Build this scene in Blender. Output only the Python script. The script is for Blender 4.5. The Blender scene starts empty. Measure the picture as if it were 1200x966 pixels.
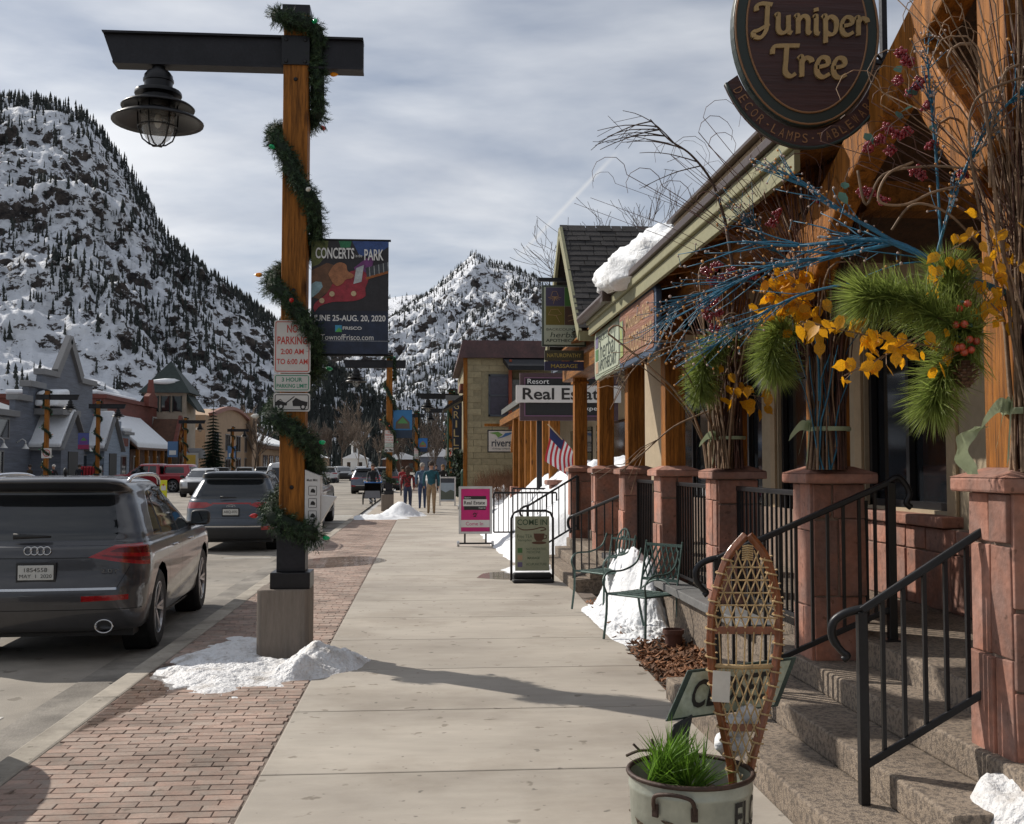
import bpy, bmesh, math, random
import numpy as np
from mathutils import Vector, Matrix, Euler, noise as mnoise
R=math.radians; PI=math.pi
random.seed(7); RNG=np.random.default_rng(7)
sc=bpy.context.scene; COL=sc.collection
# ------------------------------------------------------------------ camera, sky, sun, exposure
FOC=1280.0; CAMZ=1.7; VPX,VPY=500.0,545.0
PITCH=math.atan((VPY-483)/FOC); YAW=math.atan((600-VPX)/math.hypot(FOC,VPY-483))
cam=bpy.data.cameras.new('camera'); camo=bpy.data.objects.new('camera',cam); COL.objects.link(camo)
cam.sensor_fit='HORIZONTAL'; cam.sensor_width=36; cam.lens=36*FOC/1200; cam.clip_start=.05; cam.clip_end=20000
camo.location=(0,0,CAMZ); camo.rotation_euler=(R(90)+PITCH,0,-YAW); sc.camera=camo
SUN_EL=R(36); SX,SY=-.753,.658
w=bpy.data.worlds.new('World'); sc.world=w; w.use_nodes=True
nt=w.node_tree; nt.nodes.clear(); L=nt.links.new
def wn(t,**k):
    n=nt.nodes.new(t)
    for a,b in k.items(): setattr(n,a,b)
    return n
out=wn('ShaderNodeOutputWorld'); bg=wn('ShaderNodeBackground'); bg.inputs[1].default_value=.072
sky=wn('ShaderNodeTexSky',sky_type='NISHITA',sun_disc=False,sun_elevation=SUN_EL,sun_rotation=math.atan2(SX,SY),altitude=2700,air_density=1.1,dust_density=1.2,ozone_density=1.5)
tc=wn('ShaderNodeTexCoord'); sep=wn('ShaderNodeSeparateXYZ'); L(tc.outputs['Generated'],sep.inputs[0])
mz=wn('ShaderNodeMath',operation='MAXIMUM'); L(sep.outputs[2],mz.inputs[0]); mz.inputs[1].default_value=0
ad=wn('ShaderNodeMath',operation='ADD'); L(mz.outputs[0],ad.inputs[0]); ad.inputs[1].default_value=.22
dx=wn('ShaderNodeMath',operation='DIVIDE'); L(sep.outputs[0],dx.inputs[0]); L(ad.outputs[0],dx.inputs[1])
dy=wn('ShaderNodeMath',operation='DIVIDE'); L(sep.outputs[1],dy.inputs[0]); L(ad.outputs[0],dy.inputs[1])
cmb=wn('ShaderNodeCombineXYZ'); L(dx.outputs[0],cmb.inputs[0]); L(dy.outputs[0],cmb.inputs[1])
mp=wn('ShaderNodeMapping'); mp.inputs['Rotation'].default_value=(0,0,R(35)); mp.inputs['Scale'].default_value=(.8,1.25,1); mp.inputs['Location'].default_value=(.9,.35,0)
L(cmb.outputs[0],mp.inputs[0])
n1=wn('ShaderNodeTexNoise'); n1.inputs['Scale'].default_value=1.15; n1.inputs['Detail'].default_value=7; n1.inputs['Roughness'].default_value=.52; n1.inputs['Distortion'].default_value=.25
L(mp.outputs[0],n1.inputs['Vector'])
rp=wn('ShaderNodeValToRGB'); rp.color_ramp.elements[0].position=.34; rp.color_ramp.elements[1].position=.60; rp.color_ramp.elements[0].color=(.16,.16,.16,1); rp.color_ramp.elements[1].color=(.96,.96,.96,1)
L(n1.outputs[0],rp.inputs[0])
n2=wn('ShaderNodeTexNoise'); n2.inputs['Scale'].default_value=1.9; n2.inputs['Detail'].default_value=5; L(mp.outputs[0],n2.inputs['Vector'])
cr=wn('ShaderNodeValToRGB'); cr.color_ramp.elements[0].position=.33; cr.color_ramp.elements[0].color=(6.5,6.9,7.7,1); cr.color_ramp.elements[1].position=.66; cr.color_ramp.elements[1].color=(10.4,10.6,10.9,1)
L(n2.outputs[0],cr.inputs[0])
# forward-scattering cloud: brighter toward the sun, dimmed behind the camera to cut fill light
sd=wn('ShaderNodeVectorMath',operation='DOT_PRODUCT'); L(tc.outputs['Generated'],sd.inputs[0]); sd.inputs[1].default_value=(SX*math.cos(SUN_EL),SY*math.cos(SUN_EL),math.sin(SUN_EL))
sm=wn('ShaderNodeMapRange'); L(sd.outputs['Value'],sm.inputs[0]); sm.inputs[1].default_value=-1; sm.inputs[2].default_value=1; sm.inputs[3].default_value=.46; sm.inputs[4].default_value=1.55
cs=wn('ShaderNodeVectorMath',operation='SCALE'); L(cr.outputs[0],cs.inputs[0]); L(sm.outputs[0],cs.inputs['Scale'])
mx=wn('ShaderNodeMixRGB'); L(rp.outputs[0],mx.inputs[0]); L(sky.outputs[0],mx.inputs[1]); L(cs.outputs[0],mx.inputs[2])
# contrail: a thin straight streak of high cloud
def ray(px,py):
    cp,sp=math.cos(PITCH),math.sin(PITCH); f=Vector((math.sin(YAW)*cp,math.cos(YAW)*cp,sp)); r=Vector((math.cos(YAW),-math.sin(YAW),0)); u=r.cross(f)
    return f+r*((px-600)/FOC)+u*(-(py-483)/FOC)
def at(px,py,z=None,x=None,y=None):
    d=ray(px,py)
    t=(z-CAMZ)/d.z if z is not None else (x/d.x if x is not None else y/d.y)
    return Vector((t*d.x,t*d.y,CAMZ+t*d.z))
c1,c2=ray(722,180).normalized(),ray(604,304).normalized(); cn=c1.cross(c2).normalized(); cm=(c1+c2).normalized()
vd=wn('ShaderNodeVectorMath',operation='DOT_PRODUCT'); L(tc.outputs['Generated'],vd.inputs[0]); vd.inputs[1].default_value=cn
va=wn('ShaderNodeMath',operation='ABSOLUTE'); L(vd.outputs['Value'],va.inputs[0])
vm=wn('ShaderNodeMapRange'); L(va.outputs[0],vm.inputs[0]); vm.inputs[1].default_value=0; vm.inputs[2].default_value=.0028; vm.inputs[3].default_value=.62; vm.inputs[4].default_value=0
ve=wn('ShaderNodeVectorMath',operation='DOT_PRODUCT'); L(tc.outputs['Generated'],ve.inputs[0]); ve.inputs[1].default_value=cm
vf=wn('ShaderNodeMapRange'); L(ve.outputs['Value'],vf.inputs[0]); vf.inputs[1].default_value=.9975; vf.inputs[2].default_value=.9992
vg=wn('ShaderNodeMath',operation='MULTIPLY'); L(vm.outputs[0],vg.inputs[0]); L(vf.outputs[0],vg.inputs[1])
mx2=wn('ShaderNodeMixRGB'); L(vg.outputs[0],mx2.inputs[0]); L(mx.outputs[0],mx2.inputs[1]); mx2.inputs[2].default_value=(11.5,11.6,11.8,1)
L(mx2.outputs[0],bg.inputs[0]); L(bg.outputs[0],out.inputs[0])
sl=bpy.data.lights.new('sun','SUN'); sl.energy=4.8; sl.angle=R(.55); sl.color=(1,.93,.83)
so=bpy.data.objects.new('sun',sl); COL.objects.link(so)
so.rotation_euler=Vector((-SX*math.cos(SUN_EL),-SY*math.cos(SUN_EL),-math.sin(SUN_EL))).to_track_quat('-Z','Y').to_euler()
sc.view_settings.view_transform='Standard'; sc.view_settings.look='None'; sc.view_settings.exposure=-.14; sc.view_settings.gamma=1
sc.render.engine='CYCLES'; cy=sc.cycles; cy.use_denoising=True; cy.max_bounces=6; cy.diffuse_bounces=3; cy.glossy_bounces=3; cy.transmission_bounces=4; cy.transparent_max_bounces=6
cy.use_adaptive_sampling=True; cy.adaptive_threshold=.02; cy.sample_clamp_indirect=6; cy.caustics_reflective=False; cy.caustics_refractive=False
sc.render.use_persistent_data=False
# ------------------------------------------------------------------ helpers
V=Vector
def tag(o,label=None,cat=None,group=None,kind=None):
    if label: o['label']=label
    if cat: o['category']=cat
    if group: o['group']=group
    if kind: o['kind']=kind
    return o
WM={}
def thing(name,label,cat,loc=(0,0,0),group=None,rz=0):
    o=bpy.data.objects.new(name,None); COL.objects.link(o); o.empty_display_size=.1
    o.location=loc; o.rotation_euler=(0,0,rz); WM[o.name]=Matrix.Translation(V(loc))@Matrix.Rotation(rz,4,'Z')
    return tag(o,label,cat,group)
def setparent(o,parent,local=False):
    if parent is None: return
    o.parent=parent
    if not local and parent.name in WM: o.matrix_parent_inverse=WM[parent.name].inverted()
    if parent.name not in WM or local: pass
def sub(o,parent):
    "make o (world coords, identity) a child of a mesh part that has identity world"
    o.parent=parent
class MB:
    def __init__(s): s.v=[]; s.f=[]; s.m=[]
    def add(s,vs,fs,m=0):
        b=len(s.v); s.v.extend([tuple(q) for q in vs]); s.f.extend([tuple(i+b for i in q) for q in fs]); s.m.extend([m]*len(fs)); return s
    def box(s,x0,y0,z0,x1,y1,z1,m=0,taper=0):
        t=taper
        return s.add([(x0,y0,z0),(x1,y0,z0),(x1,y1,z0),(x0,y1,z0),(x0+t,y0+t,z1),(x1-t,y0+t,z1),(x1-t,y1-t,z1),(x0+t,y1-t,z1)],
            [(0,3,2,1),(4,5,6,7),(0,1,5,4),(1,2,6,5),(2,3,7,6),(3,0,4,7)],m)
    def rbox(s,c,size,rot,m=0):
        hx,hy,hz=size[0]/2,size[1]/2,size[2]/2; M=rot.to_matrix() if isinstance(rot,Euler) else rot; c=V(c)
        vs=[c+M@V((a*hx,b*hy,d*hz)) for d in (-1,1) for a,b in ((-1,-1),(1,-1),(1,1),(-1,1))]
        return s.add(vs,[(0,3,2,1),(4,5,6,7),(0,1,5,4),(1,2,6,5),(2,3,7,6),(3,0,4,7)],m)
    def beam(s,a,b,wd,ht,m=0,up=(0,0,1)):
        a,b=V(a),V(b); d=(b-a); l=d.length; d.normalize(); u=V(up)
        if abs(d.dot(u))>.98: u=V((0,1,0))
        r=d.cross(u).normalized(); u=r.cross(d); M=Matrix((r,d,u)).transposed()
        return s.rbox((a+b)/2,(wd,l,ht),M,m)
    def tube(s,pts,r,n=6,m=0,cap=True):
        pts=[V(p) for p in pts]; k=len(pts); rs=r if isinstance(r,(list,tuple)) else [r]*k
        b=len(s.v); prev=None
        for i,p in enumerate(pts):
            d=(pts[min(i+1,k-1)]-pts[max(i-1,0)])
            if d.length<1e-9: d=V((0,0,1))
            d.normalize()
            if prev is None:
                u=V((0,0,1)) if abs(d.z)<.9 else V((1,0,0)); a=d.cross(u).normalized()
            else:
                a=(prev-d*prev.dot(d))
                a=a.normalized() if a.length>1e-6 else d.orthogonal().normalized()
            prev=a; c=d.cross(a)
            for j in range(n):
                t=2*PI*j/n; s.v.append(tuple(p+(a*math.cos(t)+c*math.sin(t))*rs[i]))
        for i in range(k-1):
            for j in range(n):
                s.f.append((b+i*n+j,b+i*n+(j+1)%n,b+(i+1)*n+(j+1)%n,b+(i+1)*n+j)); s.m.append(m)
        if cap and n>2:
            s.f.append(tuple(b+j for j in reversed(range(n)))); s.m.append(m)
            s.f.append(tuple(b+(k-1)*n+j for j in range(n))); s.m.append(m)
        return s
    def lathe(s,prof,n=20,c=(0,0,0),M=None,m=0,a0=0,a1=2*PI):
        c=V(c); b=len(s.v); full=abs(a1-a0-2*PI)<1e-6; k=n if full else n+1
        for (r,z) in prof:
            for j in range(k):
                t=a0+(a1-a0)*j/n; p=V((r*math.cos(t),r*math.sin(t),z))
                s.v.append(tuple(c+(M@p if M else p)))
        for i in range(len(prof)-1):
            for j in range(n):
                j2=(j+1)%k
                s.f.append((b+i*k+j,b+i*k+j2,b+(i+1)*k+j2,b+(i+1)*k+j)); s.m.append(m)
        return s
    def prism(s,poly,vec,m=0):
        n=len(poly); vec=V(vec); P=[V(p) for p in poly]
        return s.add(P+[p+vec for p in P],[tuple(reversed(range(n))),tuple(range(n,2*n))]+[(i,(i+1)%n,(i+1)%n+n,i+n) for i in range(n)],m)
    def poly(s,pts,m=0): return s.add(pts,[tuple(range(len(pts)))],m)
    def grid(s,fn,nu,nv,m=0,closeu=False):
        b=len(s.v)
        for i in range(nu):
            for j in range(nv): s.v.append(tuple(fn(i,j)))
        for i in range(nu if closeu else nu-1):
            for j in range(nv-1):
                i2=(i+1)%nu; s.f.append((b+i*nv+j,b+i2*nv+j,b+i2*nv+j+1,b+i*nv+j+1)); s.m.append(m)
        return s
    def blob(s,c,r,seg=8,rings=6,m=0,amp=0,sd=0,fs=2.0):
        c=V(c); r=V((r,r,r)) if isinstance(r,(int,float)) else V(r)
        def fn(i,j):
            a=2*PI*i/seg; t=PI*j/(rings-1); d=V((math.sin(t)*math.cos(a),math.sin(t)*math.sin(a),math.cos(t)))
            k=1+(amp*mnoise.noise(d*fs+V((sd,sd*.7,sd*1.3))) if amp else 0)
            return c+V((d.x*r.x,d.y*r.y,d.z*r.z))*k
        return s.grid(fn,seg,rings,m,True)
    def mesh(s,name='mesh'):
        me=bpy.data.meshes.new(name); me.from_pydata(s.v,[],s.f); me.update(); return me
    def build(s,name,mats,parent=None,smooth=False,bevel=0,local=False,seg=2,kind=None,fix=False):
        mk_=getattr(s,'marks',[])
        if len(mk_)>1 and name.endswith('lettering') and mk_[0]==(0,0) and len(s.v)<60000:
            if name=='lettering' and parent is not None and len(mk_)<12:
                mk_=mk_+[(len(s.v),len(s.f))]; o=None
                for (v0,f0),(v1,f1) in zip(mk_,mk_[1:]):
                    q=MB(); q.v=s.v[v0:v1]; q.f=[tuple(i-v0 for i in f) for f in s.f[f0:f1]]; q.m=s.m[f0:f1]; o=q.build(name,mats,parent,smooth,bevel,local)
                return o
        me=s.mesh(name)
        mats=mats if isinstance(mats,(list,tuple)) else [mats]
        for q in mats: me.materials.append(q)
        if len(mats)>1: me.polygons.foreach_set('material_index',s.m)
        if smooth: me.polygons.foreach_set('use_smooth',[True]*len(me.polygons))
        if fix:
            bm=bmesh.new(); bm.from_mesh(me); bmesh.ops.recalc_face_normals(bm,faces=bm.faces); bm.to_mesh(me); bm.free()
        if smooth=='auto':
            me.set_sharp_from_angle(angle=R(38))
        o=bpy.data.objects.new(name,me); COL.objects.link(o)
        if bevel:
            bv=o.modifiers.new('bevel','BEVEL'); bv.width=bevel; bv.segments=seg; bv.limit_method='ANGLE'; bv.angle_limit=R(40)
        if parent is not None:
            if parent.type=='EMPTY': setparent(o,parent,local)
            else:
                o.parent=parent
                if not local: o.matrix_parent_inverse=MWof(parent).inverted()
        if kind: o['kind']=kind
        return o
def MWof(o):
    "world matrix without a depsgraph update"
    if o.parent is None: return Matrix.LocRotScale(o.location,o.rotation_euler,o.scale)
    return MWof(o.parent)@o.matrix_parent_inverse@Matrix.LocRotScale(o.location,o.rotation_euler,o.scale)
def copy_tree(root,loc,rz=0,label=None,group=None,scale=None,swap=None):
    def cp(o,par):
        c=o.copy(); COL.objects.link(c); c.parent=par
        if par is not None: c.matrix_parent_inverse=o.matrix_parent_inverse.copy()
        if swap and o.type=='MESH' and o.data.materials and o.data.materials[0] and o.data.materials[0].name in swap:
            c.data=o.data.copy(); c.data.materials[0]=swap[o.data.materials[0].name]
        for ch in list(o.children): cp(ch,c)
        return c
    r=cp(root,None); r.location=loc; r.rotation_euler=(0,0,rz); WM[r.name]=Matrix.Translation(V(loc))@Matrix.Rotation(rz,4,'Z')
    if scale: r.scale=(scale,)*3
    if label: r['label']=label
    if group: r['group']=group
    return r
# ---- materials
MATS={}
def M(name,col,rough=.65,metal=0,var=.18,scale=6,bump=.15,bscale=40,col2=None,fac=(.45,.6),rand=0,spec=.5,stretch=None,coat=0,trans=0,emit=0,dist=.02,det=4,alpha=1):
    if name in MATS: return MATS[name]
    m=bpy.data.materials.new(name); m.use_nodes=True; t=m.node_tree; N=t.nodes; l=t.links.new
    b=N['Principled BSDF']; b.inputs['Roughness'].default_value=rough; b.inputs['Metallic'].default_value=metal; b.inputs['Specular IOR Level'].default_value=spec
    if coat: b.inputs['Coat Weight'].default_value=coat; b.inputs['Coat Roughness'].default_value=.04
    if trans: b.inputs['Transmission Weight'].default_value=trans
    if alpha<1: b.inputs['Alpha'].default_value=alpha
    c=N.new('ShaderNodeTexCoord'); src=c.outputs['Object']
    if stretch:
        mpn=N.new('ShaderNodeMapping'); mpn.inputs['Scale'].default_value=stretch; l(src,mpn.inputs[0]); src=mpn.outputs[0]
    if rand:
        oi=N.new('ShaderNodeObjectInfo'); vm=N.new('ShaderNodeVectorMath'); vm.operation='ADD'; sc_=N.new('ShaderNodeVectorMath'); sc_.operation='SCALE'; cx=N.new('ShaderNodeCombineXYZ')
        for i in range(3): l(oi.outputs['Random'],cx.inputs[i])
        l(cx.outputs[0],sc_.inputs[0]); sc_.inputs['Scale'].default_value=40; l(src,vm.inputs[0]); l(sc_.outputs[0],vm.inputs[1]); src=vm.outputs[0]
    n=N.new('ShaderNodeTexNoise'); n.inputs['Scale'].default_value=scale; n.inputs['Detail'].default_value=det; n.inputs['Roughness'].default_value=.6; l(src,n.inputs['Vector'])
    r=N.new('ShaderNodeValToRGB'); r.color_ramp.elements[0].position=.3 if not col2 else fac[0]; r.color_ramp.elements[1].position=.7 if not col2 else fac[1]
    ca=tuple(max(0,q*(1-var)) for q in col); cb=col2 if col2 else tuple(min(1,q*(1+var)) for q in col)
    if col2: ca=tuple(col)
    r.color_ramp.elements[0].color=(*ca,1); r.color_ramp.elements[1].color=(*cb,1); l(n.outputs[0],r.inputs[0]); colout=r.outputs[0]
    if var and col2 is None or col2:
        n3=N.new('ShaderNodeTexNoise'); n3.inputs['Scale'].default_value=scale*7; n3.inputs['Detail'].default_value=3; l(src,n3.inputs['Vector'])
        mr=N.new('ShaderNodeMapRange'); mr.inputs[1].default_value=.25; mr.inputs[2].default_value=.75; mr.inputs[3].default_value=1-var*.7; mr.inputs[4].default_value=1+var*.7; l(n3.outputs[0],mr.inputs[0])
        ml=N.new('ShaderNodeVectorMath'); ml.operation='SCALE'; l(colout,ml.inputs[0]); l(mr.outputs[0],ml.inputs['Scale']); colout=ml.outputs[0]
    if rand:
        mr2=N.new('ShaderNodeMapRange'); mr2.inputs[3].default_value=1-rand; mr2.inputs[4].default_value=1+rand; l(oi.outputs['Random'],mr2.inputs[0])
        ml2=N.new('ShaderNodeVectorMath'); ml2.operation='SCALE'; l(colout,ml2.inputs[0]); l(mr2.outputs[0],ml2.inputs['Scale']); colout=ml2.outputs[0]
    l(colout,b.inputs['Base Color'])
    if emit: l(colout,b.inputs['Emission Color']); b.inputs['Emission Strength'].default_value=emit
    if bump:
        nb=N.new('ShaderNodeTexNoise'); nb.inputs['Scale'].default_value=bscale; nb.inputs['Detail'].default_value=5; l(src,nb.inputs['Vector'])
        bp=N.new('ShaderNodeBump'); bp.inputs['Strength'].default_value=bump; bp.inputs['Distance'].default_value=dist; l(nb.outputs[0],bp.inputs['Height']); l(bp.outputs[0],b.inputs['Normal'])
    MATS[name]=m; return m
def stain(m,scale=.8,lo=.72,hi=1.05,p0=.36,p1=.56,spots=0):
    "uneven dirt and damp laid over a surface in world space"
    t=m.node_tree; b=t.nodes['Principled BSDF']; src=b.inputs['Base Color'].links[0].from_socket; N=t.nodes; l=t.links.new
    g=N.new('ShaderNodeNewGeometry'); n=N.new('ShaderNodeTexNoise'); n.inputs['Scale'].default_value=scale; n.inputs['Detail'].default_value=6; n.inputs['Roughness'].default_value=.62; l(g.outputs['Position'],n.inputs['Vector'])
    r=N.new('ShaderNodeValToRGB'); r.color_ramp.elements[0].position=p0; r.color_ramp.elements[1].position=p1; r.color_ramp.elements[0].color=(lo,lo*.98,lo*.96,1); r.color_ramp.elements[1].color=(hi,hi,hi,1); l(n.outputs[0],r.inputs[0])
    m1=N.new('ShaderNodeMixRGB'); m1.blend_type='MULTIPLY'; m1.inputs[0].default_value=1; l(src,m1.inputs[1]); l(r.outputs[0],m1.inputs[2]); out_=m1.outputs[0]
    if spots:
        n2=N.new('ShaderNodeTexNoise'); n2.inputs['Scale'].default_value=spots; n2.inputs['Detail'].default_value=3; l(g.outputs['Position'],n2.inputs['Vector']); r2=N.new('ShaderNodeValToRGB'); r2.color_ramp.elements[0].position=.66; r2.color_ramp.elements[1].position=.70; r2.color_ramp.elements[0].color=(1,1,1,1); r2.color_ramp.elements[1].color=(.6,.58,.55,1); l(n2.outputs[0],r2.inputs[0])
        m2=N.new('ShaderNodeMixRGB'); m2.blend_type='MULTIPLY'; m2.inputs[0].default_value=1; l(out_,m2.inputs[1]); l(r2.outputs[0],m2.inputs[2]); out_=m2.outputs[0]
    l(out_,b.inputs['Base Color']); return m
def translucent(m,f=.45):
    t=m.node_tree; b=t.nodes['Principled BSDF']; o=t.nodes['Material Output']; tr=t.nodes.new('ShaderNodeBsdfTranslucent'); mx_=t.nodes.new('ShaderNodeMixShader'); mx_.inputs[0].default_value=f
    t.links.new(b.inputs['Base Color'].links[0].from_socket,tr.inputs[0]); t.links.new(b.outputs[0],mx_.inputs[1]); t.links.new(tr.outputs[0],mx_.inputs[2]); t.links.new(mx_.outputs[0],o.inputs[0]); return m
def plain(name,col,rough=.6,metal=0,**k): return M(name,col,rough,metal,var=.06,bump=0,**k)
def woodify(m,stretch,dark=.35,sc=1.0):
    "drying cracks, dark grain streaks and knots"
    t=m.node_tree; b=t.nodes['Principled BSDF']; src=b.inputs['Base Color'].links[0].from_socket; N=t.nodes; l=t.links.new
    c=N.new('ShaderNodeTexCoord'); mp_=N.new('ShaderNodeMapping'); mp_.inputs['Scale'].default_value=stretch; l(c.outputs['Object'],mp_.inputs[0])
    n=N.new('ShaderNodeTexNoise'); n.inputs['Scale'].default_value=3.2*sc; n.inputs['Detail'].default_value=8; n.inputs['Roughness'].default_value=.7; n.inputs['Distortion'].default_value=.6; l(mp_.outputs[0],n.inputs['Vector'])
    r=N.new('ShaderNodeValToRGB'); r.color_ramp.elements[0].position=.36; r.color_ramp.elements[1].position=.52; r.color_ramp.elements[0].color=(dark,dark*.85,dark*.75,1); r.color_ramp.elements[1].color=(1.08,1.04,1.0,1); l(n.outputs[0],r.inputs[0])
    v=N.new('ShaderNodeTexVoronoi'); v.inputs['Scale'].default_value=1.0; mp2=N.new('ShaderNodeMapping'); mp2.inputs['Scale'].default_value=tuple(q**.35*1.5 for q in stretch); l(c.outputs['Object'],mp2.inputs[0]); l(mp2.outputs[0],v.inputs['Vector'])
    r2=N.new('ShaderNodeValToRGB'); r2.color_ramp.elements[0].position=.05; r2.color_ramp.elements[1].position=.14; r2.color_ramp.elements[0].color=(.22,.17,.13,1); r2.color_ramp.elements[1].color=(1,1,1,1); l(v.outputs['Distance'],r2.inputs[0])
    m1=N.new('ShaderNodeMixRGB'); m1.blend_type='MULTIPLY'; m1.inputs[0].default_value=.8; l(src,m1.inputs[1]); l(r.outputs[0],m1.inputs[2]); m2=N.new('ShaderNodeMixRGB'); m2.blend_type='MULTIPLY'; m2.inputs[0].default_value=.9; l(m1.outputs[0],m2.inputs[1]); l(r2.outputs[0],m2.inputs[2]); l(m2.outputs[0],b.inputs['Base Color'])
    bp=N.new('ShaderNodeBump'); bp.inputs['Strength'].default_value=.5; bp.inputs['Distance'].default_value=.006; l(r.outputs[0],bp.inputs['Height']); l(bp.outputs[0],b.inputs['Normal']); b.inputs['Roughness'].default_value=.6
# ---- text: all strings are turned into meshes once, up front
TX={}
def make_texts(strs):
    obs=[]
    for key in strs:
        s,off=key
        c=bpy.data.curves.new('t','FONT'); c.body=s; c.size=1; c.offset=off; c.resolution_u=3; c.align_x='LEFT'
        o=bpy.data.objects.new('t',c); COL.objects.link(o); obs.append((key,o,c))
    dg=bpy.context.evaluated_depsgraph_get(); dg.update()
    for key,o,c in obs:
        me=bpy.data.meshes.new_from_object(o.evaluated_get(dg)); 
        vs=[v.co.copy() for v in me.vertices]; fs=[tuple(p.vertices) for p in me.polygons]
        xs=[v.x for v in vs]; ys=[v.y for v in vs]
        TX[key]=(vs,fs,min(xs),max(xs),min(ys),max(ys)); bpy.data.meshes.remove(me); bpy.data.objects.remove(o); bpy.data.curves.remove(c)
def text(mb,s,org,rt,up,width,height,off=0.0,m=0,shear=0):
    "centre of the string at org; ink box scaled to width x height"
    vs,fs,x0,x1,y0,y1=TX[(s,off)]; rt,up,org=V(rt).normalized(),V(up).normalized(),V(org)
    nrm=rt.cross(up)
    P=[org+rt*(((v.x-x0)/(x1-x0)-.5)*width+shear*((v.y-y0)/(y1-y0)-.5)*height)+up*(((v.y-y0)/(y1-y0)-.5)*height) for v in vs]
    mb.marks=getattr(mb,'marks',[])+[(len(mb.v),len(mb.f))]; mb.add(P,fs,m); return mb
def jit(a): return random.uniform(-a,a)
def cr_spline(P,n):
    "Catmull-Rom through points, n steps a span"
    P=[V(p) for p in P]; o=[]
    for i in range(len(P)-1):
        p0,p1,p2,p3=P[max(i-1,0)],P[i],P[i+1],P[min(i+2,len(P)-1)]
        for k in range(n):
            t=k/n; o.append(.5*((2*p1)+(p2-p0)*t+(2*p0-5*p1+4*p2-p3)*t*t+(3*p1-p0-3*p2+p3)*t**3))
    o.append(P[-1]); return o
B0,B1=0.0,0.018
make_texts([(s,B1) for s in ("NO","PARKING","2:00 AM","TO 6:00 AM","3 HOUR","PARKING LIMIT","CONCERTS","PARK","JUNE 25-AUG. 20, 2020","FRISCO","Real Estate","NATUROPATHY","MASSAGE","rivers","GRILLE","COME IN","CLOSED","FLOUR","2.0T","DECOR","LAMPS","TABLEWARE","APOTHECARY","Mutt Mitt","WOODEN TOYS","Mountain Side","BACKCOUNTRY","ZEST")]
 +[(s,B0) for s in ("TownofFrisco.com","in the","Resort","Experts","herbal","BACKCOUNTRY","APOTHECARY","Free TEA","Samples","NATUROPATHIC","MEDICINE","ACUPUNCTURE","Come In","1854558","MAY  1  2020","clothing company","KIA","ABQ-070","x","D","E","C","O","R","L","A","M","P","S","T","B","W","-","G","I","30","25")])
# ---- shared materials
M_black=M('black_metal',(.012,.012,.014),.38,.3,var=.2,bump=.05,bscale=120)
M_darksteel=M('dark_steel',(.016,.016,.02),.5,.4,var=.25,bump=.08,bscale=60)
M_wood=M('stained_timber',(.27,.105,.018),.5,spec=.2,var=.4,scale=2.2,bump=.3,bscale=9,stretch=(9,9,.7),dist=.006)
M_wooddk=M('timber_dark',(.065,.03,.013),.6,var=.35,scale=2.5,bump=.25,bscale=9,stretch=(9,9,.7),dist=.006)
M_woodh=M('timber_along',(.22,.09,.018),.5,spec=.2,var=.4,scale=2.2,bump=.3,bscale=9,stretch=(9,.7,9),dist=.006)
woodify(M_wood,(11,11,.55)); woodify(M_woodh,(11,.55,11)); woodify(M_wooddk,(11,11,.55))
M_snow=M('snow',(.80,.82,.85),.75,var=.05,scale=3,bump=.55,bscale=22,spec=.3,dist=.03)
M_snowdirty=M('trodden_snow',(.74,.74,.75),.6,scale=5,bump=.8,bscale=34,col2=(.36,.32,.28),fac=(.50,.76),var=.06,dist=.03)
M_white=plain('white_paint',(.75,.75,.73),.5)
M_glassdk=M('dark_glass',(.012,.014,.017),.06,var=.1,bump=0,spec=.7)
M_concrete=M('cast_concrete',(.20,.165,.135),.85,var=.16,scale=3,bump=.3,bscale=60,stretch=(9,9,.8),dist=.008)
M_ink=plain('dark_ink',(.015,.013,.012),.6)
M_rubber=M('rubber',(.018,.018,.019),.75,var=.2,bump=.1,bscale=80)
# ================================================================== SETTING
def island_rand(m,amount):
    "per-piece tint for pieces joined in one mesh"
    t=m.node_tree; b=t.nodes['Principled BSDF']; src=b.inputs['Base Color'].links[0].from_socket
    g=t.nodes.new('ShaderNodeNewGeometry'); mr=t.nodes.new('ShaderNodeMapRange'); mr.inputs[3].default_value=1-amount; mr.inputs[4].default_value=1+amount
    t.links.new(g.outputs['Random Per Island'],mr.inputs[0]); s=t.nodes.new('ShaderNodeVectorMath'); s.operation='SCALE'
    t.links.new(src,s.inputs[0]); t.links.new(mr.outputs[0],s.inputs['Scale']); t.links.new(s.outputs[0],b.inputs['Base Color']); return m
def sheet(name,pts,mat,z,kind='structure',parent=None):
    mb=MB(); mb.poly([(p[0],p[1],z) for p in pts]); o=mb.build(name,mat,parent)
    if kind: o['kind']=kind
    return o
KX=-2.25      # street-side kerb edge of the pavement
M_ground=M('valley_ground',(.42,.42,.42),.9,scale=.03,col2=(.20,.17,.14),fac=(.48,.6),var=.2,bump=.3,bscale=.5)
sheet('ground',[(-7000,-300),(7000,-300),(7000,9000),(-7000,9000)],M_ground,-.16)
M_road=M('worn_road',(.285,.255,.215),.85,scale=.55,col2=(.22,.20,.172),fac=(.38,.66),var=.16,bump=.35,bscale=70,dist=.008)
sheet('road',[(-20.4,-40),(KX-.2,-40),(KX-.2,500),(-20.4,500)],M_road,-.10)
M_stripe=M('road_paint',(.55,.54,.50),.7,var=.2,scale=12,bump=.1)
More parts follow.
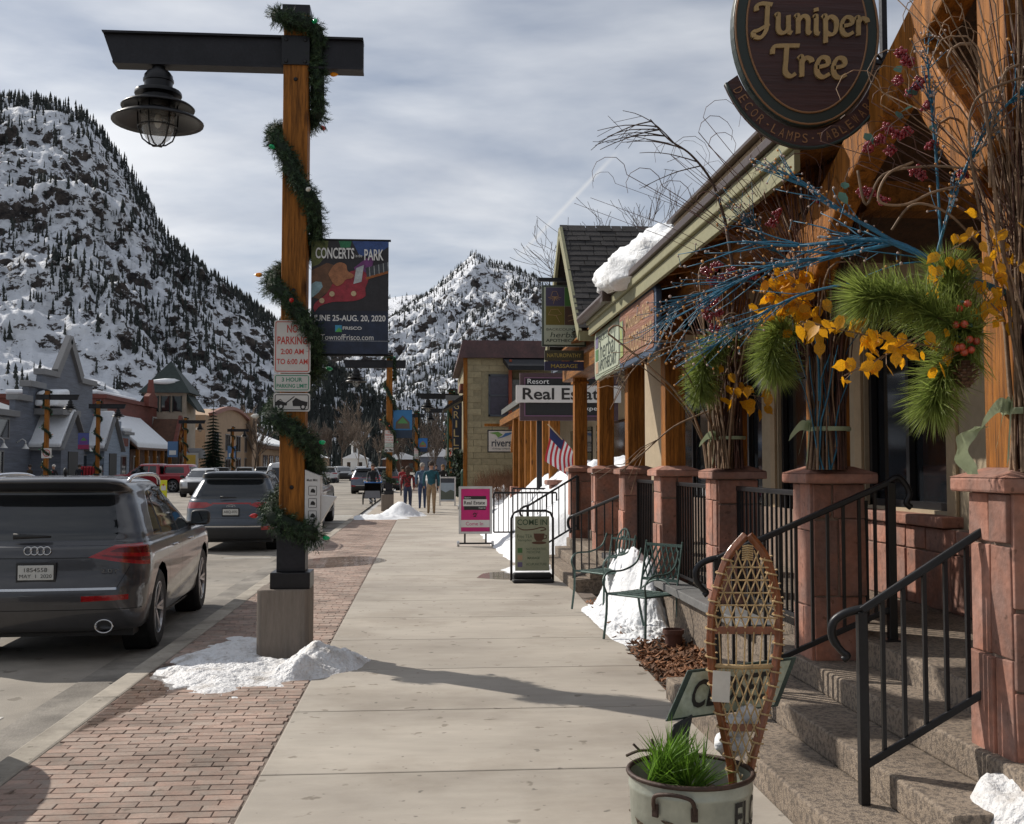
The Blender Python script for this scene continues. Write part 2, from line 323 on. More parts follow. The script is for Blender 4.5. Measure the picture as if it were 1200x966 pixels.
for i,(yy,l) in enumerate([(8.05,.75),(15.2,.8),(21.5,.8),(27.5,.8)]):
    mb=MB(); mb.poly([(KX-.85-l,yy,-.096),(KX-.75,yy,-.096),(KX-.75,yy+.1,-.096),(KX-.85-l,yy+.1,-.096)])
    o=mb.build('parking_line',M_stripe); tag(o,['short white parking stall line beside the near kerb','short white parking stall line between the two dark parked cars','short white stall line ahead of the dark blue SUV','short white stall line by the silver pickup'][i],'road marking','parking stall lines')
for k in range(6):
    mb=MB(); y0=34.6+k*.9; mb.poly([(-12,y0,-.096),(-2.6,y0,-.096),(-2.6,y0+.28,-.096),(-12,y0+.28,-.096)])
    o=mb.build('crosswalk_stripe',M_stripe); tag(o,['nearest','second','third','fourth','fifth','farthest'][k]+' pale painted stripe of the crosswalk by the second lamp post','road marking','crosswalk stripes')
# gutter seam and kerb
M_kerb=M('kerb_concrete',(.33,.295,.245),.85,var=.18,scale=2.5,bump=.3,bscale=70,rand=.06,dist=.006)
M_gutter=M('gutter_dark',(.17,.152,.13),.8,scale=1.5,col2=(.27,.245,.21),fac=(.42,.62),var=.2,bump=.3,bscale=50)
sheet('gutter',[(KX-.62,-10),(KX-.18,-10),(KX-.18,34),(KX-.62,34)],M_gutter,-.095)
sheet('gutter_seam',[(KX-.30,-10),(KX-.185,-10),(KX-.185,34),(KX-.27,34)],M('wet_grit',(.045,.04,.036),.5,scale=4,col2=(.15,.135,.115),fac=(.45,.58),var=.3,bump=.4),-.092)
kerb=MB().box(KX-.185,-10,-.14,KX-.01,34.2,-.012).build('kerb',M_kerb); kerb['kind']='structure'
ck=MB().box(0,0,0,.2,2.43,.115).mesh('kerb_stone')
for k in range(14):
    y0=1.0+k*2.44
    o=MB().box(KX-.195,y0,-.12,KX,y0+2.432,0).build('kerb_stone',M_kerb,kerb,bevel=.018)
# brick strip
M_brick=M('paver_brick',(.345,.235,.188),.9,var=.18,scale=7,bump=.35,bscale=90,rand=.2,dist=.004,col2=(.31,.25,.21),fac=(.35,.65))
M_brickm=M('paver_brick_far',(.345,.235,.188),.9,var=.18,scale=7,bump=.35,bscale=90,dist=.004,col2=(.31,.25,.21),fac=(.35,.65)); island_rand(M_brickm,.2)
M_sand=M('joint_sand',(.17,.135,.112),.95,var=.25,scale=20,bump=.2)
for q_ in (M_brick,M_brickm): stain(q_,1.1,.66,1.08,.36,.55,9)
stain(M_road,.35,.74,1.06,.38,.55,5); stain(M_kerb,1.3,.68,1.06,.36,.52,12); stain(M_gutter,.9,.6,1.05,.38,.56)
BX0,BX1=KX+.008,-.918
paving=sheet('brick_paving',[(BX0-.01,-6),(BX1+.01,-6),(BX1+.01,34.2),(BX0-.01,34.2)],M_sand,-.0075)
def brick_verts(w,d,h=.05,c=.004):
    return MB().add([(0,0,-h),(w,0,-h),(w,d,-h),(0,d,-h),(0,0,-c),(w,0,-c),(w,d,-c),(0,d,-c),(c,c,0),(w-c,c,0),(w-c,d-c,0),(c,d-c,0)],
        [(0,1,5,4),(1,2,6,5),(2,3,7,6),(3,0,4,7),(4,5,9,8),(5,6,10,9),(6,7,11,10),(7,4,8,11),(8,9,10,11)])
BW,BD=.2015,.0900
meshes={}
def brick_mesh(w):
    k=round(w,3)
    if k not in meshes:
        meshes[k]=brick_verts(w,BD-.0035).mesh('brick'); meshes[k].materials.append(M_brick)
    return meshes[k]
far=MB(); nb=0; row=0; y=4.75
while y<34.1:
    x=BX0-(BW/2 if row%2 else 0)+(.03 if row%3==0 else 0)
    while x<BX1-.02:
        a,b=max(x,BX0),min(x+BW-.0035,BX1)
        if b-a>.03:
            z=jit(.0022)-.0005
            if nb<300 and y>5.0:
                o=bpy.data.objects.new('brick',brick_mesh(b-a)); COL.objects.link(o); o.location=(a,y,z); o.rotation_euler=(jit(.006),jit(.006),jit(.008)); o.parent=paving; nb+=1
            else:
                q=brick_verts(b-a,BD-.0035); far.add([(v[0]+a,v[1]+y,v[2]+z) for v in q.v],q.f)
        x+=BW
    y+=BD; row+=1
far.build('far_bricks',M_brickm,paving,kind='stuff')
# concrete walk
def walk_right(y): return 1.745+max(0,min(y-6,9))*.03 if y<15 else 2.02+max(0,min((y-15)/8,1))*.3
M_walk=M('broomed_concrete',(.385,.348,.302),.88,var=.09,scale=1.1,bump=.5,bscale=34,rand=.045,stretch=(.45,1.4,1),dist=.005)
def speckle(m,scale=14,thr=.70,dark=.45):
    t=m.node_tree; b=t.nodes['Principled BSDF']; src=b.inputs['Base Color'].links[0].from_socket
    c=t.nodes.new('ShaderNodeTexCoord'); n=t.nodes.new('ShaderNodeTexNoise'); n.inputs['Scale'].default_value=scale; n.inputs['Detail'].default_value=2; t.links.new(c.outputs['Object'],n.inputs['Vector'])
    r=t.nodes.new('ShaderNodeValToRGB'); r.color_ramp.elements[0].position=thr; r.color_ramp.elements[1].position=thr+.05; r.color_ramp.elements[0].color=(1,1,1,1); r.color_ramp.elements[1].color=(dark,dark,dark,1); t.links.new(n.outputs[0],r.inputs[0])
    n2=t.nodes.new('ShaderNodeTexNoise'); n2.inputs['Scale'].default_value=.55; n2.inputs['Detail'].default_value=4; t.links.new(c.outputs['Object'],n2.inputs['Vector'])
    r2=t.nodes.new('ShaderNodeValToRGB'); r2.color_ramp.elements[0].position=.32; r2.color_ramp.elements[1].position=.6; r2.color_ramp.elements[0].color=(.80,.79,.78,1); r2.color_ramp.elements[1].color=(1.04,1.04,1.03,1); t.links.new(n2.outputs[0],r2.inputs[0])
    m1=t.nodes.new('ShaderNodeMixRGB'); m1.blend_type='MULTIPLY'; m1.inputs[0].default_value=1; t.links.new(src,m1.inputs[1]); t.links.new(r.outputs[0],m1.inputs[2])
    m2=t.nodes.new('ShaderNodeMixRGB'); m2.blend_type='MULTIPLY'; m2.inputs[0].default_value=1; t.links.new(m1.outputs[0],m2.inputs[1]); t.links.new(r2.outputs[0],m2.inputs[2])
    t.links.new(m2.outputs[0],b.inputs['Base Color'])
speckle(M_walk,13,.69,.5); stain(M_walk,.7,.86,1.04,.36,.5,6)
walk=sheet('sidewalk',[(-.912,-6),(2.2,-6),(2.3,120),(-.912,120)],M_sand,-.020)
k=0; y=-1.53
while y<66:
    y1=y+1.54; a,b=walk_right(y),walk_right(y1); g=.006
    if y<4.4 and False: pass
    mb=MB(); P=[(-.908,y+g),(a,y+g),(b,y1-g),(-.908,y1-g)]
    mb.add([(p[0],p[1],-.09) for p in P]+[(p[0],p[1],0) for p in P],[(4,5,6,7),(0,1,5,4),(1,2,6,5),(2,3,7,6),(3,0,4,7)])
    mb.build('slab',M_walk,walk,bevel=.009); y=y1
sheet('far_pavement',[(-2.05,34.25),(-.93,34.25),(-.93,120),(-2.05,120)],M('far_walk',(.36,.31,.255),.9,var=.15,scale=.6,bump=.2),-.012)
sheet('far_sidewalk',[(-40,-20),(-20.4,-20),(-20.4,400),(-40,400)],MATS['far_walk'],-.02)
MB().box(-20.5,-20,-.15,-20.25,400,.0).build('far_kerb',M_kerb)['kind']='structure'
# planting bed with soil and dead leaves
M_soil=M('bed_soil',(.055,.038,.026),.95,var=.4,scale=14,bump=.8,bscale=40,dist=.03)
mbd=MB(); nx,ny=14,60
def bedz(x,y): return -.02+.045*mnoise.noise(V((x*2.5,y*2.5,1)))+.05*max(0,min(1,(x-1.8)/.6))
mbd.grid(lambda i,j:(walk_right(7.9+j*.105)+.005+(2.6-walk_right(7.9+j*.105))*i/(nx-1),7.9+j*.105,bedz(1.8+.06*i,7.9+j*.105)),nx,ny)
mbd.build('planting_bed',M_soil,smooth=True)['kind']='structure'
M_leaf=M('dead_leaf',(.20,.085,.035),.8,var=.4,scale=3,bump=0); island_rand(M_leaf,.5)
ml=MB()
for i in range(2600):
    y=random.uniform(8.0,13.6); wr=walk_right(y); x=random.uniform(wr-.01,2.44)
    if random.random()<.5: y=8.0+abs(random.gauss(0,1.2))
    if y>10.2 and random.random()<.55: continue
    c=V((x,y,bedz(x,y)+random.uniform(.005,.045))); s=random.uniform(.018,.045); E=Euler((jit(.7),jit(.7),random.uniform(0,6.3))).to_matrix()
    ml.add([c+E@V(p)*s for p in ((-1,0,.12),(0,-.55,-.05),(1.1,0,.25),(0,.55,-.05))],[(0,1,2),(0,2,3)])
ml.build('leaf_litter',M_leaf,kind='stuff')['label']='brown dead leaves strewn over the planting bed soil'
# ---- snow heaps
def snow_heap(name,bounds,hf,mat,label,cat='snow',n=(70,70),rough=.05,fs=5,z0=0,group=None,parent=None):
    x0,y0,x1,y1=bounds; mb=MB(); nx,ny=n; H=[[0]*ny for _ in range(nx)]; idx={}
    for i in range(nx):
        for j in range(ny):
            x=x0+(x1-x0)*i/(nx-1); y=y0+(y1-y0)*j/(ny-1); h=hf(x,y)
            if h>-.02:
                p=V((x,y,0)); k=min(1,max(0,h/.06))
                h+=k*(rough*(mnoise.noise(p*fs)+.6*mnoise.noise(p*fs*2.3+V((3,1,2)))+.4*mnoise.noise(p*fs*5.1))+rough*.35*mnoise.noise(p*fs*10))
            else: h=-.03
            H[i][j]=h
    def vid(i,j):
        if (i,j) not in idx:
            idx[i,j]=len(mb.v); mb.v.append((x0+(x1-x0)*i/(nx-1)+jit(.003),y0+(y1-y0)*j/(ny-1)+jit(.003),z0+H[i][j]))
        return idx[i,j]
    for i in range(nx-1):
        for j in range(ny-1):
            if max(H[i][j],H[i+1][j],H[i][j+1],H[i+1][j+1])>-.015:
                mb.f.append((vid(i,j),vid(i+1,j),vid(i+1,j+1),vid(i,j+1))); mb.m.append(0)
    o=mb.build(name,mat,parent,smooth=True); tag(o,label,cat,group); return o
def gs(x,y,cx,cy,sx,sy,h,rot=0):
    dx,dy=x-cx,y-cy
    if rot: c,s=math.cos(rot),math.sin(rot); dx,dy=c*dx+s*dy,-s*dx+c*dy
    return h*math.exp(-(dx/sx)**2-(dy/sy)**2)
def h_plinth(x,y):
    n=mnoise.noise(V((x*3,y*3,0)))*.03+mnoise.noise(V((x*9,y*9,5)))*.012
    h=gs(x,y,-1.62,9.35,.70,1.0,.105)+gs(x,y,-1.75,10.6,.35,1.4,.06)+gs(x,y,-.90,9.38,.20,.24,.22)+gs(x,y,-1.02,9.0,.15,.15,.17)+gs(x,y,-.66,9.62,.16,.36,.12)-.055+1.3*n
    return min(h,.045+.12*h) if x<-1.22 else h
snow_heap('snow_patch',(-2.2,8.2,-.25,12.4),h_plinth,M_snowdirty,'trodden dirty snow patch heaped around the concrete lamp post plinth',n=(150,240),rough=.022,fs=9)
snow_heap('snow_patch',(-2.3,33.5,.2,37.6),lambda x,y:gs(x,y,-.85,36.8,.6,.5,.5)+gs(x,y,-1.5,35.2,.9,.6,.2)-.06+.04*mnoise.noise(V((x*2,y*2,3))),M_snow,'small white snow heap against the second lamp post plinth',n=(40,50),rough=.05)
# melt water on the bricks and walk
def puddle(name,pts,z,mat,label):
    P=cr_spline([V((*p,z)) for p in pts+[pts[0]]],5)[:-1]; mb=MB(); mb.poly(P); o=mb.build(name,mat); tag(o,label,'puddle'); return o
M_wet=M('meltwater',(.05,.026,.016),.03,var=.3,scale=3,bump=.03,bscale=8,spec=.6,alpha=.42)
puddle('meltwater',[(-2.22,7.2),(-2.1,7.6),(-1.98,8.15),(-1.78,8.7),(-1.75,9.0),(-1.98,9.4),(-2.23,9.6),(-2.235,8.2)],.0055,M_wet,'reddish meltwater pooled on bricks between kerb and snow patch')
puddle('meltwater',[(.75,16.5),(1.25,16.25),(1.55,16.9),(1.45,17.4),(.95,17.3)],.0045,M_wet,'dark meltwater puddle on the walk behind the tea signboard')
puddle('meltwater',[(-2.0,18.2),(-1.2,18.6),(-.7,19.6),(-1.2,20.6),(-2.1,20.0)],.0055,M_wet,'thin wet patch across the bricks beyond the lamp post')
# ---- mountains
def mtn_mat(name,sc):
    m=bpy.data.materials.new(name); m.use_nodes=True; T=m.node_tree; N=T.nodes; l=T.links.new; b=N['Principled BSDF']; b.inputs['Roughness'].default_value=.9; b.inputs['Specular IOR Level'].default_value=.2
    c=N.new('ShaderNodeTexCoord'); mp_=N.new('ShaderNodeMapping'); mp_.inputs['Scale'].default_value=(1,1,1.9); mp_.inputs['Rotation'].default_value=(.35,.3,.2); l(c.outputs['Object'],mp_.inputs[0])
    def nz(s,d,r=.6,src=mp_.outputs[0]): n=N.new('ShaderNodeTexNoise'); n.inputs['Scale'].default_value=s*sc; n.inputs['Detail'].default_value=d; n.inputs['Roughness'].default_value=r; l(src,n.inputs['Vector']); return n.outputs[0]
    f=nz(.085,12,.70); lo=nz(.0065,3); g=N.new('ShaderNodeNewGeometry'); sp_=N.new('ShaderNodeSeparateXYZ'); l(g.outputs['Normal'],sp_.inputs[0])
    m1=N.new('ShaderNodeMath'); m1.operation='MULTIPLY_ADD'; l(lo,m1.inputs[0]); m1.inputs[1].default_value=.26; l(f,m1.inputs[2])
    m2=N.new('ShaderNodeMath'); m2.operation='MULTIPLY_ADD'; l(sp_.outputs[2],m2.inputs[0]); m2.inputs[1].default_value=-.20; l(m1.outputs[0],m2.inputs[2])
    r=N.new('ShaderNodeValToRGB'); r.color_ramp.elements[0].position=.568; r.color_ramp.elements[1].position=.590; l(m2.outputs[0],r.inputs[0])
    rc=N.new('ShaderNodeValToRGB'); rc.color_ramp.elements[0].position=.38; rc.color_ramp.elements[1].position=.66; rc.color_ramp.elements[0].color=(.028,.026,.028,1); rc.color_ramp.elements[1].color=(.12,.10,.088,1); l(nz(.09,8,.7),rc.inputs[0])
    sn=N.new('ShaderNodeValToRGB'); sn.color_ramp.elements[0].color=(.66,.69,.75,1); sn.color_ramp.elements[1].color=(.82,.84,.88,1); l(nz(.02,6),sn.inputs[0])
    mx_=N.new('ShaderNodeMixRGB'); l(r.outputs[0],mx_.inputs[0]); l(sn.outputs[0],mx_.inputs[1]); l(rc.outputs[0],mx_.inputs[2]); l(mx_.outputs[0],b.inputs['Base Color'])
    bp=N.new('ShaderNodeBump'); bp.inputs['Strength'].default_value=1; bp.inputs['Distance'].default_value=5/sc; l(nz(.07,9,.65),bp.inputs['Height']); l(bp.outputs[0],b.inputs['Normal']); return m
M_mtn=mtn_mat('snowy_rock',1.0); M_mtn2=mtn_mat('snowy_rock_far',.5)
def interp(P,x):
    if x<=P[0][0]: return P[0][1]
    for (a,b),(c,d) in zip(P,P[1:]):
        if x<=c: return b+(d-b)*(x-a)/(c-a)
    return P[-1][1]
def mountain(name,sil,d0,d1,nu,nv,mat,amp,fs,pw=1.0,ridge_wob=0):
    px0,px1=sil[0][0],sil[-1][0]
    def P(u,v):
        px=px0+(px1-px0)*u; d=ray(px,545); h=math.hypot(d.x,d.y); dx,dy=d.x/h,d.y/h
        py=interp(sil,px); rd=d1*(1+.08*math.sin(u*5)); D=d0+(rd-d0)*v
        hr=rd*(545-py)/FOC*1.0/h*1.0 if False else rd*(at(px,py,y=1000).z-CAMZ)/math.hypot(at(px,py,y=1000).x,1000)
        if v<=1: z=hr*(v**pw)
        else: z=hr*(1-(v-1)*1.6)
        p=V((dx*D,dy*D,z)); k=min(1,v*3)*min(1,abs(1-v)*5+.06)
        n=mnoise.noise(p*fs)+.55*mnoise.noise(p*fs*2.1+V((7,3,1)))+.35*(1-2*abs(mnoise.noise(p*fs*4.3)))+.2*mnoise.noise(p*fs*9)+.12*mnoise.noise(p*fs*19)
        p+=V((-dx,-dy,.55))*amp*n*k
        p.z-=2
        return p
    mb=MB(); mb.grid(lambda i,j:P(i/(nu-1),1.35*j/(nv-1)),nu,nv); o=mb.build(name,mat,smooth=True); o['kind']='structure'
    return P
SIL1=[(-420,230),(-300,150),(-150,95),(-60,100),(0,109),(60,116),(95,132),(130,172),(165,224),(190,270),(230,308),(280,346),(320,376),(370,416),(430,460),(490,505),(540,535)]
SIL2=[(330,440),(380,408),(430,388),(455,374),(480,354),(505,338),(530,316),(545,304),(556,293),(566,301),(575,306),(600,312),(625,322),(645,340),(690,385),(740,430),(820,480),(900,520)]
SIL3=[(250,420),(330,380),(400,355),(455,347),(490,343),(520,356),(580,395),(640,440)]
P1=mountain('mountain_near',SIL1,760,1400,380,180,M_mtn,30,.011,pw=1.05)
P2=mountain('mountain_peak',SIL2,1900,3300,220,140,M_mtn2,85,.0042,pw=1.1)
P3=mountain('hill_far',SIL3,4200,6200,80,40,M_mtn2,60,.003)
M_conifer=M('far_conifers',(.018,.024,.021),.9,var=.4,scale=.05,bump=0,col2=(.035,.038,.034),fac=(.4,.6)); island_rand(M_conifer,.4)
def forest(name,P,n,hr,dens,label,tiers=2):
    vs=[];fs=[]; c=0; tries=0
    while c<n and tries<n*30:
        tries+=1; u,v=random.random(),random.random()*1.02
        p=P(u,v)
        if random.random()>dens(u,v,p): continue
        h=random.uniform(*hr)*random.choice((.6,.8,1,1,1.15)); r=h*random.uniform(.11,.21); b=len(vs); k=5; a0=random.random()*6
        for t in range(tiers):
            zb=h*(t*.8/tiers)+(-.08*h if t==0 else 0); zt=h*min(1,(t+1.5)/tiers*.85) if t<tiers-1 else h; rr=r*(1-.62*t/tiers)
            bb=len(vs)
            for j in range(k):
                a=a0+2*PI*j/k+t; q=rr*random.uniform(.7,1.25); vs.append((p.x+q*math.cos(a),p.y+q*math.sin(a),p.z+zb+jit(.03*h)))
            vs.append((p.x,p.y,p.z+zt))
            for j in range(k): fs.append((bb+j,bb+(j+1)%k,bb+k))
        c+=1
    mb=MB(); mb.v=vs; mb.f=fs; mb.m=[0]*len(fs); o=mb.build(name,M_conifer,kind='stuff'); o['label']=label
def d1(u,v,p):
    n=mnoise.noise(p*.011+V((2,5,1)))+.6*mnoise.noise(p*.03); px=-420+960*u
    k=.05+max(0,n)*.9
    if v>.93: k=.9
    if v>.72 and px>150: k+=.35
    if px>330: k+=.6
    if px<-60: k*=.3
    if v<.35 and px<260: k*=.4
    if px<190 and .2<v<.9: k*=.75
    return k
forest('mountain_forest',P1,9500,(6,14),d1,'dark conifers scattered over the near snowy mountain and along its ridge',3)
forest('peak_forest',P2,14500,(9,19),lambda u,v,p:.12+max(0,mnoise.noise(p*.0042+V((1,2,3)))+.5*mnoise.noise(p*.012))*1.1+(.25 if v<.45 else 0)+(.5 if v>.95 else 0),'dark conifers covering the distant pointed peak')
forest('hill_forest',P3,1800,(20,34),lambda u,v,p:.7,'dark conifers on the low far hill behind the banner')
# ================================================================== STREET LAMPS
M_globe=M('lamp_glass',(.55,.56,.56),.08,var=.05,bump=0,alpha=.35,spec=.7)
M_needleg=M('garland_green',(.022,.050,.022),.7,var=.4,scale=9,bump=0,col2=(.045,.085,.030),fac=(.4,.65)); island_rand(M_needleg,.35)
M_bulbg=plain('bulb_green',(.0,.35,.12),.2); M_bulbo=plain('bulb_orange',(.85,.28,.0),.2); M_bulbr=plain('bulb_red',(.5,.02,.02),.2); M_bulbw=plain('bulb_white',(.7,.7,.65),.2)
def make_lamp():
    t=thing('street_lamp','','street lamp')
    b=MB(); c=.035; w=.228
    ring=[(-w+c,-w),(w-c,-w),(w,-w+c),(w,w-c),(w-c,w),(-w+c,w),(-w,w-c),(-w,-w+c)]
    b.prism([(x,y,-.02) for x,y in ring],(0,0,.625)); b.build('plinth',M_concrete,t,bevel=.012)
    p0=.055
    MB().box(p0-.175,-.175,.605,p0+.175,.175,.75).build('base_block',M_black,t,bevel=.008)
    MB().box(p0-.126,-.126,.75,p0+.126,.126,1.14).build('base_sleeve',M_darksteel,t,bevel=.006)
    MB().box(p0-.112,-.112,1.05,p0+.112,.112,5.83).build('post',M_wood,t,bevel=.012)
    MB().box(p0-.125,-.125,5.80,p0+.125,.125,5.89).build('post_cap',M_black,t,bevel=.006)
    a=MB(); zt,zb=5.615,5.315
    for (z0,z1,y0,y1) in ((zb+.02,zt-.02,-.045,.045),(zt-.02,zt,-.085,.085),(zb,zb+.02,-.085,.085)):
        def xl(z): return -1.68+(zt-z)*.35
        a.add([(xl(z0),y0,z0),(.66,y0,z0),(.66,y1,z0),(xl(z0),y1,z0),(xl(z1),y0,z1),(.66,y0,z1),(.66,y1,z1),(xl(z1),y1,z1)],[(0,3,2,1),(4,5,6,7),(0,1,5,4),(1,2,6,5),(2,3,7,6),(3,0,4,7)])
    arm=a.build('arm',M_darksteel,t)
    [MB().box(p0-.125,a,5.33,p0+.125,a+.016,5.60).build('bracket_plate',M_black,t,bevel=.003) for a in (-.128,.112)]
    bolts=[(p0+dx,-.128,z) for dx in (-.085,.085) for z in (5.36,5.56)]+[(p0,-.112,z) for z in (5.73,5.2,3.27,1.5)]
    for q in bolts:
        MB().lathe([(0,.012),(.014,.01),(.02,.0)],10,q,Matrix.Rotation(R(90),3,'X')).build('bolt',M_black,t)
    lx=-1.19
    h=MB(); h.lathe([(.0,5.31),(.06,5.31),(.065,5.28),(.10,5.27),(.125,5.235),(.128,5.20),(.135,5.20),(.135,5.18),(.125,5.175),(.125,5.10),(.20,5.09),(.208,5.075),(.208,5.055),(.15,5.04),(.15,4.95),(.12,4.89)],24,(lx,0,0)); h.build('lamp_neck',M_black,t,smooth='auto')
    s1=MB().lathe([(.15,4.99),(.30,4.962),(.325,4.94),(.322,4.93),(.29,4.945),(.15,4.975)],32,(lx,0,0)).build('upper_shade',M_black,t,smooth=True)
    s2=MB().lathe([(.16,4.92),(.36,4.845),(.405,4.81),(.402,4.798),(.35,4.82),(.16,4.89)],32,(lx,0,0)).build('lower_shade',M_black,t,smooth=True)
    MB().lathe([(.12,5.0),(.145,4.92),(.15,4.82),(.14,4.73),(.105,4.655),(.05,4.615),(.0,4.61)],20,(lx,0,0)).build('globe',M_globe,t,smooth=True)
    MB().blob((lx,0,4.82),(.035,.035,.07),8,6).build('bulb',M_bulbw,t,smooth=True)
    g=MB()
    for k in range(6):
        an=k*PI/3+.3; pts=[V((lx+r*math.cos(an),r*math.sin(an),z)) for r,z in ((.165,5.0),(.175,4.87),(.17,4.75),(.13,4.645),(.07,4.60),(0,4.588))]; g.tube(pts,.0075,5)
    for z,r in ((4.90,.177),(4.76,.172)): g.tube([V((lx+r*math.cos(q*PI/10),r*math.sin(q*PI/10),z)) for q in range(21)],.007,5)
    g.build('cage',M_black,t,smooth=True)
    return t
lamp=make_lamp(); LP=V((-1.255,10.0,0))
# ---- garland wound round the post (its own thing)
def garland_path():
    pts=[]; p0=.055
    zs=[5.78,5.66,5.45,5.2,4.95,4.75,4.55,4.32,4.1,3.85,3.6,3.42,3.26,3.08,2.75,2.4,2.2,2.07,1.9,1.68,1.48,1.33,1.20,1.10,1.05]
    ang=[ -2.6, -.5, -.15, .0, .25,  PI,4.2,4.7,5.4,6.2,2*PI+1.6,3*PI-.3,3*PI+1.0,3*PI+1.8,4*PI-.1,4*PI+1.5,5*PI-.2,5*PI+1.3,5*PI+2.4,6*PI+.1,6*PI+1.8,7*PI-.3,7*PI+1.2,7*PI+2.5,8*PI+.3]
    for z,a in zip(zs,ang):
        c,s=math.cos(a),math.sin(a); k=.185/max(abs(c),abs(s)) if max(abs(c),abs(s))>.85 else .205
        pts.append(V((p0+k*c,k*s,z)))
    # refine angularly
    out=[]
    for i in range(len(zs)-1):
        for q in range(8):
            t=q/8; a=ang[i]+(ang[i+1]-ang[i])*t; z=zs[i]+(zs[i+1]-zs[i])*t; c,s=math.cos(a),math.sin(a); k=.185/max(abs(c),abs(s),.80)
            out.append(V((p0+k*c,k*s,z)))
    return out
GP=garland_path()
def garland_mesh(n,needles,seed,thick=1.0,nw=.006):
    rnd=random.Random(seed); mb=MB(); L=[0]
    for a,b in zip(GP,GP[1:]): L.append(L[-1]+(b-a).length)
    tot=L[-1]; j=0
    for i in range(n):
        s=tot*(i+rnd.random())/n
        while j<len(L)-2 and L[j+1]<s: j+=1
        t=(s-L[j])/max(1e-6,L[j+1]-L[j]); c=GP[j].lerp(GP[j+1],t); d=(GP[j+1]-GP[j]).normalized()
        R0=(.115+.05*max(0,(2.3-c.z)/1.2))*thick*(.75+.5*abs(mnoise.noise(c*3)))
        o=V((rnd.gauss(0,1),rnd.gauss(0,1),rnd.gauss(0,1))); o=(o-d*o.dot(d)); o.normalize()
        base=c+o*R0*rnd.uniform(0,.55); tip=c+o*R0*rnd.uniform(.7,1.25)+d*rnd.uniform(-.05,.08)+V((0,0,-.02))
        ax=(tip-base); ln=ax.length
        if ln<1e-4: continue
        ax.normalize(); u=ax.orthogonal().normalized(); w2=ax.cross(u)
        for k in range(needles):
            f=k/needles; a=rnd.uniform(0,2*PI); q=(u*math.cos(a)+w2*math.sin(a)); st=base+ax*ln*f; e=st+(ax*.55+q*.8).normalized()*rnd.uniform(.026,.052); side=ax.cross(q).normalized()*nw
            mb.add([st-side,st+side,e],[(0,1,2)])
        mb.add([base-w2*.004,base+w2*.004,tip],[(0,1,2)])
    return mb
def make_garland(n,needles,seed,nw,label,group):
    t=thing('evergreen_garland',label,'garland',(0,0,0),group)
    garland_mesh(n,needles,seed,nw=nw).build('foliage',M_needleg,t)
    core=MB(); core.tube(GP[::2],.062,6); core.build('rope',M('garland_core',(.012,.022,.012),.9),t,smooth=True)
    rnd=random.Random(seed+1)
    for i in range(14):
        c=GP[int(len(GP)*(i+.5)/14)]; o=V((c.x-.055,c.y,0)); o.normalize(); e=c+o*.145+V((0,0,rnd.uniform(-.05,.04)))
        M3=o.to_track_quat('Z','Y').to_matrix()
        MB().lathe([(.0,-.03),(.017,-.02),(.022,.0),(.018,.025),(.0,.05)],8,e,M3).build('bulb',[M_bulbg,M_bulbo,M_bulbr,M_bulbg,M_bulbw][i%5],t,smooth=True)
    return t
garl=make_garland(4200,15,3,.0030,'thick evergreen garland with coloured bulbs wound round the nearest lamp post','garlands on lamp posts')
garl2=make_garland(900,9,5,.010,'','garlands on lamp posts')
lamp.location=LP; lamp['label']='tall timber street lamp on concrete plinth with concert banner, nearest lamp'; lamp['group']='timber street lamps'
garl.location=LP
LAMPS=[((-1.45,41,0),0,'second timber street lamp beyond the parked pickup, with a blue house banner','beside the walking couple'),
 ((1.25,60,0),0,'timber street lamp by the olive sided building with round red sign','by the olive sided building'),
 ((1.45,76,0),0,'timber street lamp just behind the one with the round red sign','behind the round red sign'),
 ((-.85,84,0),0,'small distant timber street lamp behind the walking couple','behind the walking couple'),
 ((-21,62.5,0),PI,'timber street lamp before the grey gabled shopfront, round red sign on it','before the grey gabled shopfront'),
 ((-21,72,0),PI,'timber street lamp before the small blue shop wing, purple banner on it','before the small blue shop wing'),
 ((-21,97.5,0),PI,'timber street lamp in front of the beige green-roofed tower','in front of the beige tower'),
 ((-21,121,0),PI,'timber street lamp right of the spruce before the tan building','right of the spruce')]
first=True
for loc,rz,lab,gl in LAMPS:
    copy_tree(lamp,loc,rz,lab,'timber street lamps')
    lg='evergreen garland with bulbs wound round the lamp post '+gl
    if first: garl2.location=loc; garl2['label']=lg; first=False
    else: copy_tree(garl2,loc,rz,lg,'garlands on lamp posts')
# ---- signs on the nearest lamp
M_signw=M('sign_white',(.60,.58,.55),.45,var=.06,scale=3,bump=.02); M_signred=plain('sign_red',(.50,.045,.03),.5); M_signgreen=plain('sign_green',(.01,.22,.12),.5)
def rrect(mb,c,w,h,r,th,m=0,rt=V((1,0,0)),up=V((0,0,1)),hole=None):
    "rounded rectangle outline ring (hole) or plate, thickness toward the viewer"
    n=rt.cross(up)
    def ring(w,h,r):
        P=[]
        for cx,cy,a0 in ((w/2-r,h/2-r,0),(-w/2+r,h/2-r,90),(-w/2+r,-h/2+r,180),(w/2-r,-h/2+r,270)):
            for k in range(5): a=R(a0+90*k/4); P.append(c+rt*(cx+r*math.cos(a))+up*(cy+r*math.sin(a)))
        return P
    O=ring(w,h,r)
    if hole is None: mb.prism(O,n*th,m)
    else:
        I=ring(w-2*hole,h-2*hole,max(.002,r-hole)); k=len(O); mb.add([p+n*th for p in O]+[p+n*th for p in I],[(i,(i+1)%k,(i+1)%k+k,i+k) for i in range(k)],m)
    return mb
XR,ZU,NF=V((1,0,0)),V((0,0,1)),V((0,-1,0))
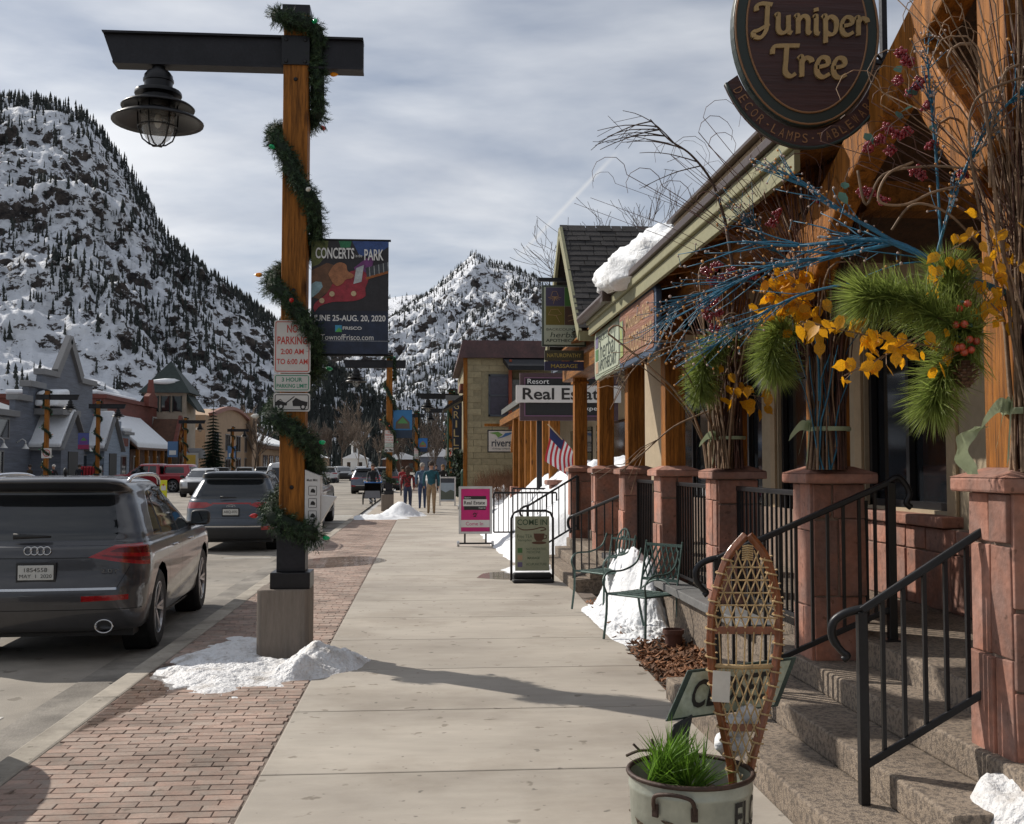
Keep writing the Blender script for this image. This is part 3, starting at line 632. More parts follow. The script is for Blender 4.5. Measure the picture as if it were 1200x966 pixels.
def sign_face(t,c,w,h,mat,ring=.012,inset=.012):
    b=MB(); rrect(b,c,w,h,.022,.004); p=b.build('panel',M_signw,t)
    if mat: q=MB(); rrect(q,c+NF*.0052,w-2*inset,h-2*inset,.018,0,hole=.007); q.build('border',mat,p)
    return p
def make_parking_sign():
    t=thing('parking_sign','','sign'); y=-.118
    c=V((.05,y,2.76)); p=sign_face(t,c,.325,.475,M_signred); q=MB()
    for s,z,w,h in (("NO",2.92,.095,.072),("PARKING",2.815,.265,.072),("2:00 AM",2.715,.205,.05),("TO 6:00 AM",2.625,.275,.05)): text(q,s,(.05,y-.0056,z),XR,ZU,w,h,B1)
    q.build('lettering',M_signred,p)
    c=V((.05,y,2.435)); p=sign_face(t,c,.325,.16,M_signgreen); q=MB()
    text(q,"3 HOUR",(.05,y-.0056,2.463),XR,ZU,.18,.038,B1); text(q,"PARKING LIMIT",(.05,y-.0056,2.407),XR,ZU,.27,.036,B1); q.build('lettering',M_signgreen,p)
    c=V((.05,y,2.26)); p=sign_face(t,c,.325,.165,M_ink); q=MB(); yy=y-.0056
    def pl(P): q.poly([(x,yy,z) for x,z in P])
    pl([(-.095,2.23),(.005,2.23),(.01,2.25),(-.02,2.262),(-.06,2.275),(-.095,2.262)]); pl([(.06,2.225),(.185,2.225),(.19,2.262),(.135,2.275),(.085,2.30),(.055,2.27)])
    pl([(-.02,2.245),(.07,2.315),(.076,2.309),(-.012,2.238)]); pl([(-.085,2.27),(-.05,2.29),(-.03,2.27),(-.034,2.266),(-.05,2.283),(-.08,2.264)])
    q.build('tow_symbol',M_ink,p)
    for x,z in ((-.045,2.222),(.15,2.218)):
        MB().lathe([(0,.002),(.026,.002),(.026,.001)],14,(x,yy,z),Matrix.Rotation(R(90),3,'X')).build('wheel_symbol',M_ink,p); MB().lathe([(0,.003),(.014,.003)],12,(x,yy-.0005,z),Matrix.Rotation(R(90),3,'X')).build('hub_symbol',M_signw,p)
    return t
ps=make_parking_sign(); ps.location=LP; ps['label']='white no parking and tow-away sign on the nearest lamp post'; ps['group']='no parking signs'
copy_tree(ps,(-1.45,41,0),0,'small no parking sign on the second lamp post','no parking signs')
copy_tree(ps,(-.85,84,0),0,'tiny no parking sign on the distant lamp post behind the couple','no parking signs')
# ---- banners
M_ban=M('banner_navy',(.012,.017,.034),.55,var=.25,scale=3,bump=.05)
def banner_frame(t):
    k=MB()
    for z in (3.755,2.70): k.tube([(.16,0,z),(.92,0,z)],.011,8)
    k.build('rod',M_black,t,smooth=True)
def make_banner(label):
    t=thing('street_banner',label,'banner',group='street banners'); banner_frame(t)
    x0,x1,z0,z1=.20,.90,2.71,3.75
    b=MB(); b.box(x0,-.004,z0,x1,.004,z1); cl=b.build('cloth',M_ban,t)
    W=x1-x0; H=z1-z0
    lay=[0]
    def pr(name,P,mat):
        lay[0]+=1; y=-.0045-.0006*lay[0]; q=MB(); q.poly([(x0+a*W,y,z1-bb*H) for a,bb in P]); return q.build(name,mat,cl)
    f=lambda n,c:M('print_'+n,c,.55,var=.3,scale=14,bump=0)
    pr('print_patch',[(0,0),(1,0),(1,.62),(0,.62)],f('dark',(.02,.018,.022)))
    pr('print_patch',[(0,0),(.22,0),(.20,.13),(.1,.21),(0,.24)],f('moss',(.10,.12,.03)))
    pr('print_patch',[(.35,0),(.52,0),(.5,.06),(.38,.07)],f('green',(.02,.16,.07)))
    pr('print_patch',[(.52,0),(1,0),(1,.05),(.8,.14),(.62,.13)],f('blue',(.03,.07,.22)))
    pr('print_patch',[(0,.27),(.2,.2),(.3,.22),(.28,.42),(.1,.52),(0,.5)],f('brown',(.13,.06,.028)))
    pr('print_patch',[(.55,.24),(.70,.16),(.82,.13),(.79,.22),(.72,.32),(.60,.32)],f('violet',(.16,.04,.17)))
    P=[V((a,bb,0)) for a,bb in ((.03,.60),(.06,.55),(.2,.47),(.3,.36),(.42,.30),(.58,.26),(.70,.28),(.74,.34),(.70,.42),(.70,.49),(.58,.53),(.44,.54),(.28,.545),(.12,.58),(.05,.635))]
    pr('guitar_print',[(p.x,p.y) for p in cr_spline(P,3)],f('red',(.30,.025,.04)))
    pr('print_patch',[(.0,.39),(.06,.365),(.13,.37),(.15,.41),(.1,.46),(.02,.505),(0,.51)],f('pale',(.22,.34,.38)))
    pr('guitar_neck',[(.70,.24),(1,.185),(1,.265),(.72,.325)],f('neck',(.045,.05,.06))); pr('print_patch',[(.7,.325),(1,.262),(1,.285),(.71,.345)],f('orange',(.28,.09,.02)))
    for k in range(5): pr('fret',[(.745+.06*k,.232-.011*k),(.757+.06*k,.23-.011*k),(.765+.06*k,.315-.0125*k),(.753+.06*k,.317-.0125*k)],f('fret',(.28,.3,.3)))
    pr('pickup_print',[(.58,.245),(.68,.215),(.65,.365),(.545,.385)],f('plate',(.42,.45,.46)))
    P=[V((a,bb,0)) for a,bb in ((.22,.30),(.28,.23),(.36,.195),(.45,.215),(.47,.27),(.55,.305),(.52,.335),(.45,.345),(.40,.385),(.33,.405),(.27,.37))]
    pr('hand_print',[(p.x,p.y) for p in cr_spline(P,3)],f('skin',(.34,.14,.06)))
    for a,bb in ((.27,.475),(.14,.535),(.55,.47)): pr('knob_print',[(a+.035*math.cos(k*PI/5),bb+.024*math.sin(k*PI/5)) for k in range(10)],f('cream',(.55,.42,.25)))
    pr('print_patch',[(0,.70),(1,.64),(1,1),(0,1)],f('navy',(.013,.022,.05))); pr('band',[(0,.885),(1,.885),(1,.89),(0,.89)],f('line',(.25,.27,.3)))
    q=MB(); y=-.0045-.0006*(lay[0]+1)
    X=lambda a:x0+a*W; Z=lambda bb:z1-bb*H
    text(q,"CONCERTS",(X(.305),y,Z(.115)),XR,ZU,W*.50,H*.098,B1); text(q,"PARK",(X(.81),y,Z(.125)),XR,ZU,W*.25,H*.098,B1); text(q,"in the",(X(.615),y,Z(.135)),XR,ZU,W*.085,H*.028,B0)
    text(q,"JUNE 25-AUG. 20, 2020",(X(.50),y,Z(.695)),XR,ZU,W*.93,H*.07,B1); text(q,"FRISCO",(X(.535),y,Z(.775)),XR,ZU,W*.245,H*.028,B1); text(q,"TownofFrisco.com",(X(.47),y,Z(.855)),XR,ZU,W*.68,H*.05,B0)
    q.build('lettering',plain('print_white',(.72,.72,.70),.5),cl)
    lay[0]+=1; pr('emblem',[(.315,.75),(.40,.75),(.40,.81),(.315,.81)],f('emb',(.05,.3,.5))); pr('emblem_leaf',[(.315,.81),(.36,.77),(.40,.79),(.40,.81)],f('embg',(.1,.4,.1)))
    return t
bn=make_banner('dark concert banner with red guitar print hanging from the nearest lamp post'); bn.location=LP
def make_banner2(label,c_top,c_low,c_sh,loc,rz=0):
    t=thing('street_banner',label,'banner',loc,'street banners',rz); o=thing
    k=MB()
    for z in (3.755,2.70): k.tube([(.16,0,z),(.92,0,z)],.011,8)
    k.build('rod',M_black,t,local=True)
    cl=MB().box(.20,-.004,2.71,.90,.004,3.75).build('cloth',plain('ban_'+label[:9],c_top,.6),t,local=True)
    for sgn in (-1,1):
        MB().poly([(.20,sgn*.006,2.71),(.9,sgn*.006,2.71),(.9,sgn*.006,3.0),(.2,sgn*.006,3.0)]).build('lower_band',plain('banl_'+label[:9],c_low,.6),cl,local=True)
        MB().poly([(.28,sgn*.008,3.05),(.82,sgn*.008,3.05),(.8,sgn*.008,3.3),(.55,sgn*.008,3.55),(.3,sgn*.008,3.3)]).build('house_print',plain('bans_'+label[:9],c_sh,.6),cl,local=True)
        MB().poly([(.35,sgn*.009,3.25),(.75,sgn*.009,3.25),(.55,sgn*.009,3.48)]).build('roof_print',plain('print_roofgreen',(.08,.25,.08),.6),cl,local=True)
    return t
make_banner2('blue banner with a green roofed house print on the second lamp post',(.03,.16,.36),(.012,.03,.06),(.10,.08,.06),(-1.45,41,0))
make_banner2('small blue banner on the distant lamp post behind the couple',(.02,.14,.40),(.012,.03,.08),(.25,.12,.07),(-.85,84,0))
make_banner2('purple and blue banner on the lamp post before the blue shop wing',(.08,.10,.30),(.30,.03,.10),(.16,.05,.25),(-21.4,72,0),PI)
def round_sign(loc,label):
    t=thing('round_symbol_sign',label,'sign',loc,'white signs with red ring symbols'); b=MB(); c=V((0,-.13,2.35)); rrect(b,c,.55,.55,.03,.006); p=b.build('panel',M_signw,t,local=True)
    MB().lathe([(.16,0),(.2,0)],20,c+NF*.008,Matrix.Rotation(R(90),3,'X')).build('ring',M_signred,p,local=True)
    MB().poly([c+NF*.008+V(q) for q in ((-.03,0,-.1),(.03,0,-.1),(.05,0,.06),(0,0,.13),(-.05,0,.02))]).build('symbol',M_signred,p,local=True)
round_sign((1.30,60,0),'white sign with red ring symbol on the lamp post by the olive siding'); round_sign((-21,62.5,0),'white sign with red ring symbol on the lamp before the grey shopfront')
# ---- bag dispenser on the post
t=thing('bag_dispenser','white bag dispenser box fixed to the side of the nearest lamp post','dispenser',(LP.x+.24,LP.y,1.0))
bx=MB(); x0,x1=LP.x+.17,LP.x+.31; y0,y1=LP.y-.11,LP.y+.10
bx.add([(x0,y0,1.06),(x1,y0,1.06),(x1,y1,1.06),(x0,y1,1.06),(x0,y0,1.66),(x1,y0,1.60),(x1,y1,1.60),(x0,y1,1.66)],[(0,3,2,1),(4,5,6,7),(0,1,5,4),(1,2,6,5),(2,3,7,6),(3,0,4,7)])
bd=bx.build('box',M('enamel_white',(.62,.61,.60),.4,var=.06,bump=.03),t,bevel=.006)
MB().prism([(x1,y0+.02,1.18),(x1+.13,y0+.02,1.40),(x1+.13,y0+.02,1.415),(x1,y0+.02,1.43)],(0,.15,0)).build('chute',MATS['enamel_white'],t,bevel=.004)
q=MB(); text(q,"Mutt Mitt",((x0+x1)/2-.005,y0-.0015,1.565),XR,ZU,.095,.022,B1); q.build('lettering',M_ink,bd)
for z in (1.47,1.36,1.25):
    q=MB(); rrect(q,V(((x0+x1)/2,y0-.001,z)),.075,.085,.008,.0005,hole=.004); q.build('picture_frame',M_ink,bd)
    q=MB(); q.poly([((x0+x1)/2+a,y0-.0015,z+b) for a,b in ((-.02,-.015),(.02,-.02),(.025,.0),(.005,.02),(-.012,.012))]); q.build('pictogram',M_ink,bd)
# ================================================================== VEHICLES
def paint(name,col,metal=.35,rough=.32):
    return M(name,col,rough,metal,var=.08,scale=2,bump=.02,bscale=30,coat=.8)
M_carglass=M('car_glass',(.010,.012,.014),.04,var=.1,bump=0,spec=.8)
M_plastic=M('black_plastic',(.02,.02,.021),.6,var=.15,bump=.06,bscale=90)
M_chrome=M('chrome',(.62,.62,.63),.18,1,var=.04,bump=0); M_tail=M('tail_lamp',(.28,.008,.010),.12,var=.25,scale=9,bump=.05,bscale=40,coat=.6); M_head=M('head_lamp',(.6,.62,.62),.08,.3,var=.2,bump=0,coat=.5)
M_tailc=M('tail_lamp_core',(.10,.004,.006),.1,var=.3,scale=14,bump=.1,bscale=60,coat=.6); M_seam=plain('panel_gap',(.006,.006,.007),.8); M_alloy=M('alloy_wheel',(.42,.42,.43),.32,.8,var=.12,bump=0); M_plate=plain('number_plate',(.55,.55,.52),.5)
def lvl_interp(keys,n):
    "keys: rows (z,halfwidth,y_rear,y_front,r_rear,r_front); Catmull-Rom over rows"
    K=[np.array(k,float) for k in keys]; out=[]
    for i in range(len(K)-1):
        p0,p1,p2,p3=K[max(i-1,0)],K[i],K[i+1],K[min(i+2,len(K)-1)]
        st=n if np.abs(p2-p1).max()>.12 else max(1,n//2)
        for k in range(st):
            t=k/st; q=.5*((2*p1)+(p2-p0)*t+(2*p0-5*p1+4*p2-p3)*t*t+(3*p1-p0-3*p2+p3)*t**3); q[0]=p1[0]+(p2[0]-p1[0])*t; out.append(q)
    out.append(K[-1]); return out
def plan(row,ns=22,nc=7,nr=8):
    z,w,y0,y1,rr,rf=row; rr=min(rr,w*.95); rf=min(rf,w*.95); P=[]
    bow=.085
    for i in range(nr): t=i/nr; P.append((t*(w-rr),y0+.0*t))
    P=[(x,y0+bow*(x/w)**2*(w/.95)) for x,_ in P]; yb=y0+bow*((w-rr)/w)**2*(w/.95)
    for i in range(nc): a=R(-90+90*i/nc); P.append((w-rr+rr*math.cos(a),yb+rr+rr*math.sin(a)))
    ya,yz=yb+rr,y1-rf-bow
    for i in range(ns): t=i/ns; P.append((w+.012*math.sin(PI*t),ya+(yz-ya)*t))
    for i in range(nc): a=R(90*i/nc); P.append((w-rf+rf*math.cos(a),yz+rf*math.sin(a)))
    yf=yz+rf
    for i in range(nr+1): t=1-i/nr; x=t*(w-rf); P.append((x,yf+bow*(1-(x/max(1e-3,w-rf))**2)))
    full=P+[(-x,y) for x,y in reversed(P[1:-1])]
    return [(x,y,z) for x,y in full]
def loft_bm(keys,n=4,cap=True):
    rows=lvl_interp(keys,n); bm=bmesh.new(); rings=[]
    for r in rows: rings.append([bm.verts.new(p) for p in plan(r)])
    k=len(rings[0])
    for a,b in zip(rings,rings[1:]):
        for i in range(k): bm.faces.new((a[i],a[(i+1)%k],b[(i+1)%k],b[i]))
    if cap:
        try: bm.faces.new(rings[-1]); bm.faces.new(list(reversed(rings[0])))
        except Exception: pass
    bm.normal_update(); return bm
def inside(poly,p):
    s=None
    for (a,b),(c,d) in zip(poly,poly[1:]+poly[:1]):
        q=(c-a)*(p[1]-b)-(d-b)*(p[0]-a)
        if abs(q)<1e-9: continue
        if s is None: s=q>0
        elif (q>0)!=s: return False
    return True
def carve(bm,lay,poly,ax,pid,flt,delete=False):
    "ax 0: polygon in (y,z) seen along x; ax 1: polygon in (x,z) seen along y; ax 2: polygon (x,y) seen from above. convex"
    i,j=((1,2),(0,2),(0,1))[ax]
    lo=[min(p[k] for p in poly)-.02 for k in (0,1)]; hi=[max(p[k] for p in poly)+.02 for k in (0,1)]
    for a,b in zip(poly,poly[1:]+poly[:1]):
        fs=[f for f in bm.faces if flt(f) and not (max(v.co[i] for v in f.verts)<lo[0] or min(v.co[i] for v in f.verts)>hi[0] or max(v.co[j] for v in f.verts)<lo[1] or min(v.co[j] for v in f.verts)>hi[1])]
        if not fs: return
        co=[0,0,0]; co[i],co[j]=a; no=[0,0,0]; no[i],no[j]=-(b[1]-a[1]),b[0]-a[0]
        geom=list({e for f in fs for e in f.edges}|{v for f in fs for v in f.verts})+fs
        bmesh.ops.bisect_plane(bm,geom=geom,dist=1e-5,plane_co=co,plane_no=no)
    sel=[f for f in bm.faces if flt(f) and inside(poly,(f.calc_center_median()[i],f.calc_center_median()[j]))]
    if delete: bmesh.ops.delete(bm,geom=sel,context='FACES')
    else:
        for f in sel: f[lay]=pid
def circ(cy,cz,r,n=16): return [(cy+r*math.cos(2*PI*k/n+.01),cz+r*math.sin(2*PI*k/n+.01)) for k in range(n)]
def split_parts(bm,lay,root,names):
    "names: pid -> (part name, material, split_by_side)"
    bm.normal_update(); groups={}
    for f in bm.faces:
        nm,mt,sp,par=names[f[lay]]; s=(1 if f.calc_center_median().x>0 else -1) if sp else 0
        groups.setdefault((f[lay],s),[]).append(f)
    made={}
    for (pid,s),fs in sorted(groups.items()):
        nm,mt,sp,par=names[pid]; idx={}; vs=[]; nr=[]; F=[]
        for f in fs:
            q=[]
            for v in f.verts:
                if v.index not in idx: idx[v.index]=len(vs); vs.append(v.co[:]); nr.append(v.normal[:])
                q.append(idx[v.index])
            F.append(q)
        mb=MB(); mb.v=vs; mb.f=F; mb.m=[0]*len(F); pr=made.get(par) if par else root
        o=mb.build(nm,mt,pr or root,smooth=True,local=True)
        try: o.data.normals_split_custom_set_from_vertices([V(q) for q in nr])
        except Exception: pass
        if nm not in made: made[nm]=o
    return made
def wheel_parts(root,x,y,r,wd,name='wheel',spokes=5,steer=0,rimmat=None,detail=True):
    s=1 if x>0 else -1; Mr=Matrix.Rotation(R(90)*s,3,'Y')
    tyre=MB().lathe([(r*.66,-wd/2),(r*.9,-wd/2),(r*.97,-wd*.42),(r,-wd*.3),(r,wd*.3),(r*.97,wd*.42),(r*.9,wd/2),(r*.66,wd/2-.01)],32,(x,y,r),Mr).build(name,M_rubber,root,smooth='auto',local=True)
    rim=MB(); rim.lathe([(r*.67,-wd*.3),(r*.67,wd/2-.012),(r*.63,wd/2-.008),(r*.60,wd/2-.03),(r*.60,-.02)],32,(x,y,r),Mr)
    rim.lathe([(0,wd*.5-.04),(r*.13,wd*.5-.04),(r*.15,wd*.5-.07)],14,(x,y,r),Mr)
    for k in range(spokes):
        a=2*PI*k/spokes+.3
        for da in ((-.16,.16) if detail else (0,)):
            c,s2=math.cos(a),math.sin(a); c2,s3=math.cos(a+da),math.sin(a+da)
            p=V((x,y,r))+Mr@V((r*.08*c,r*.08*s2,wd*.5-.05)); q=V((x,y,r))+Mr@V((r*.62*c2,r*.62*s3,wd*.5-.025)); rim.beam(p,q,.028 if detail else .05,.03,up=(s,0,0))
    rim.build('rim',rimmat or M_alloy,tyre,local=True)
    MB().lathe([(0,.0),(r*.62,.0)],24,(x-s*.02,y,r),Mr).build('brake_disc',M_plastic,tyre,local=True)
def mirror(root,x,y,z,mat):
    s=1 if x>0 else -1; m=MB()
    def fn(i,j):
        a=2*PI*i/16; t=PI*j/8; e=.55
        sg=lambda q:math.copysign(abs(q)**e,q)
        return V((x+s*.12+.115*sg(math.sin(t)*math.cos(a)),y+.03+.07*sg(math.cos(t)),z+.03+.085*sg(math.sin(t)*math.sin(a))))
    m.grid(fn,16,9,0,True); m.box(min(x-s*.03,x+s*.06),y-.03,z-.06,max(x-s*.03,x+s*.06),y+.04,z-.01)
    o=m.build('wing_mirror',M_plastic,root,smooth=True,local=True,fix=True); MB().box(x+s*.12-.09,y-.045,z-.035,x+s*.12+.09,y-.041,z+.095).build('mirror_glass',M_carglass,o,local=True)
def suv(name,label,mat,loc,rz,Ln=4.63,Wd=1.9,Ht=1.65,style='a',wr=.375,wheelbase=2.81,rear_axle=.98,cls='suv',hi=True,group=None,trim=None):
    t=thing(name,label,'car',loc,group,rz); w=Wd/2; k=Ht/1.65; n=4 if hi else 3
    keys=[(.24,w*.80,.16,Ln-.22,.25,.45),(.27,w*.93,.06,Ln-.10,.22,.45),(.40,w*.965,.015,Ln-.03,.24,.45),(.55,w*.985,.0,Ln,.33,.46),(.64,w*.995,.015,Ln-.005,.33,.46),(.74,w,.055,Ln-.03,.34,.46),
      (.88,w*.995,.07,Ln-.08,.34,.46),(.97,w*.975,.095,Ln-.32,.33,.45),(1.02*k,w*.955,.13,Ln-.80,.31,.42),(1.055*k,w*.935,.165,Ln-1.28,.29,.40),(1.15*k,w*.895,.25,Ln-1.50,.26,.36),(1.35*k,w*.80,.43,Ln-1.92,.24,.34),(1.48*k,w*.735,.54,Ln-2.18,.22,.32),(1.52*k,w*.71,.47,Ln-2.27,.16,.30),(1.565*k,w*.675,.40,Ln-2.42,.16,.30),(1.60*k,w*.60,.43,Ln-2.62,.16,.30),(1.618*k,w*.45,.56,Ln-2.85,.16,.28),(1.624*k,w*.2,.9,Ln-3.1,.1,.15)]
    bm=loft_bm(keys,n); lay=bm.faces.layers.int.new('part')
    side=lambda f:abs(f.normal.x)>.35 and abs(f.calc_center_median().x)>.3
    rear=lambda f:f.normal.y<-.12 and f.calc_center_median().y<1.0
    front=lambda f:f.normal.y>.12 and f.calc_center_median().y>Ln-2.4
    ra,fa=rear_axle,rear_axle+wheelbase
    lowside=lambda f:abs(f.calc_center_median().x)>.5 and f.calc_center_median().z<.95
    low=lambda f:f.calc_center_median().z<.5
    names={0:('body',mat,False,None),1:('side_window',M_carglass,True,'body'),2:('rear_window',M_carglass,False,'body'),3:('tail_light',M_tail,True,'body'),4:('lower_cladding',M_plastic if style!='a' else mat,False,'body'),5:('windscreen',M_carglass,False,'body'),
      6:('panel_gap',M_seam,False,'body'),7:('window_trim',M_chrome,True,'body'),8:('head_light',M_head,True,'body'),9:('reflector',M_tail,True,'body'),10:('grille',M_plastic,False,'body'),11:('chrome_strip',M_chrome,False,'body'),12:('lamp_core',M_tailc,True,'body')}
    z1=.36 if style=='a' else .50
    carve(bm,lay,[(-.3,.1),(Ln+.3,.1),(Ln+.3,z1),(-.3,z1)],0,4,lambda f:f.calc_center_median().z<.7)
    for c in (ra,fa): carve(bm,lay,circ(c,wr+.02,wr+.075),0,4,lowside)
    for c in (ra,fa): carve(bm,lay,circ(c,wr+.02,wr+.04),0,0,lowside,True)
    zb,zt=1.055*k,1.50*k
    outl=[(.80,zb+.025),(.95,zb+.20),(1.22,zt-.035),(1.75,zt+.015),(2.35,zt-.02),(3.02,zb+.10),(3.14,zb),(2.0,zb-.012)]
    cy=sum(p[0] for p in outl)/8; cz=sum(p[1] for p in outl)/8
    trimp=[(cy+(a-cy)*1.022,cz+(b-cz)*1.075) for a,b in outl]
    carve(bm,lay,trimp,0,7 if trim is None else trim,side); carve(bm,lay,outl,0,1,side)
    if hi:
        for a,b,c,d in ((1.13,zb-.05,1.33,zt+.03),(2.06,zb-.05,2.06,zt+.05)):
            carve(bm,lay,[(a-.035,b),(a+.035,b),(c+.035,d),(c-.035,d)],0,6,lambda f:side(f) and f[lay]==1)
        for pts in ([(1.16,zb),(1.166,zb),(1.40,.55),(1.394,.55)],[(2.05,.30),(2.058,.30),(2.07,zb),(2.062,zb)],[(3.16,.30),(3.168,.30),(3.22,zb),(3.212,zb)],[(1.40,.30),(2.06,.30),(2.06,.307),(1.40,.307)]):
            carve(bm,lay,pts,0,6,lambda f:side(f) and f[lay]==0)
    rb=1.065*k
    if style=='a':
        carve(bm,lay,[(-.64,rb-.012),(.64,rb-.012),(.67,rb+.05),(.545,zt-.015),(-.545,zt-.015),(-.67,rb+.05)],1,2,rear)
        for s in (1,-1):
            carve(bm,lay,[(s*.44,.885),(s*.97,.80),(s*.985,1.0),(s*.66,.985)],1,3,lambda f:f.calc_center_median().y<.36); carve(bm,lay,[(s*.56,.893),(s*.93,.838),(s*.95,.872),(s*.56,.905)],1,12,lambda f:f.calc_center_median().y<.36 and f[lay]==3); carve(bm,lay,[(s*.62,.93),(s*.95,.905),(s*.96,.965),(s*.70,.962)],1,12,lambda f:f.calc_center_median().y<.36 and f[lay]==3); carve(bm,lay,[(s*.40,.515),(s*.80,.525),(s*.80,.57),(s*.40,.562)],1,9,rear)
        carve(bm,lay,[(-.70,.612),(.70,.612),(.70,.632),(-.70,.632)],1,11,rear)
        carve(bm,lay,[(-.73,.878),(.73,.878),(.73,.885),(-.73,.885)],1,6,lambda f:rear(f) and f[lay]==0)
        for s in (1,-1): carve(bm,lay,[(s*.70,.63),(s*.707,.63),(s*.80,.80),(s*.793,.80)],1,6,lambda f:rear(f) and f[lay]==0)
        carve(bm,lay,[(-.9,.445),(.9,.445),(.9,.452),(-.9,.452)],1,6,lambda f:rear(f) and f[lay]==0)
    else:
        carve(bm,lay,[(-.72,rb-.0),(.72,rb-.0),(.74,rb+.05),(.60,zt-.02),(-.60,zt-.02),(-.74,rb+.05)],1,2,rear)
        for s in (1,-1): carve(bm,lay,[(s*.36,.975),(s*.55,.91),(s*.985,.90),(s*.985,1.03),(s*.5,1.03)],1,3,lambda f:f.calc_center_median().y<.40)
        carve(bm,lay,[(-.40,.99),(.40,.99),(.40,1.022),(-.40,1.022)],1,3,rear)
        for s in (1,-1): carve(bm,lay,[(s*.62,.46),(s*.88,.47),(s*.88,.55),(s*.62,.53)],1,9,rear)
        carve(bm,lay,[(-.62,.52),(.62,.52),(.62,.545),(-.62,.545)],1,11,rear)
        carve(bm,lay,[(-.73,.70),(.73,.70),(.73,.707),(-.73,.707)],1,6,lambda f:rear(f) and f[lay]==0)
    carve(bm,lay,[(-.74,zb+.03),(.74,zb+.03),(.60,zt-.03),(-.60,zt-.03)],1,5,front)
    for s in (1,-1): carve(bm,lay,[(s*.52,.72),(s*.96,.76),(s*.96,.90),(s*.60,.86)],1,8,lambda f:f.calc_center_median().y>Ln-.75)
    carve(bm,lay,[(-.42,.42),(.42,.42),(.45,.84),(-.45,.84)],1,10,front)
    bm.verts.index_update(); P=split_parts(bm,lay,t,names); bm.free(); body=P['body']
    MB().box(-w*.86,.25,.20,w*.86,Ln-.3,.42).build('underbody',M_plastic,t,local=True)
    for c in (ra,fa):
        for s in (-1,1):
            MB().lathe([(0,-.14),(wr+.055,-.14),(wr+.055,.10)],20,(s*(w-.16),c,wr+.02),Matrix.Rotation(R(90)*s,3,'Y'),).build('wheel_well',M_seam,t,local=True)
            wheel_parts(t,s*(w-.135),c,wr,.25,detail=hi)
    for s in (-1,1):
        mirror(t,s*w*.93,Ln-1.62,1.10*k,mat)
        zr=1.555*k; rr=[(s*w*.655,.80,zr-.02),(s*w*.685,.90,zr+.055),(s*w*.70,1.3,zr+.075),(s*w*.70,1.9,zr+.07),(s*w*.685,2.25,zr+.03),(s*w*.675,2.35,zr-.03)]
        MB().tube(cr_spline(rr,5),.019,8).build('roof_rail',M_chrome if style=='a' else M_plastic,t,smooth=True,local=True)
        for yy in (1.52,2.52):
            MB().tube([(s*w*1.0,yy,.925*k),(s*(w*1.0+.028),yy+.03,.93*k),(s*(w*1.0+.028),yy+.17,.93*k),(s*w*1.0,yy+.20,.925*k)],.012,6).build('door_handle',M_chrome if style=='a' else mat,t,smooth=True,local=True)
    MB().tube([(-.22,.10,rb+.035),(-.05,.125,rb+.03),(.10,.13,rb+.028)],[.03,.018,.010],6).build('rear_wiper',M_plastic,t,smooth=True,local=True)
    pz=.765 if style=='a' else .83
    pf=MB().box(-.175,.035,pz-.085,.175,.06,pz+.085).build('plate_frame',M_plastic,t,bevel=.006,local=True); MB().box(-.155,.028,pz-.062,.155,.036,pz+.062).build('number_plate',M_plate,pf,bevel=.003,local=True)
    MB().blob((0,.95,1.66*k),(.02,.05,.04),8,6).build('antenna_fin',M_plastic,t,smooth=True,local=True)
    return t,body
M_grey=paint('paint_dark_grey',(.055,.055,.060),.5,.35); M_blue=paint('paint_blue_grey',(.045,.055,.072),.4,.35); M_silver=paint('paint_silver',(.42,.42,.42),.6,.35); M_red=paint('paint_red',(.32,.010,.02),.1,.3); M_blue2=paint('paint_slate',(.09,.11,.15),.4,.35); M_dk=paint('paint_graphite',(.03,.03,.033),.4,.35); M_white_c=paint('paint_white',(.55,.55,.55),0,.35)
# nearest parked car
carA,bodyA=suv('parked_suv','dark grey SUV parked nearest the camera at the kerb, seen from behind',M_grey,(-3.53,10.24,-.10),R(3.0),Ht=1.60,rear_axle=.90,wr=.362,group='cars parked along the near kerb')
carA.scale=(1,1,1.075)
for i in range(4):
    x=-.083+i*.055; MB().tube([(x+.034*math.cos(q*PI/10),.083-.010,.945+.034*math.sin(q*PI/10)) for q in range(21)],.0055,6).build('badge_ring',M_chrome,carA,smooth=True,local=True)
q=MB(); text(q,"2.0T",(.64,.055,.772),XR,ZU,.16,.034,B1); q.build('badge_lettering',M_chrome,carA,local=True)
q=MB(); text(q,"1854558",(0,.026,.788),XR,ZU,.20,.034,B0); text(q,"MAY  1  2020",(0,.026,.736),XR,ZU,.28,.030,B0); q.build('plate_lettering',M_ink,carA,local=True)
ex=MB().lathe([(.075,.0),(.085,-.03),(.08,-.05),(.068,-.04),(.062,.08)],20,(.60,.08,.305),Matrix.Rotation(R(-90),3,'X')@Matrix.Scale(.72,3,(0,1,0))).build('exhaust_pipe',M_chrome,carA,smooth=True,local=True)
for s in (-1,1): MB().blob((s*.36,1.15,1.02),(.20,.10,.28),10,8).build('head_rest',M_plastic,carA,smooth=True,local=True)
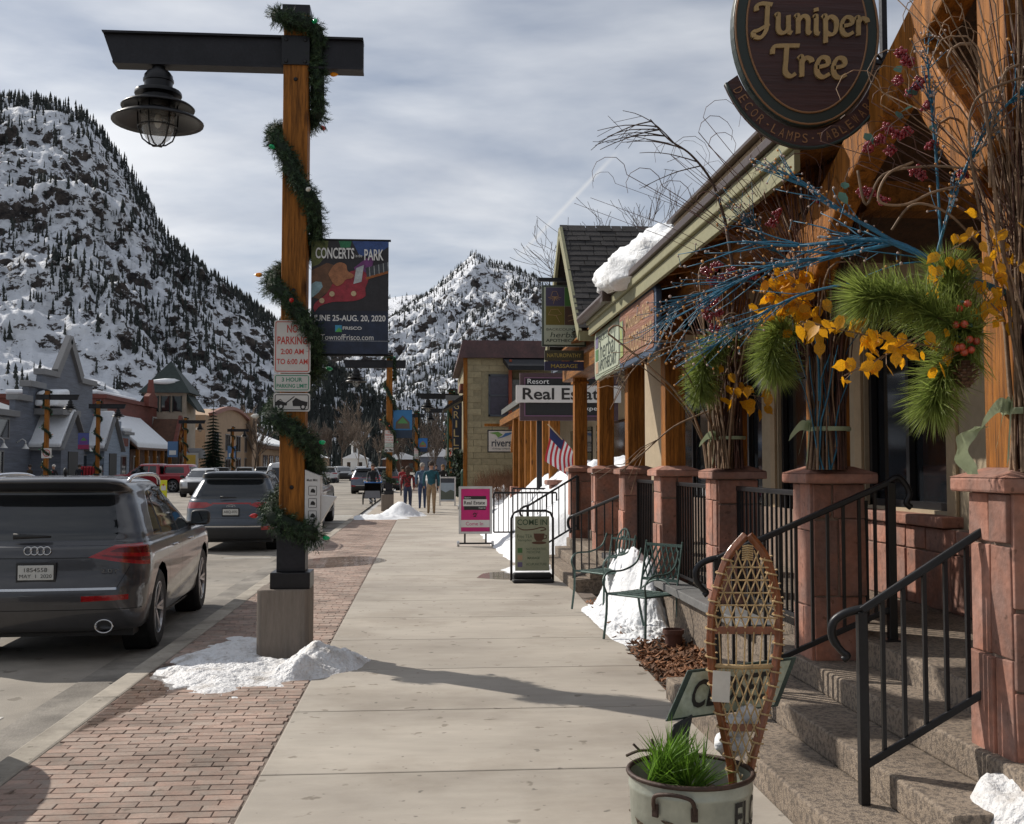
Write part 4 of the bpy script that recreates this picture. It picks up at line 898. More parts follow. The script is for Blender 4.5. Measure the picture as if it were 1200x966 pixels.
# second
carB,bodyB=suv('parked_suv','dark blue-grey SUV with red light bar parked ahead of the nearest car',M_blue,(-4.02,22.9,-.10),R(1.5),Ln=4.78,Wd=1.9,Ht=1.70,style='b',group='cars parked along the near kerb')
q=MB(); text(q,"KIA",(0,.085,.945),XR,ZU,.10,.032,B0); q.tube([(.085*math.cos(a*PI/10),.088,.945+.034*math.sin(a*PI/10)) for a in range(21)],.005,5); q.build('badge',M_chrome,carB,local=True)
q=MB(); text(q,"ABQ-070",(0,.026,.83),XR,ZU,.27,.06,B0); q.build('plate_lettering',M_ink,carB,local=True)
protoB,_=suv('parked_suv','slate blue SUV parked past the pickup beside the stroller',M_blue2,(0,0,0),0,style='b',hi=False,group='cars parked along the near kerb')
def more(name,label,mat,loc,deg,group=None):
    o=copy_tree(protoB,loc,R(deg),label,group,swap={'paint_slate':mat} if mat else None); o.name=name
    if not group and 'group' in o: del o['group']
    return o
more('parked_suv','dark SUV out at the left edge that casts its shadow over the bricks',M_dk,(-3.745,2.72,-.10),0,'cars parked along the near kerb')
more('parked_suv','graphite SUV parked between the slate blue SUV and the second lamp post',M_dk,(-2.75,74,-.10),0,'cars parked along the near kerb')
more('oncoming_suv','silver SUV driving toward the camera beside the red pickup',M_silver,(-12.95,66.5,-.10),182)
for l,a,m_,lab in [((-15.2,82,-.1),8,M_dk,'dark car behind the silver SUV in the far traffic'),((-15.4,94,-.1),5,M_silver,'pale car far behind the silver oncoming SUV'),((-15.8,107,-.1),5,M_dk,'black car farthest along the left row'),((-9.8,110,-.1),2,M_white_c,'white car far up the road left of the slate blue SUV'),((-9.6,128,-.1),184,M_dk,'dark car with lights facing us far up the road'),((-8.2,138,-.1),184,M_silver,'silver car behind the dark car far up the road'),((-4.0,100,-.1),0,M_silver,'silver car parked beyond the graphite SUV'),((-11.9,150,-.1),184,M_white_c,'white car farthest up the road near the white cupola')]:
    more('distant_car',lab,m_,l,a,'far cars in the street')
protoB.location=(-3.75,68,-.10)
# ---- pickups
def pickup(name,label,mat,loc,rz,canopy=False,Ln=5.8,group=None):
    t=thing(name,label,'pickup truck',loc,group,rz); w=.99; wr=.41; ra,fa=1.25,4.95-.05
    keys=[(.40,w*.86,.12,Ln-.15,.12,.4),(.45,w*.96,.03,Ln-.05,.12,.4),(.62,w*.99,.0,Ln,.12,.42),(.85,w,.02,Ln-.02,.12,.42),(1.05,w*.99,.02,Ln-.08,.12,.42),(1.12,w*.975,.025,Ln-.25,.1,.4),(1.16,w*.96,.03,Ln-.55,.1,.38)]
    bm=loft_bm(keys,3); lay=bm.faces.layers.int.new('part'); lowside=lambda f:abs(f.calc_center_median().x)>.5 and f.calc_center_median().z<1.12
    names={0:('body',mat,False,None),3:('tail_light',M_tail,True,'body'),4:('bumper',M_chrome,False,'body'),6:('panel_gap',M_seam,False,'body'),8:('head_light',M_head,True,'body'),10:('grille',M_plastic,False,'body')}
    for c in (ra,fa): carve(bm,lay,circ(c,wr+.03,wr+.07),0,0,lowside,True)
    for s in (1,-1):
        carve(bm,lay,[(s*.80,.80),(s*1.05,.80),(s*1.05,1.06),(s*.80,1.06)],1,3,lambda f:f.calc_center_median().y<.28); carve(bm,lay,[(s*.60,.80),(s*1.0,.82),(s*1.0,1.0),(s*.62,.98)],1,8,lambda f:f.calc_center_median().y>Ln-.6)
    carve(bm,lay,[(-1.1,.38),(1.1,.38),(1.1,.62),(-1.1,.62)],1,4,lambda f:f.calc_center_median().y<.2)
    carve(bm,lay,[(-.55,.6),(.55,.6),(.55,1.0),(-.55,1.0)],1,10,lambda f:f.calc_center_median().y>Ln-.3)
    sd=lambda f:abs(f.normal.x)>.35 and f[lay]==0
    for yy in (2.18,2.95,3.95): carve(bm,lay,[(yy,.5),(yy+.01,.5),(yy+.01,1.2),(yy,1.2)],0,6,sd)
    bm.verts.index_update(); split_parts(bm,lay,t,names); bm.free()
    def green(y0,y1,sl0,sl1,zt,wins,nm):
        kk=[(1.14,w*.955,y0,y1,.12,.34),(1.2,w*.93,y0+sl0*.08,y1-sl1*.1,.12,.32),(1.5,w*.83,y0+sl0*.5,y1-sl1*.55,.12,.3),(zt-.12,w*.77,y0+sl0*.9,y1-sl1*.92,.12,.28),(zt-.04,w*.71,y0+sl0,y1-sl1,.12,.26),(zt,w*.5,y0+sl0+.1,y1-sl1-.15,.1,.2)]
        b2=loft_bm(kk,3); l2=b2.faces.layers.int.new('part'); sd2=lambda f:abs(f.normal.x)>.35
        for p in wins: carve(b2,l2,p,0,1,sd2)
        carve(b2,l2,[(-.74,1.22),(.74,1.22),(.62,zt-.16),(-.62,zt-.16)],1,2,lambda f:f.normal.y<-.3); carve(b2,l2,[(-.78,1.2),(.78,1.2),(.64,zt-.13),(-.64,zt-.13)],1,5,lambda f:f.normal.y>.2)
        b2.verts.index_update(); split_parts(b2,l2,t,{0:(nm,mat,False,None),1:('side_window',M_carglass,True,nm),2:('rear_window',M_carglass,False,nm),5:('windscreen',M_carglass,False,nm)}); b2.free()
    green(2.15,4.75,.14,.95,1.88,[[(2.42,1.2),(2.94,1.2),(2.94,1.72),(2.5,1.72)],[(3.02,1.2),(4.30,1.2),(3.72,1.72),(3.02,1.72)]],'cab')
    if canopy: green(.05,2.14,.22,.02,1.84,[[(.5,1.26),(1.9,1.26),(1.9,1.66),(.6,1.66)]],'canopy')
    else: MB().box(-w*.84,.12,.75,w*.84,2.1,1.14).build('bed_liner',M_plastic,t,local=True); 
    MB().box(-w*.8,.3,.36,w*.8,Ln-.4,.6).build('underbody',M_plastic,t,local=True)
    for c in (ra,fa):
        for s in (-1,1):
            MB().lathe([(0,-.16),(wr+.065,-.16),(wr+.065,.10)],20,(s*(w-.17),c,wr+.03),Matrix.Rotation(R(90)*s,3,'Y')).build('wheel_well',M_seam,t,local=True)
            wheel_parts(t,s*(w-.13),c,wr,.27,detail=False)
    for s in (-1,1):
        mirror(t,s*w*.93,3.95,1.28,mat)
        for yy in (2.5,3.2): MB().tube([(s*w,yy,1.03),(s*(w+.03),yy+.03,1.03),(s*(w+.03),yy+.18,1.03),(s*w,yy+.2,1.03)],.013,6).build('door_handle',mat,t,smooth=True,local=True)
        MB().box(min(s*w*.88,s*w*1.06),2.3,.40,max(s*w*.88,s*w*1.06),4.2,.46).build('side_step',M_plastic,t,bevel=.01,local=True)
    return t
pickup('pickup_truck','silver pickup parked behind the lamp post ahead of the blue-grey SUV',M_silver,(-3.92,30.6,-.10),R(.6),group='pickup trucks')
pickup('pickup_truck','red pickup with matching canopy crossing on the far side of the road',M_red,(-15.3,74.5,-.10),R(79),canopy=True,group='pickup trucks')
# yellow pedestrian marker in the road
M_hiviz=plain('hi_viz_yellow',(.62,.60,.02),.5)
dxm=0;t=thing('crossing_marker','yellow in-street crossing marker standing before the silver oncoming SUV','sign',(-12.90,55,-.10))
p=MB().box(-13.067,54.98,.02,-12.729,55.02,.95).build('panel',M_hiviz,t,bevel=.01); MB().poly([(-13.015,54.975,.45),(-12.781,54.975,.45),(-12.781,54.975,.68),(-13.015,54.975,.68)]).build('panel_white',M_signw,p); MB().poly([(-12.963,54.973,.76),(-12.833,54.973,.76),(-12.898,54.973,.65)]).build('symbol',M_signred,p); MB().box(-13.145,54.9,-.10,-12.651,55.1,.02).build('base',M_rubber,t)
# ================================================================== LEFT-HAND STREET FRONT AND FAR END
M_clap=M('grey_clapboard',(.135,.150,.185),.75,var=.22,scale=3,bump=.6,bscale=5,stretch=(.2,.2,3.2),dist=.05)
M_clapb=M('blue_clapboard',(.22,.27,.34),.75,var=.2,scale=3,bump=.6,bscale=5,stretch=(.2,.2,3.2),dist=.05)
M_trimg=plain('grey_trim',(.20,.20,.205),.7); M_redbrown=M('oxblood_siding',(.145,.038,.026),.75,var=.2,scale=2,bump=.3,bscale=8,stretch=(.3,.3,3))
M_stucco=M('beige_stucco',(.36,.30,.235),.85,var=.1,scale=1.5,bump=.2); M_greenroof=M('green_roof',(.022,.034,.03),.7,var=.25,scale=3,bump=.2); M_tan=M('tan_stucco',(.38,.26,.165),.85,var=.12,scale=1,bump=.2)
M_brownwood=M('brown_boards',(.09,.038,.02),.75,var=.3,scale=3,bump=.3); M_metalroof=M('standing_roof',(.36,.37,.38),.35,.4,var=.1,scale=.6,bump=.1,stretch=(.2,4,1)); M_yellow=plain('sign_yellow',(.55,.36,.06),.6); M_pinkwin=plain('window_trim_pale',(.45,.43,.40),.6)
FX=-26.0
def fy(px): return at(px,545,x=FX).y
def pane(t,y0,y1,z0,z1,x=FX,trim=None,name='window'):
    w_=MB().box(x-.05,y0,z0,x+.04,y1,z1).build(name,M_glassdk,t); f=MB(); e=.12
    for a,b,c,d in ((y0-e,y1+e,z1,z1+e),(y0-e,y1+e,z0-e,z0),(y0-e,y0,z0,z1),(y1,y1+e,z0,z1),((y0+y1)/2-.05,(y0+y1)/2+.05,z0,z1)): f.box(x-.03,a,c,x+.08,b,d)
    f.build('frame',trim or M_trimg,w_); return w_
def gablet(t,x,y0,y1,zb,zp,depth,wallmat,snow,trim,label=None):
    "small gabled porch that faces the road"
    ym=(y0+y1)/2
    MB().prism([(x,y0,.0),(x,y1,.0),(x,y1,zb),(x,ym,zp-.15),(x,y0,zb)],(depth-.25,0,0)).build('porch_wall',wallmat,t)
    for s,ya in ((-1,y0-.35),(1,y1+.35)):
        zz=zb-.25
        MB().prism([(x-.3,ya,zz),(x-.3,ym,zp),(x-.3,ym,zp+.14),(x-.3,ya,zz+.14)],(depth+.35,0,0)).build('porch_roof',trim,t)
        P=[(x-.25,ya+s*.03,zz+.16),(x-.25,ym,zp+.16),(x-.25,ym,zp+.5),(x-.25,ya-s*.4,zz+.75),(x-.25,ya+s*.1,zz+.45)]
        if snow: MB().prism(P,(depth+.1,0,0)).build('roof_snow',M_snow,t,bevel=.1,seg=3)
    MB().box(x+depth-.24,ym-1.0,0,x+depth-.2,ym+1.0,2.6).build('doorway',M_ink,t)
# grey gabled shopfront
t=thing('grey_shopfront','grey clapboard false-front shop with tall stepped gable, far left','building',(FX-4,76,0))
prof=[(58,0),(58,5.0),(71.3,5.0),(71.3,6.1),(73.5,6.1),(73.5,7.1),(76,7.1),(76,8.1),(78.7,8.1),(81.4,10.75),(84.1,8.1),(87.3,8.1),(87.3,6.2),(90.2,6.2),(90.2,0)]
MB().prism([(FX-.35,y,z) for y,z in prof],(.35,0,0)).build('facade',M_clap,t)
tr=[(58,5.0,71.5,5.0),(71.1,6.1,73.7,6.1),(73.3,7.1,76.2,7.1),(75.8,8.1,78.9,8.1),(83.9,8.1,87.6,8.1),(87.2,6.2,90.4,6.2)]
for a,b,c,d in tr: MB().box(FX-.5,a,b-.28,FX+.28,c,b+.12).build('cornice',M_trimg,t,bevel=.03)
for s in (-1,1): MB().beam((FX+.05,81.4,10.85),(FX+.05,81.4+s*2.75,8.15),.7,.4,up=(1,0,0)).build('gable_trim',M_trimg,t)
MB().prism([(FX-.4,56,4.6),(FX-14,56,9.4),(FX-14,80.5,9.4),(FX-.4,80.5,4.6)],(0,0,.15)).build('metal_roof',M_metalroof,t); MB().prism([(FX-.9,57,4.98),(FX-5.5,57,6.62),(FX-5.5,72,6.62),(FX-.9,71,4.98)],(0,0,.3)).build('roof_snow',M_snow,t,bevel=.1)
MB().box(FX-13,58,0,FX-.4,90,4.6).build('rear_block',M_clap,t)
pane(t,66.4,69.4,.5,2.5); pane(t,66.0,70.2,3.4,4.5); pane(t,80.6,82.4,4.3,5.6); pane(t,79.8,83.2,3.6,4.2); pane(t,83.8,86.2,.5,2.4); pane(t,79.9,81.0,.5,2.3)
MB().prism([(FX+.02,80.7+.7*math.cos(k*PI/8)+.7,6.0+.9*math.sin(k*PI/8)) for k in range(9)],(.06,0,0)).build('arched_window',M_glassdk,t)
gablet(t,FX,74.2,79.0,2.9,5.2,2.2,M_clap,True,M_trimg); gablet(t,FX,86.0,90.5,3.0,5.5,1.6,M_clapb,True,M_trimg)
MB().box(FX+.02,74.6,5.05,FX+1.9,78.4,5.45).build('balcony',M_trimg,t); MB().prism([(FX,74.5,5.6),(FX,77.4,5.6),(FX,76.9,6.9),(FX,74.9,6.6)],(1.6,0,0)).build('balcony_snow',M_snow,t,bevel=.2,seg=3)
for y in (68,71.6,83.2,84.9):
    l=MB().tube([(FX,y,3.1),(FX+.4,y,3.35),(FX+.6,y,3.2),(FX+.6,y,3.0)],.03,6).lathe([(.05,3.02),(.10,2.9),(.24,2.72)],12,(FX+.6,y,0)).build('gooseneck_lamp',M_white,t,smooth=True)
# blue wing
t=thing('blue_shop_wing','small pale blue clapboard shop wing with red band beside grey shopfront','building',(FX-3,94,0))
MB().prism([(FX-6,90.5,0),(FX-6,98.2,0),(FX-6,98.2,4.3),(FX-6,95.5,4.3),(FX-6,95.5,5.4),(FX-6,90.5,5.4)],(6,0,0)).build('facade',M_clapb,t); MB().box(FX,92.4,3.3,FX+.06,97.6,4.0).build('red_band',M_redbrown,t); MB().box(FX-.1,95.3,4.3,FX+.35,98.5,4.55).build('cornice',M_trimg,t); MB().box(FX-5,95.6,4.55,FX+.2,98.2,4.95).build('roof_snow',M_snow,t,bevel=.12); pane(t,91.6,93,.4,2.4); pane(t,94.2,97,.5,2.4)
# oxblood shop
t=thing('oxblood_shop','dark red shop with snowy porch roof and timbered gable','building',(FX-4,106,0))
MB().box(FX-12,99,0,FX-2.5,118,7.6).build('block',M_redbrown,t); MB().box(FX-12.2,98.8,7.6,FX-2.2,115.3,7.95).build('parapet',M_redbrown,t); MB().box(FX-11,99,7.95,FX-3,112,8.35).build('roof_snow',M_snow,t,bevel=.15)
MB().prism([(FX-2.4,112.2,7.6),(FX-2.4,115.8,7.6),(FX-2.4,115.8,8.6),(FX-2.4,114.6,9.0),(FX-2.4,114.0,10.4),(FX-2.4,113.4,9.0),(FX-2.4,112.2,8.6)],(.5,0,0)).build('peak',M_redbrown,t)
MB().box(FX-2.4,99.2,0,FX-.2,111.5,3.1).build('porch_wall',M_brownwood,t); MB().prism([(FX+.6,98.6,3.05),(FX+.6,98.6,3.2),(FX-2.6,98.6,6.0),(FX-2.6,98.6,5.7)],(0,13.4,0)).build('porch_roof',M_brownwood,t); MB().prism([(FX+.55,98.9,3.2),(FX+.5,98.9,3.7),(FX-2.55,98.9,6.4),(FX-2.55,98.9,6.0)],(0,12.6,0)).build('porch_snow',M_snow,t,bevel=.12,seg=3)
for y in (99.4,102.5,105.5,108.5,111.6): MB().box(FX+.25,y-.15,0,FX+.55,y+.15,3.1).build('post',M_wood,t)
MB().prism([(FX+.7,111.6,3.0),(FX+.7,117,3.0),(FX+.7,114.3,6.4)],(-2.6,0,0)).build('gable',M_brownwood,t)
for s in (-1,1): MB().beam((FX+.8,114.3,6.6),(FX+.8,114.3+s*3.1,2.9),.5,.3,up=(1,0,0)).build('gable_trim',M_redbrown,t)
for a,b in (((114.3,3),(114.3,6.2)),((112.9,3.2),(115.2,5.2)),((115.7,3.2),(113.4,5.2))): MB().beam((FX+.75,*a),(FX+.75,*b),.2,.2,up=(1,0,0)).build('timber',M_wood,t)
for y in (100.2,104.0,107.2,112.6): pane(t,y,y+1.6,.6,2.4,FX+.0 if y>112 else FX-.18,M_pinkwin)
pane(t,116.2,117.6,4.9,6.6,FX-2.45,M_pinkwin); MB().box(FX-2.4,115.2,3.9,FX-.9,118,4.9).build('balcony',M_redbrown,t)
# beige tower
t=thing('beige_tower','beige stucco tower with steep dark green pyramid roof','building',(-27.6,121,0)); TX0,TX1,TY0,TY1=-29.9,-25.6,118.5,123.5
MB().box(TX0,TY0,0,TX1,TY1,9.4).build('shaft',M_stucco,t); cx,cy=(TX0+TX1)/2,(TY0+TY1)/2
mb=MB(); e=.55; mb.add([(TX0-e,TY0-e,9.35),(TX1+e,TY0-e,9.35),(TX1+e,TY1+e,9.35),(TX0-e,TY1+e,9.35),(cx,cy,13.0)],[(0,1,4),(1,2,4),(2,3,4),(3,0,4),(3,2,1,0)]); rf=mb.build('pyramid_roof',M_greenroof,t)
MB().blob((cx-.2,TY0+.6,10.6),(1.5,.5,.35),10,6,amp=.4).build('roof_snow',M_snow,rf,smooth=True)
for s in (-1,1):
    MB().prism([(cx+s*2.1,TY0+.4,8.6),(cx+s*3.3,TY0+.4,7.4),(cx+s*3.3,TY0+.4,7.6),(cx+s*2.1,TY0+.4,9.4)],(0,4,0)).build('skirt_roof',M_greenroof,t)
for x in (-28.9,-27.7,-26.5):
    w_=MB().box(x-.4,TY0-.06,7.4,x+.4,TY0+.02,9.0).build('window',M_glassdk,t); f=MB(); f.box(x-.5,TY0-.1,7.3,x-.4,TY0+.0,9.05); f.box(x+.4,TY0-.1,7.3,x+.5,TY0,9.05); f.build('frame',M_greenroof,w_)
for x,z in ((-28.3,4.0),(-26.7,4.0),(-28.3,1.2)):
    w_=MB().box(x-.45,TY0-.06,z,x+.45,TY0+.02,z+1.3).build('window',M_glassdk,t); MB().box(x-.5,TY0-.09,z-.1,x+.5,TY0,z).build('sill',M_pinkwin,w_)
MB().prism([(TX1+.2,118,2.4)]+[(TX1+.2,120+2*math.cos(k*PI/8),2.4+1.1*math.sin(k*PI/8)) for k in range(9)],(1.3,0,0)).build('arched_awning',M_trimg,t)
t=thing('notice_sign','yellow notice sign board standing before the beige tower','sign',(-23.6,112,0)); p=MB().box(-24.4,112,.9,-22.9,112.1,2.9).build('panel',M_pinkwin,t); MB().box(-24.15,111.98,1.4,-23.15,112.0,2.7).build('print',M_yellow,p); MB().box(-23.75,112.1,0,-23.55,112.2,2).build('post',M_darksteel,t)
t=thing('mural_panel','arched painted panel beside the red shop with blue and orange picture','sign',(-24.8,117,0)); p=MB().prism([(-24.9,112.9,0),(-24.9,116.9,0),(-24.9,116.9,2.3)]+[(-24.9,114.9+2*math.cos(k*PI/8),2.3+1.1*math.sin(k*PI/8)) for k in range(9)],(.2,0,0)).build('panel',M_brownwood,t); MB().prism([(-24.69,113.3,.6),(-24.69,116.4,.6),(-24.69,116.4,2.2)]+[(-24.69,114.9+1.5*math.cos(k*PI/8),2.3+.8*math.sin(k*PI/8)) for k in range(9)],(.02,0,0)).build('picture',M('mural',(.06,.22,.42),.7,scale=.9,col2=(.42,.20,.05),fac=(.45,.6),bump=0),p)
for x,y,lab in ((-22.6,100,'blue street banner before the oxblood shop'),(-21.6,124,'small pale blue banner beside the spruce')):
    t=thing('street_banner',lab,'banner',(x,y,0),'street banners'); MB().box(x-.55,y,2.4,x+.35,y+.03,3.8).build('cloth',plain('banner_pale_blue',(.10,.20,.38),.6),t); MB().box(x-.4,y-.01,2.6,x+.2,y,3.0).build('print',M_white,t); MB().tube([(x+.4,y+.02,0),(x+.4,y+.02,3.9)],.05,8).build('pole',M_darksteel,t)
# tan building with curved parapet
t=thing('tan_building','tan stucco building with curved parapet behind the spruce','building',(-27,147,0))
P=[(131,0),(165,0),(165,7.4)]+[(164-(k)*2.6,7.6+1.5*math.sin(PI*k/12)) for k in range(13)]+[(131,7.6)]
MB().prism([(FX-10,y,z) for y,z in P],(10,0,0)).build('facade',M_tan,t); MB().prism([(FX,y,z) for y,z in [(164.6-(k)*2.6,7.5+1.5*math.sin(PI*k/12)) for k in range(13)]+[(133-.6+(k)*2.65,7.9+1.5*math.sin(PI*k/12)) for k in range(13)]],(.5,0,0)).build('cornice',M('rose_trim',(.30,.15,.12),.8),t)
for y in (136,144,152,159): pane(t,y,y+3,3.6,5.6); pane(t,y,y+3.4,.5,2.6)
MB().box(FX-.5,160.5,0,FX+.8,165,9.2).build('corner_pier',M_tan,t)
t=thing('brown_storefront','low brown storefront with deep snow on its roof, left of the lamp','building',(-27,190,0)); MB().box(-36,178,0,-26.5,215,4.3).build('wall',M_tan,t); MB().box(-37,176,4.3,-25.5,216,4.8).build('eave',M_brownwood,t); MB().prism([(-25.6,176.5,4.8),(-25.6,176.5,5.2),(-36,176.5,9.2),(-36,176.5,8.8)],(0,39,0)).build('roof_snow',M_snow,t,bevel=.2)
for y in (180,187,194): pane(t,y,y+4.5,.6,3.2,-26.45,M_brownwood)
for x in (-35,-32,-29): MB().box(x,177.9,.6,x+2.2,178.05,3.2).build('window',M_glassdk,t)
# far white cupola house and others beyond
def house(label,x,y,w_,d,h,roof,wallm,roofm,cup=False,snow=True,name='distant_house'):
    t=thing(name,label,'building',(x,y,0),'small houses at the far end of the street'); MB().box(x-w_/2,y,0,x+w_/2,y+d,h).build('wall',wallm,t)
    r=MB().prism([(x-w_/2-.4,y-.4,h),(x+w_/2+.4,y-.4,h),(x,y-.4,h+roof)],(0,d+.8,0)).build('roof',M_snow if snow else roofm,t)
    for k in (-1,1): MB().box(x+k*w_*.25-.5,y-.05,h*.3,x+k*w_*.25+.5,y+.02,h*.7).build('window',M_glassdk,t)
    if cup:
        MB().box(x-1.1,y+1,h+.5,x+1.1,y+3.2,h+roof+2.4).build('cupola',wallm,t); MB().prism([(x-1.7,y+.5,h+roof+2.4),(x+1.7,y+.5,h+roof+2.4),(x,y+.5,h+roof+4)],(0,3.2,0)).build('cupola_roof',M_white,t); MB().box(x-.5,y+.93,h+roof,x+.5,y+1.0,h+roof+1.8).build('cupola_window',M_glassdk,t)
house('white house with a small cupola at the far end of the street',-21.5,330,7,9,3.6,1.8,M_white,M_white,True)
house('low brown house with snowy roof beyond the white cupola house',-6,262,9,8,3.0,1.8,M_brownwood,M_snow); house('snow-roofed tan house at the far end, left of the cupola house',-30,268,11,9,3.4,2.2,M_tan,M_snow); house('far blue-grey house at the end of the street behind the couple',3,255,9,9,3.6,2.2,M_clap,M_snow); house('far dark house with snowy roof beside the olive building',12,235,10,9,4,2.2,M_redbrown,M_snow); house('far wooden house with snow roof at street end, left',-46,235,14,9,4,2.6,M_brownwood,M_snow)
# ---- trees
M_bark=M('bare_bark',(.13,.10,.08),.9,var=.3,scale=3,bump=.3); M_barkp=M('pale_bark',(.20,.155,.12),.9,var=.3,scale=3,bump=.2); M_twigd=M('dark_twig',(.075,.05,.04),.9,var=.3,scale=5,bump=0)
def bare_tree(name,label,loc,h,mat,seed,spread=.5,r0=None,depth=4,n=5,group=None,cat='tree',minr=.004,lean=(0,0)):
    rnd=random.Random(seed); t=thing(name,label,cat,loc,group); trunk=MB(); crown=MB(); r0=r0 or h*.018
    def grow(mb,p,d,l,r,k):
        pts=[p]; rs=[r]; q=p.copy(); dd=d.copy()
        for i in range(4):
            dd=(dd+V((rnd.gauss(0,.12),rnd.gauss(0,.12),.06 if k>0 else 0))).normalized(); q=q+dd*l/4; pts.append(q.copy()); rs.append(max(minr,r*(1-.17*(i+1))))
        mb.tube(pts,rs,5 if k<1 else 3,cap=False)
        if k<depth:
            for i in range(n if k else n+3):
                f=rnd.uniform(.35,1) if k else rnd.uniform(.25,1); j=min(3,int(f*4)); b=pts[j].lerp(pts[j+1],f*4-j) if j<4 else pts[-1]
                a=rnd.uniform(0,2*PI); o=dd.orthogonal().normalized(); o=Matrix.Rotation(a,3,dd)@o; nd=(dd+o*spread*rnd.uniform(.6,1.4)).normalized()
                grow(crown,b,nd,l*rnd.uniform(.45,.7),rs[j]*.55,k+1)
    grow(trunk,V(loc),V((lean[0],lean[1],1)).normalized(),h*.55,r0,0)
    trunk.build('trunk',mat,t,smooth=True); crown.build('crown',mat,t,smooth=True); return t
for i,(px,Y,h,lab) in enumerate([(300,160,9,'pale bare aspen before the tan building corner'),(288,166,8,'bare aspen left of the brown storefront'),(345,200,11,'bare tree right behind the nearest lamp post'),(388,215,10,'bare tree above the silver pickup cab'),(402,225,11,'bare tree left of the white cupola house'),(432,230,17,'tall pale cottonwood right of the white cupola house'),(446,240,14,'bare cottonwood behind the slate blue SUV'),(470,225,11,'bare tree above the walking woman'),(492,215,11,'bare tree behind the distant banner'),(506,190,10,'bare tree above the walking couple'),(513,160,9,'bare tree beside the round red sign'),(420,260,13,'far bare cottonwood behind the cupola house'),(372,240,12,'bare tree between the lamp post and the cupola house'),(455,200,9,'low bare tree just behind the second lamp post')]):
    p=at(px,545,y=Y); bare_tree('bare_tree',lab,(p.x,p.y,0),h,M_barkp if i in (0,5,6,11) else M_bark,30+i,.42,depth=3,n=6,group='bare trees down the street',minr=.035,r0=.16)
# spruce
M_spruce=M('spruce_needles',(.018,.035,.018),.85,var=.4,scale=2,bump=0); island_rand(M_spruce,.4)
def spruce(label,loc,h,seed,group=None):
    rnd=random.Random(seed); t=thing('spruce_tree',label,'tree',loc,group); MB().tube([V(loc),V(loc)+V((0,0,h))],[h*.02,.02],6).build('trunk',M_bark,t); c=MB(); L0=V(loc); rows=24
    for r in range(rows):
        z=h*(.08+.9*r/rows); R_=h*.17*(1-r/rows)**.85+.06
        for k in range(16):
            a=rnd.uniform(0,2*PI); rr=R_*rnd.uniform(.6,1.15); tip=L0+V((rr*math.cos(a),rr*math.sin(a),z-rr*.25)); b=L0+V((0,0,z)); ax=(tip-b).normalized(); sd=ax.cross(V((0,0,1))).normalized()
            for q in range(9):
                f=(q+.5)/9; p=b.lerp(tip,f); wv=R_*.5*(1-.6*f)*rnd.uniform(.5,1.2)
                for s in (-1,1): c.add([p,p+ax*.09*R_+sd*s*wv*.3,p+ax*.3*wv+sd*s*wv+V((0,0,-.75*wv))],[(0,1,2)])
    c.build('crown',M_spruce,t)
spruce('tall spruce standing between the beige tower and tan building',(-22.6,118,0),8.8,3); 
MB_=None
snow_heap('snow_bank',(-24,52,-20.6,63),lambda x,y:gs(x,y,-21.8,57,.9,5,1.35)-.15+.2*mnoise.noise(V((x,y,3))),M_snow,'snow ridge on the far kerb behind the nearest car roof',n=(30,60),rough=.15,fs=1.5)
snow_heap('snow_bank',(-23.5,120,-19.5,140),lambda x,y:gs(x,y,-21.4,129,.9,6,1.2)-.15+.2*mnoise.noise(V((x,y,8))),M_snow,'snow heap at the far kerb near the tan building',n=(30,60),rough=.15,fs=1.5)
# ================================================================== RIGHT-HAND SHOP WITH PORCH
M_stone=M('red_sandstone',(.37,.165,.112),.85,var=.25,scale=4,bump=.6,bscale=18,rand=.26,dist=.016,col2=(.27,.155,.125),fac=(.38,.62),det=7)
M_mortar=M('mortar',(.26,.19,.15),.95,var=.2,scale=14,bump=.5,bscale=60,dist=.01)
M_agg=M('exposed_aggregate',(.27,.215,.165),.9,var=.35,scale=38,bump=.8,bscale=120,dist=.01,col2=(.13,.105,.085),fac=(.46,.6))
M_siding=M('tan_siding',(.40,.32,.215),.75,var=.1,scale=2,bump=.1,bscale=30)
M_fascia=M('sage_fascia',(.25,.24,.135),.6,var=.1,scale=3,bump=.08)
M_tanboard=M('tan_board',(.42,.31,.19),.7,var=.1,scale=3,bump=.1)
M_gutter_b=M('brown_gutter',(.055,.034,.028),.4,var=.15,bump=.05)
M_shingle=M('asphalt_shingle',(.030,.027,.027),.95,var=.3,scale=30,bump=.6,bscale=160,rand=.35,dist=.006)
M_ledge=M('grey_ledge',(.13,.13,.13),.8,var=.2,scale=4,bump=.2)
stain(M_stone,2.2,.72,1.08,.36,.56,16); stain(M_agg,1.6,.74,1.06,.36,.55)
def rot_none(): return Matrix.Identity(3)
shop=thing('porch_shop','long timber porch shop with stone pillars, sage eaves and dark shingled gable','building',(3.2,10,0))
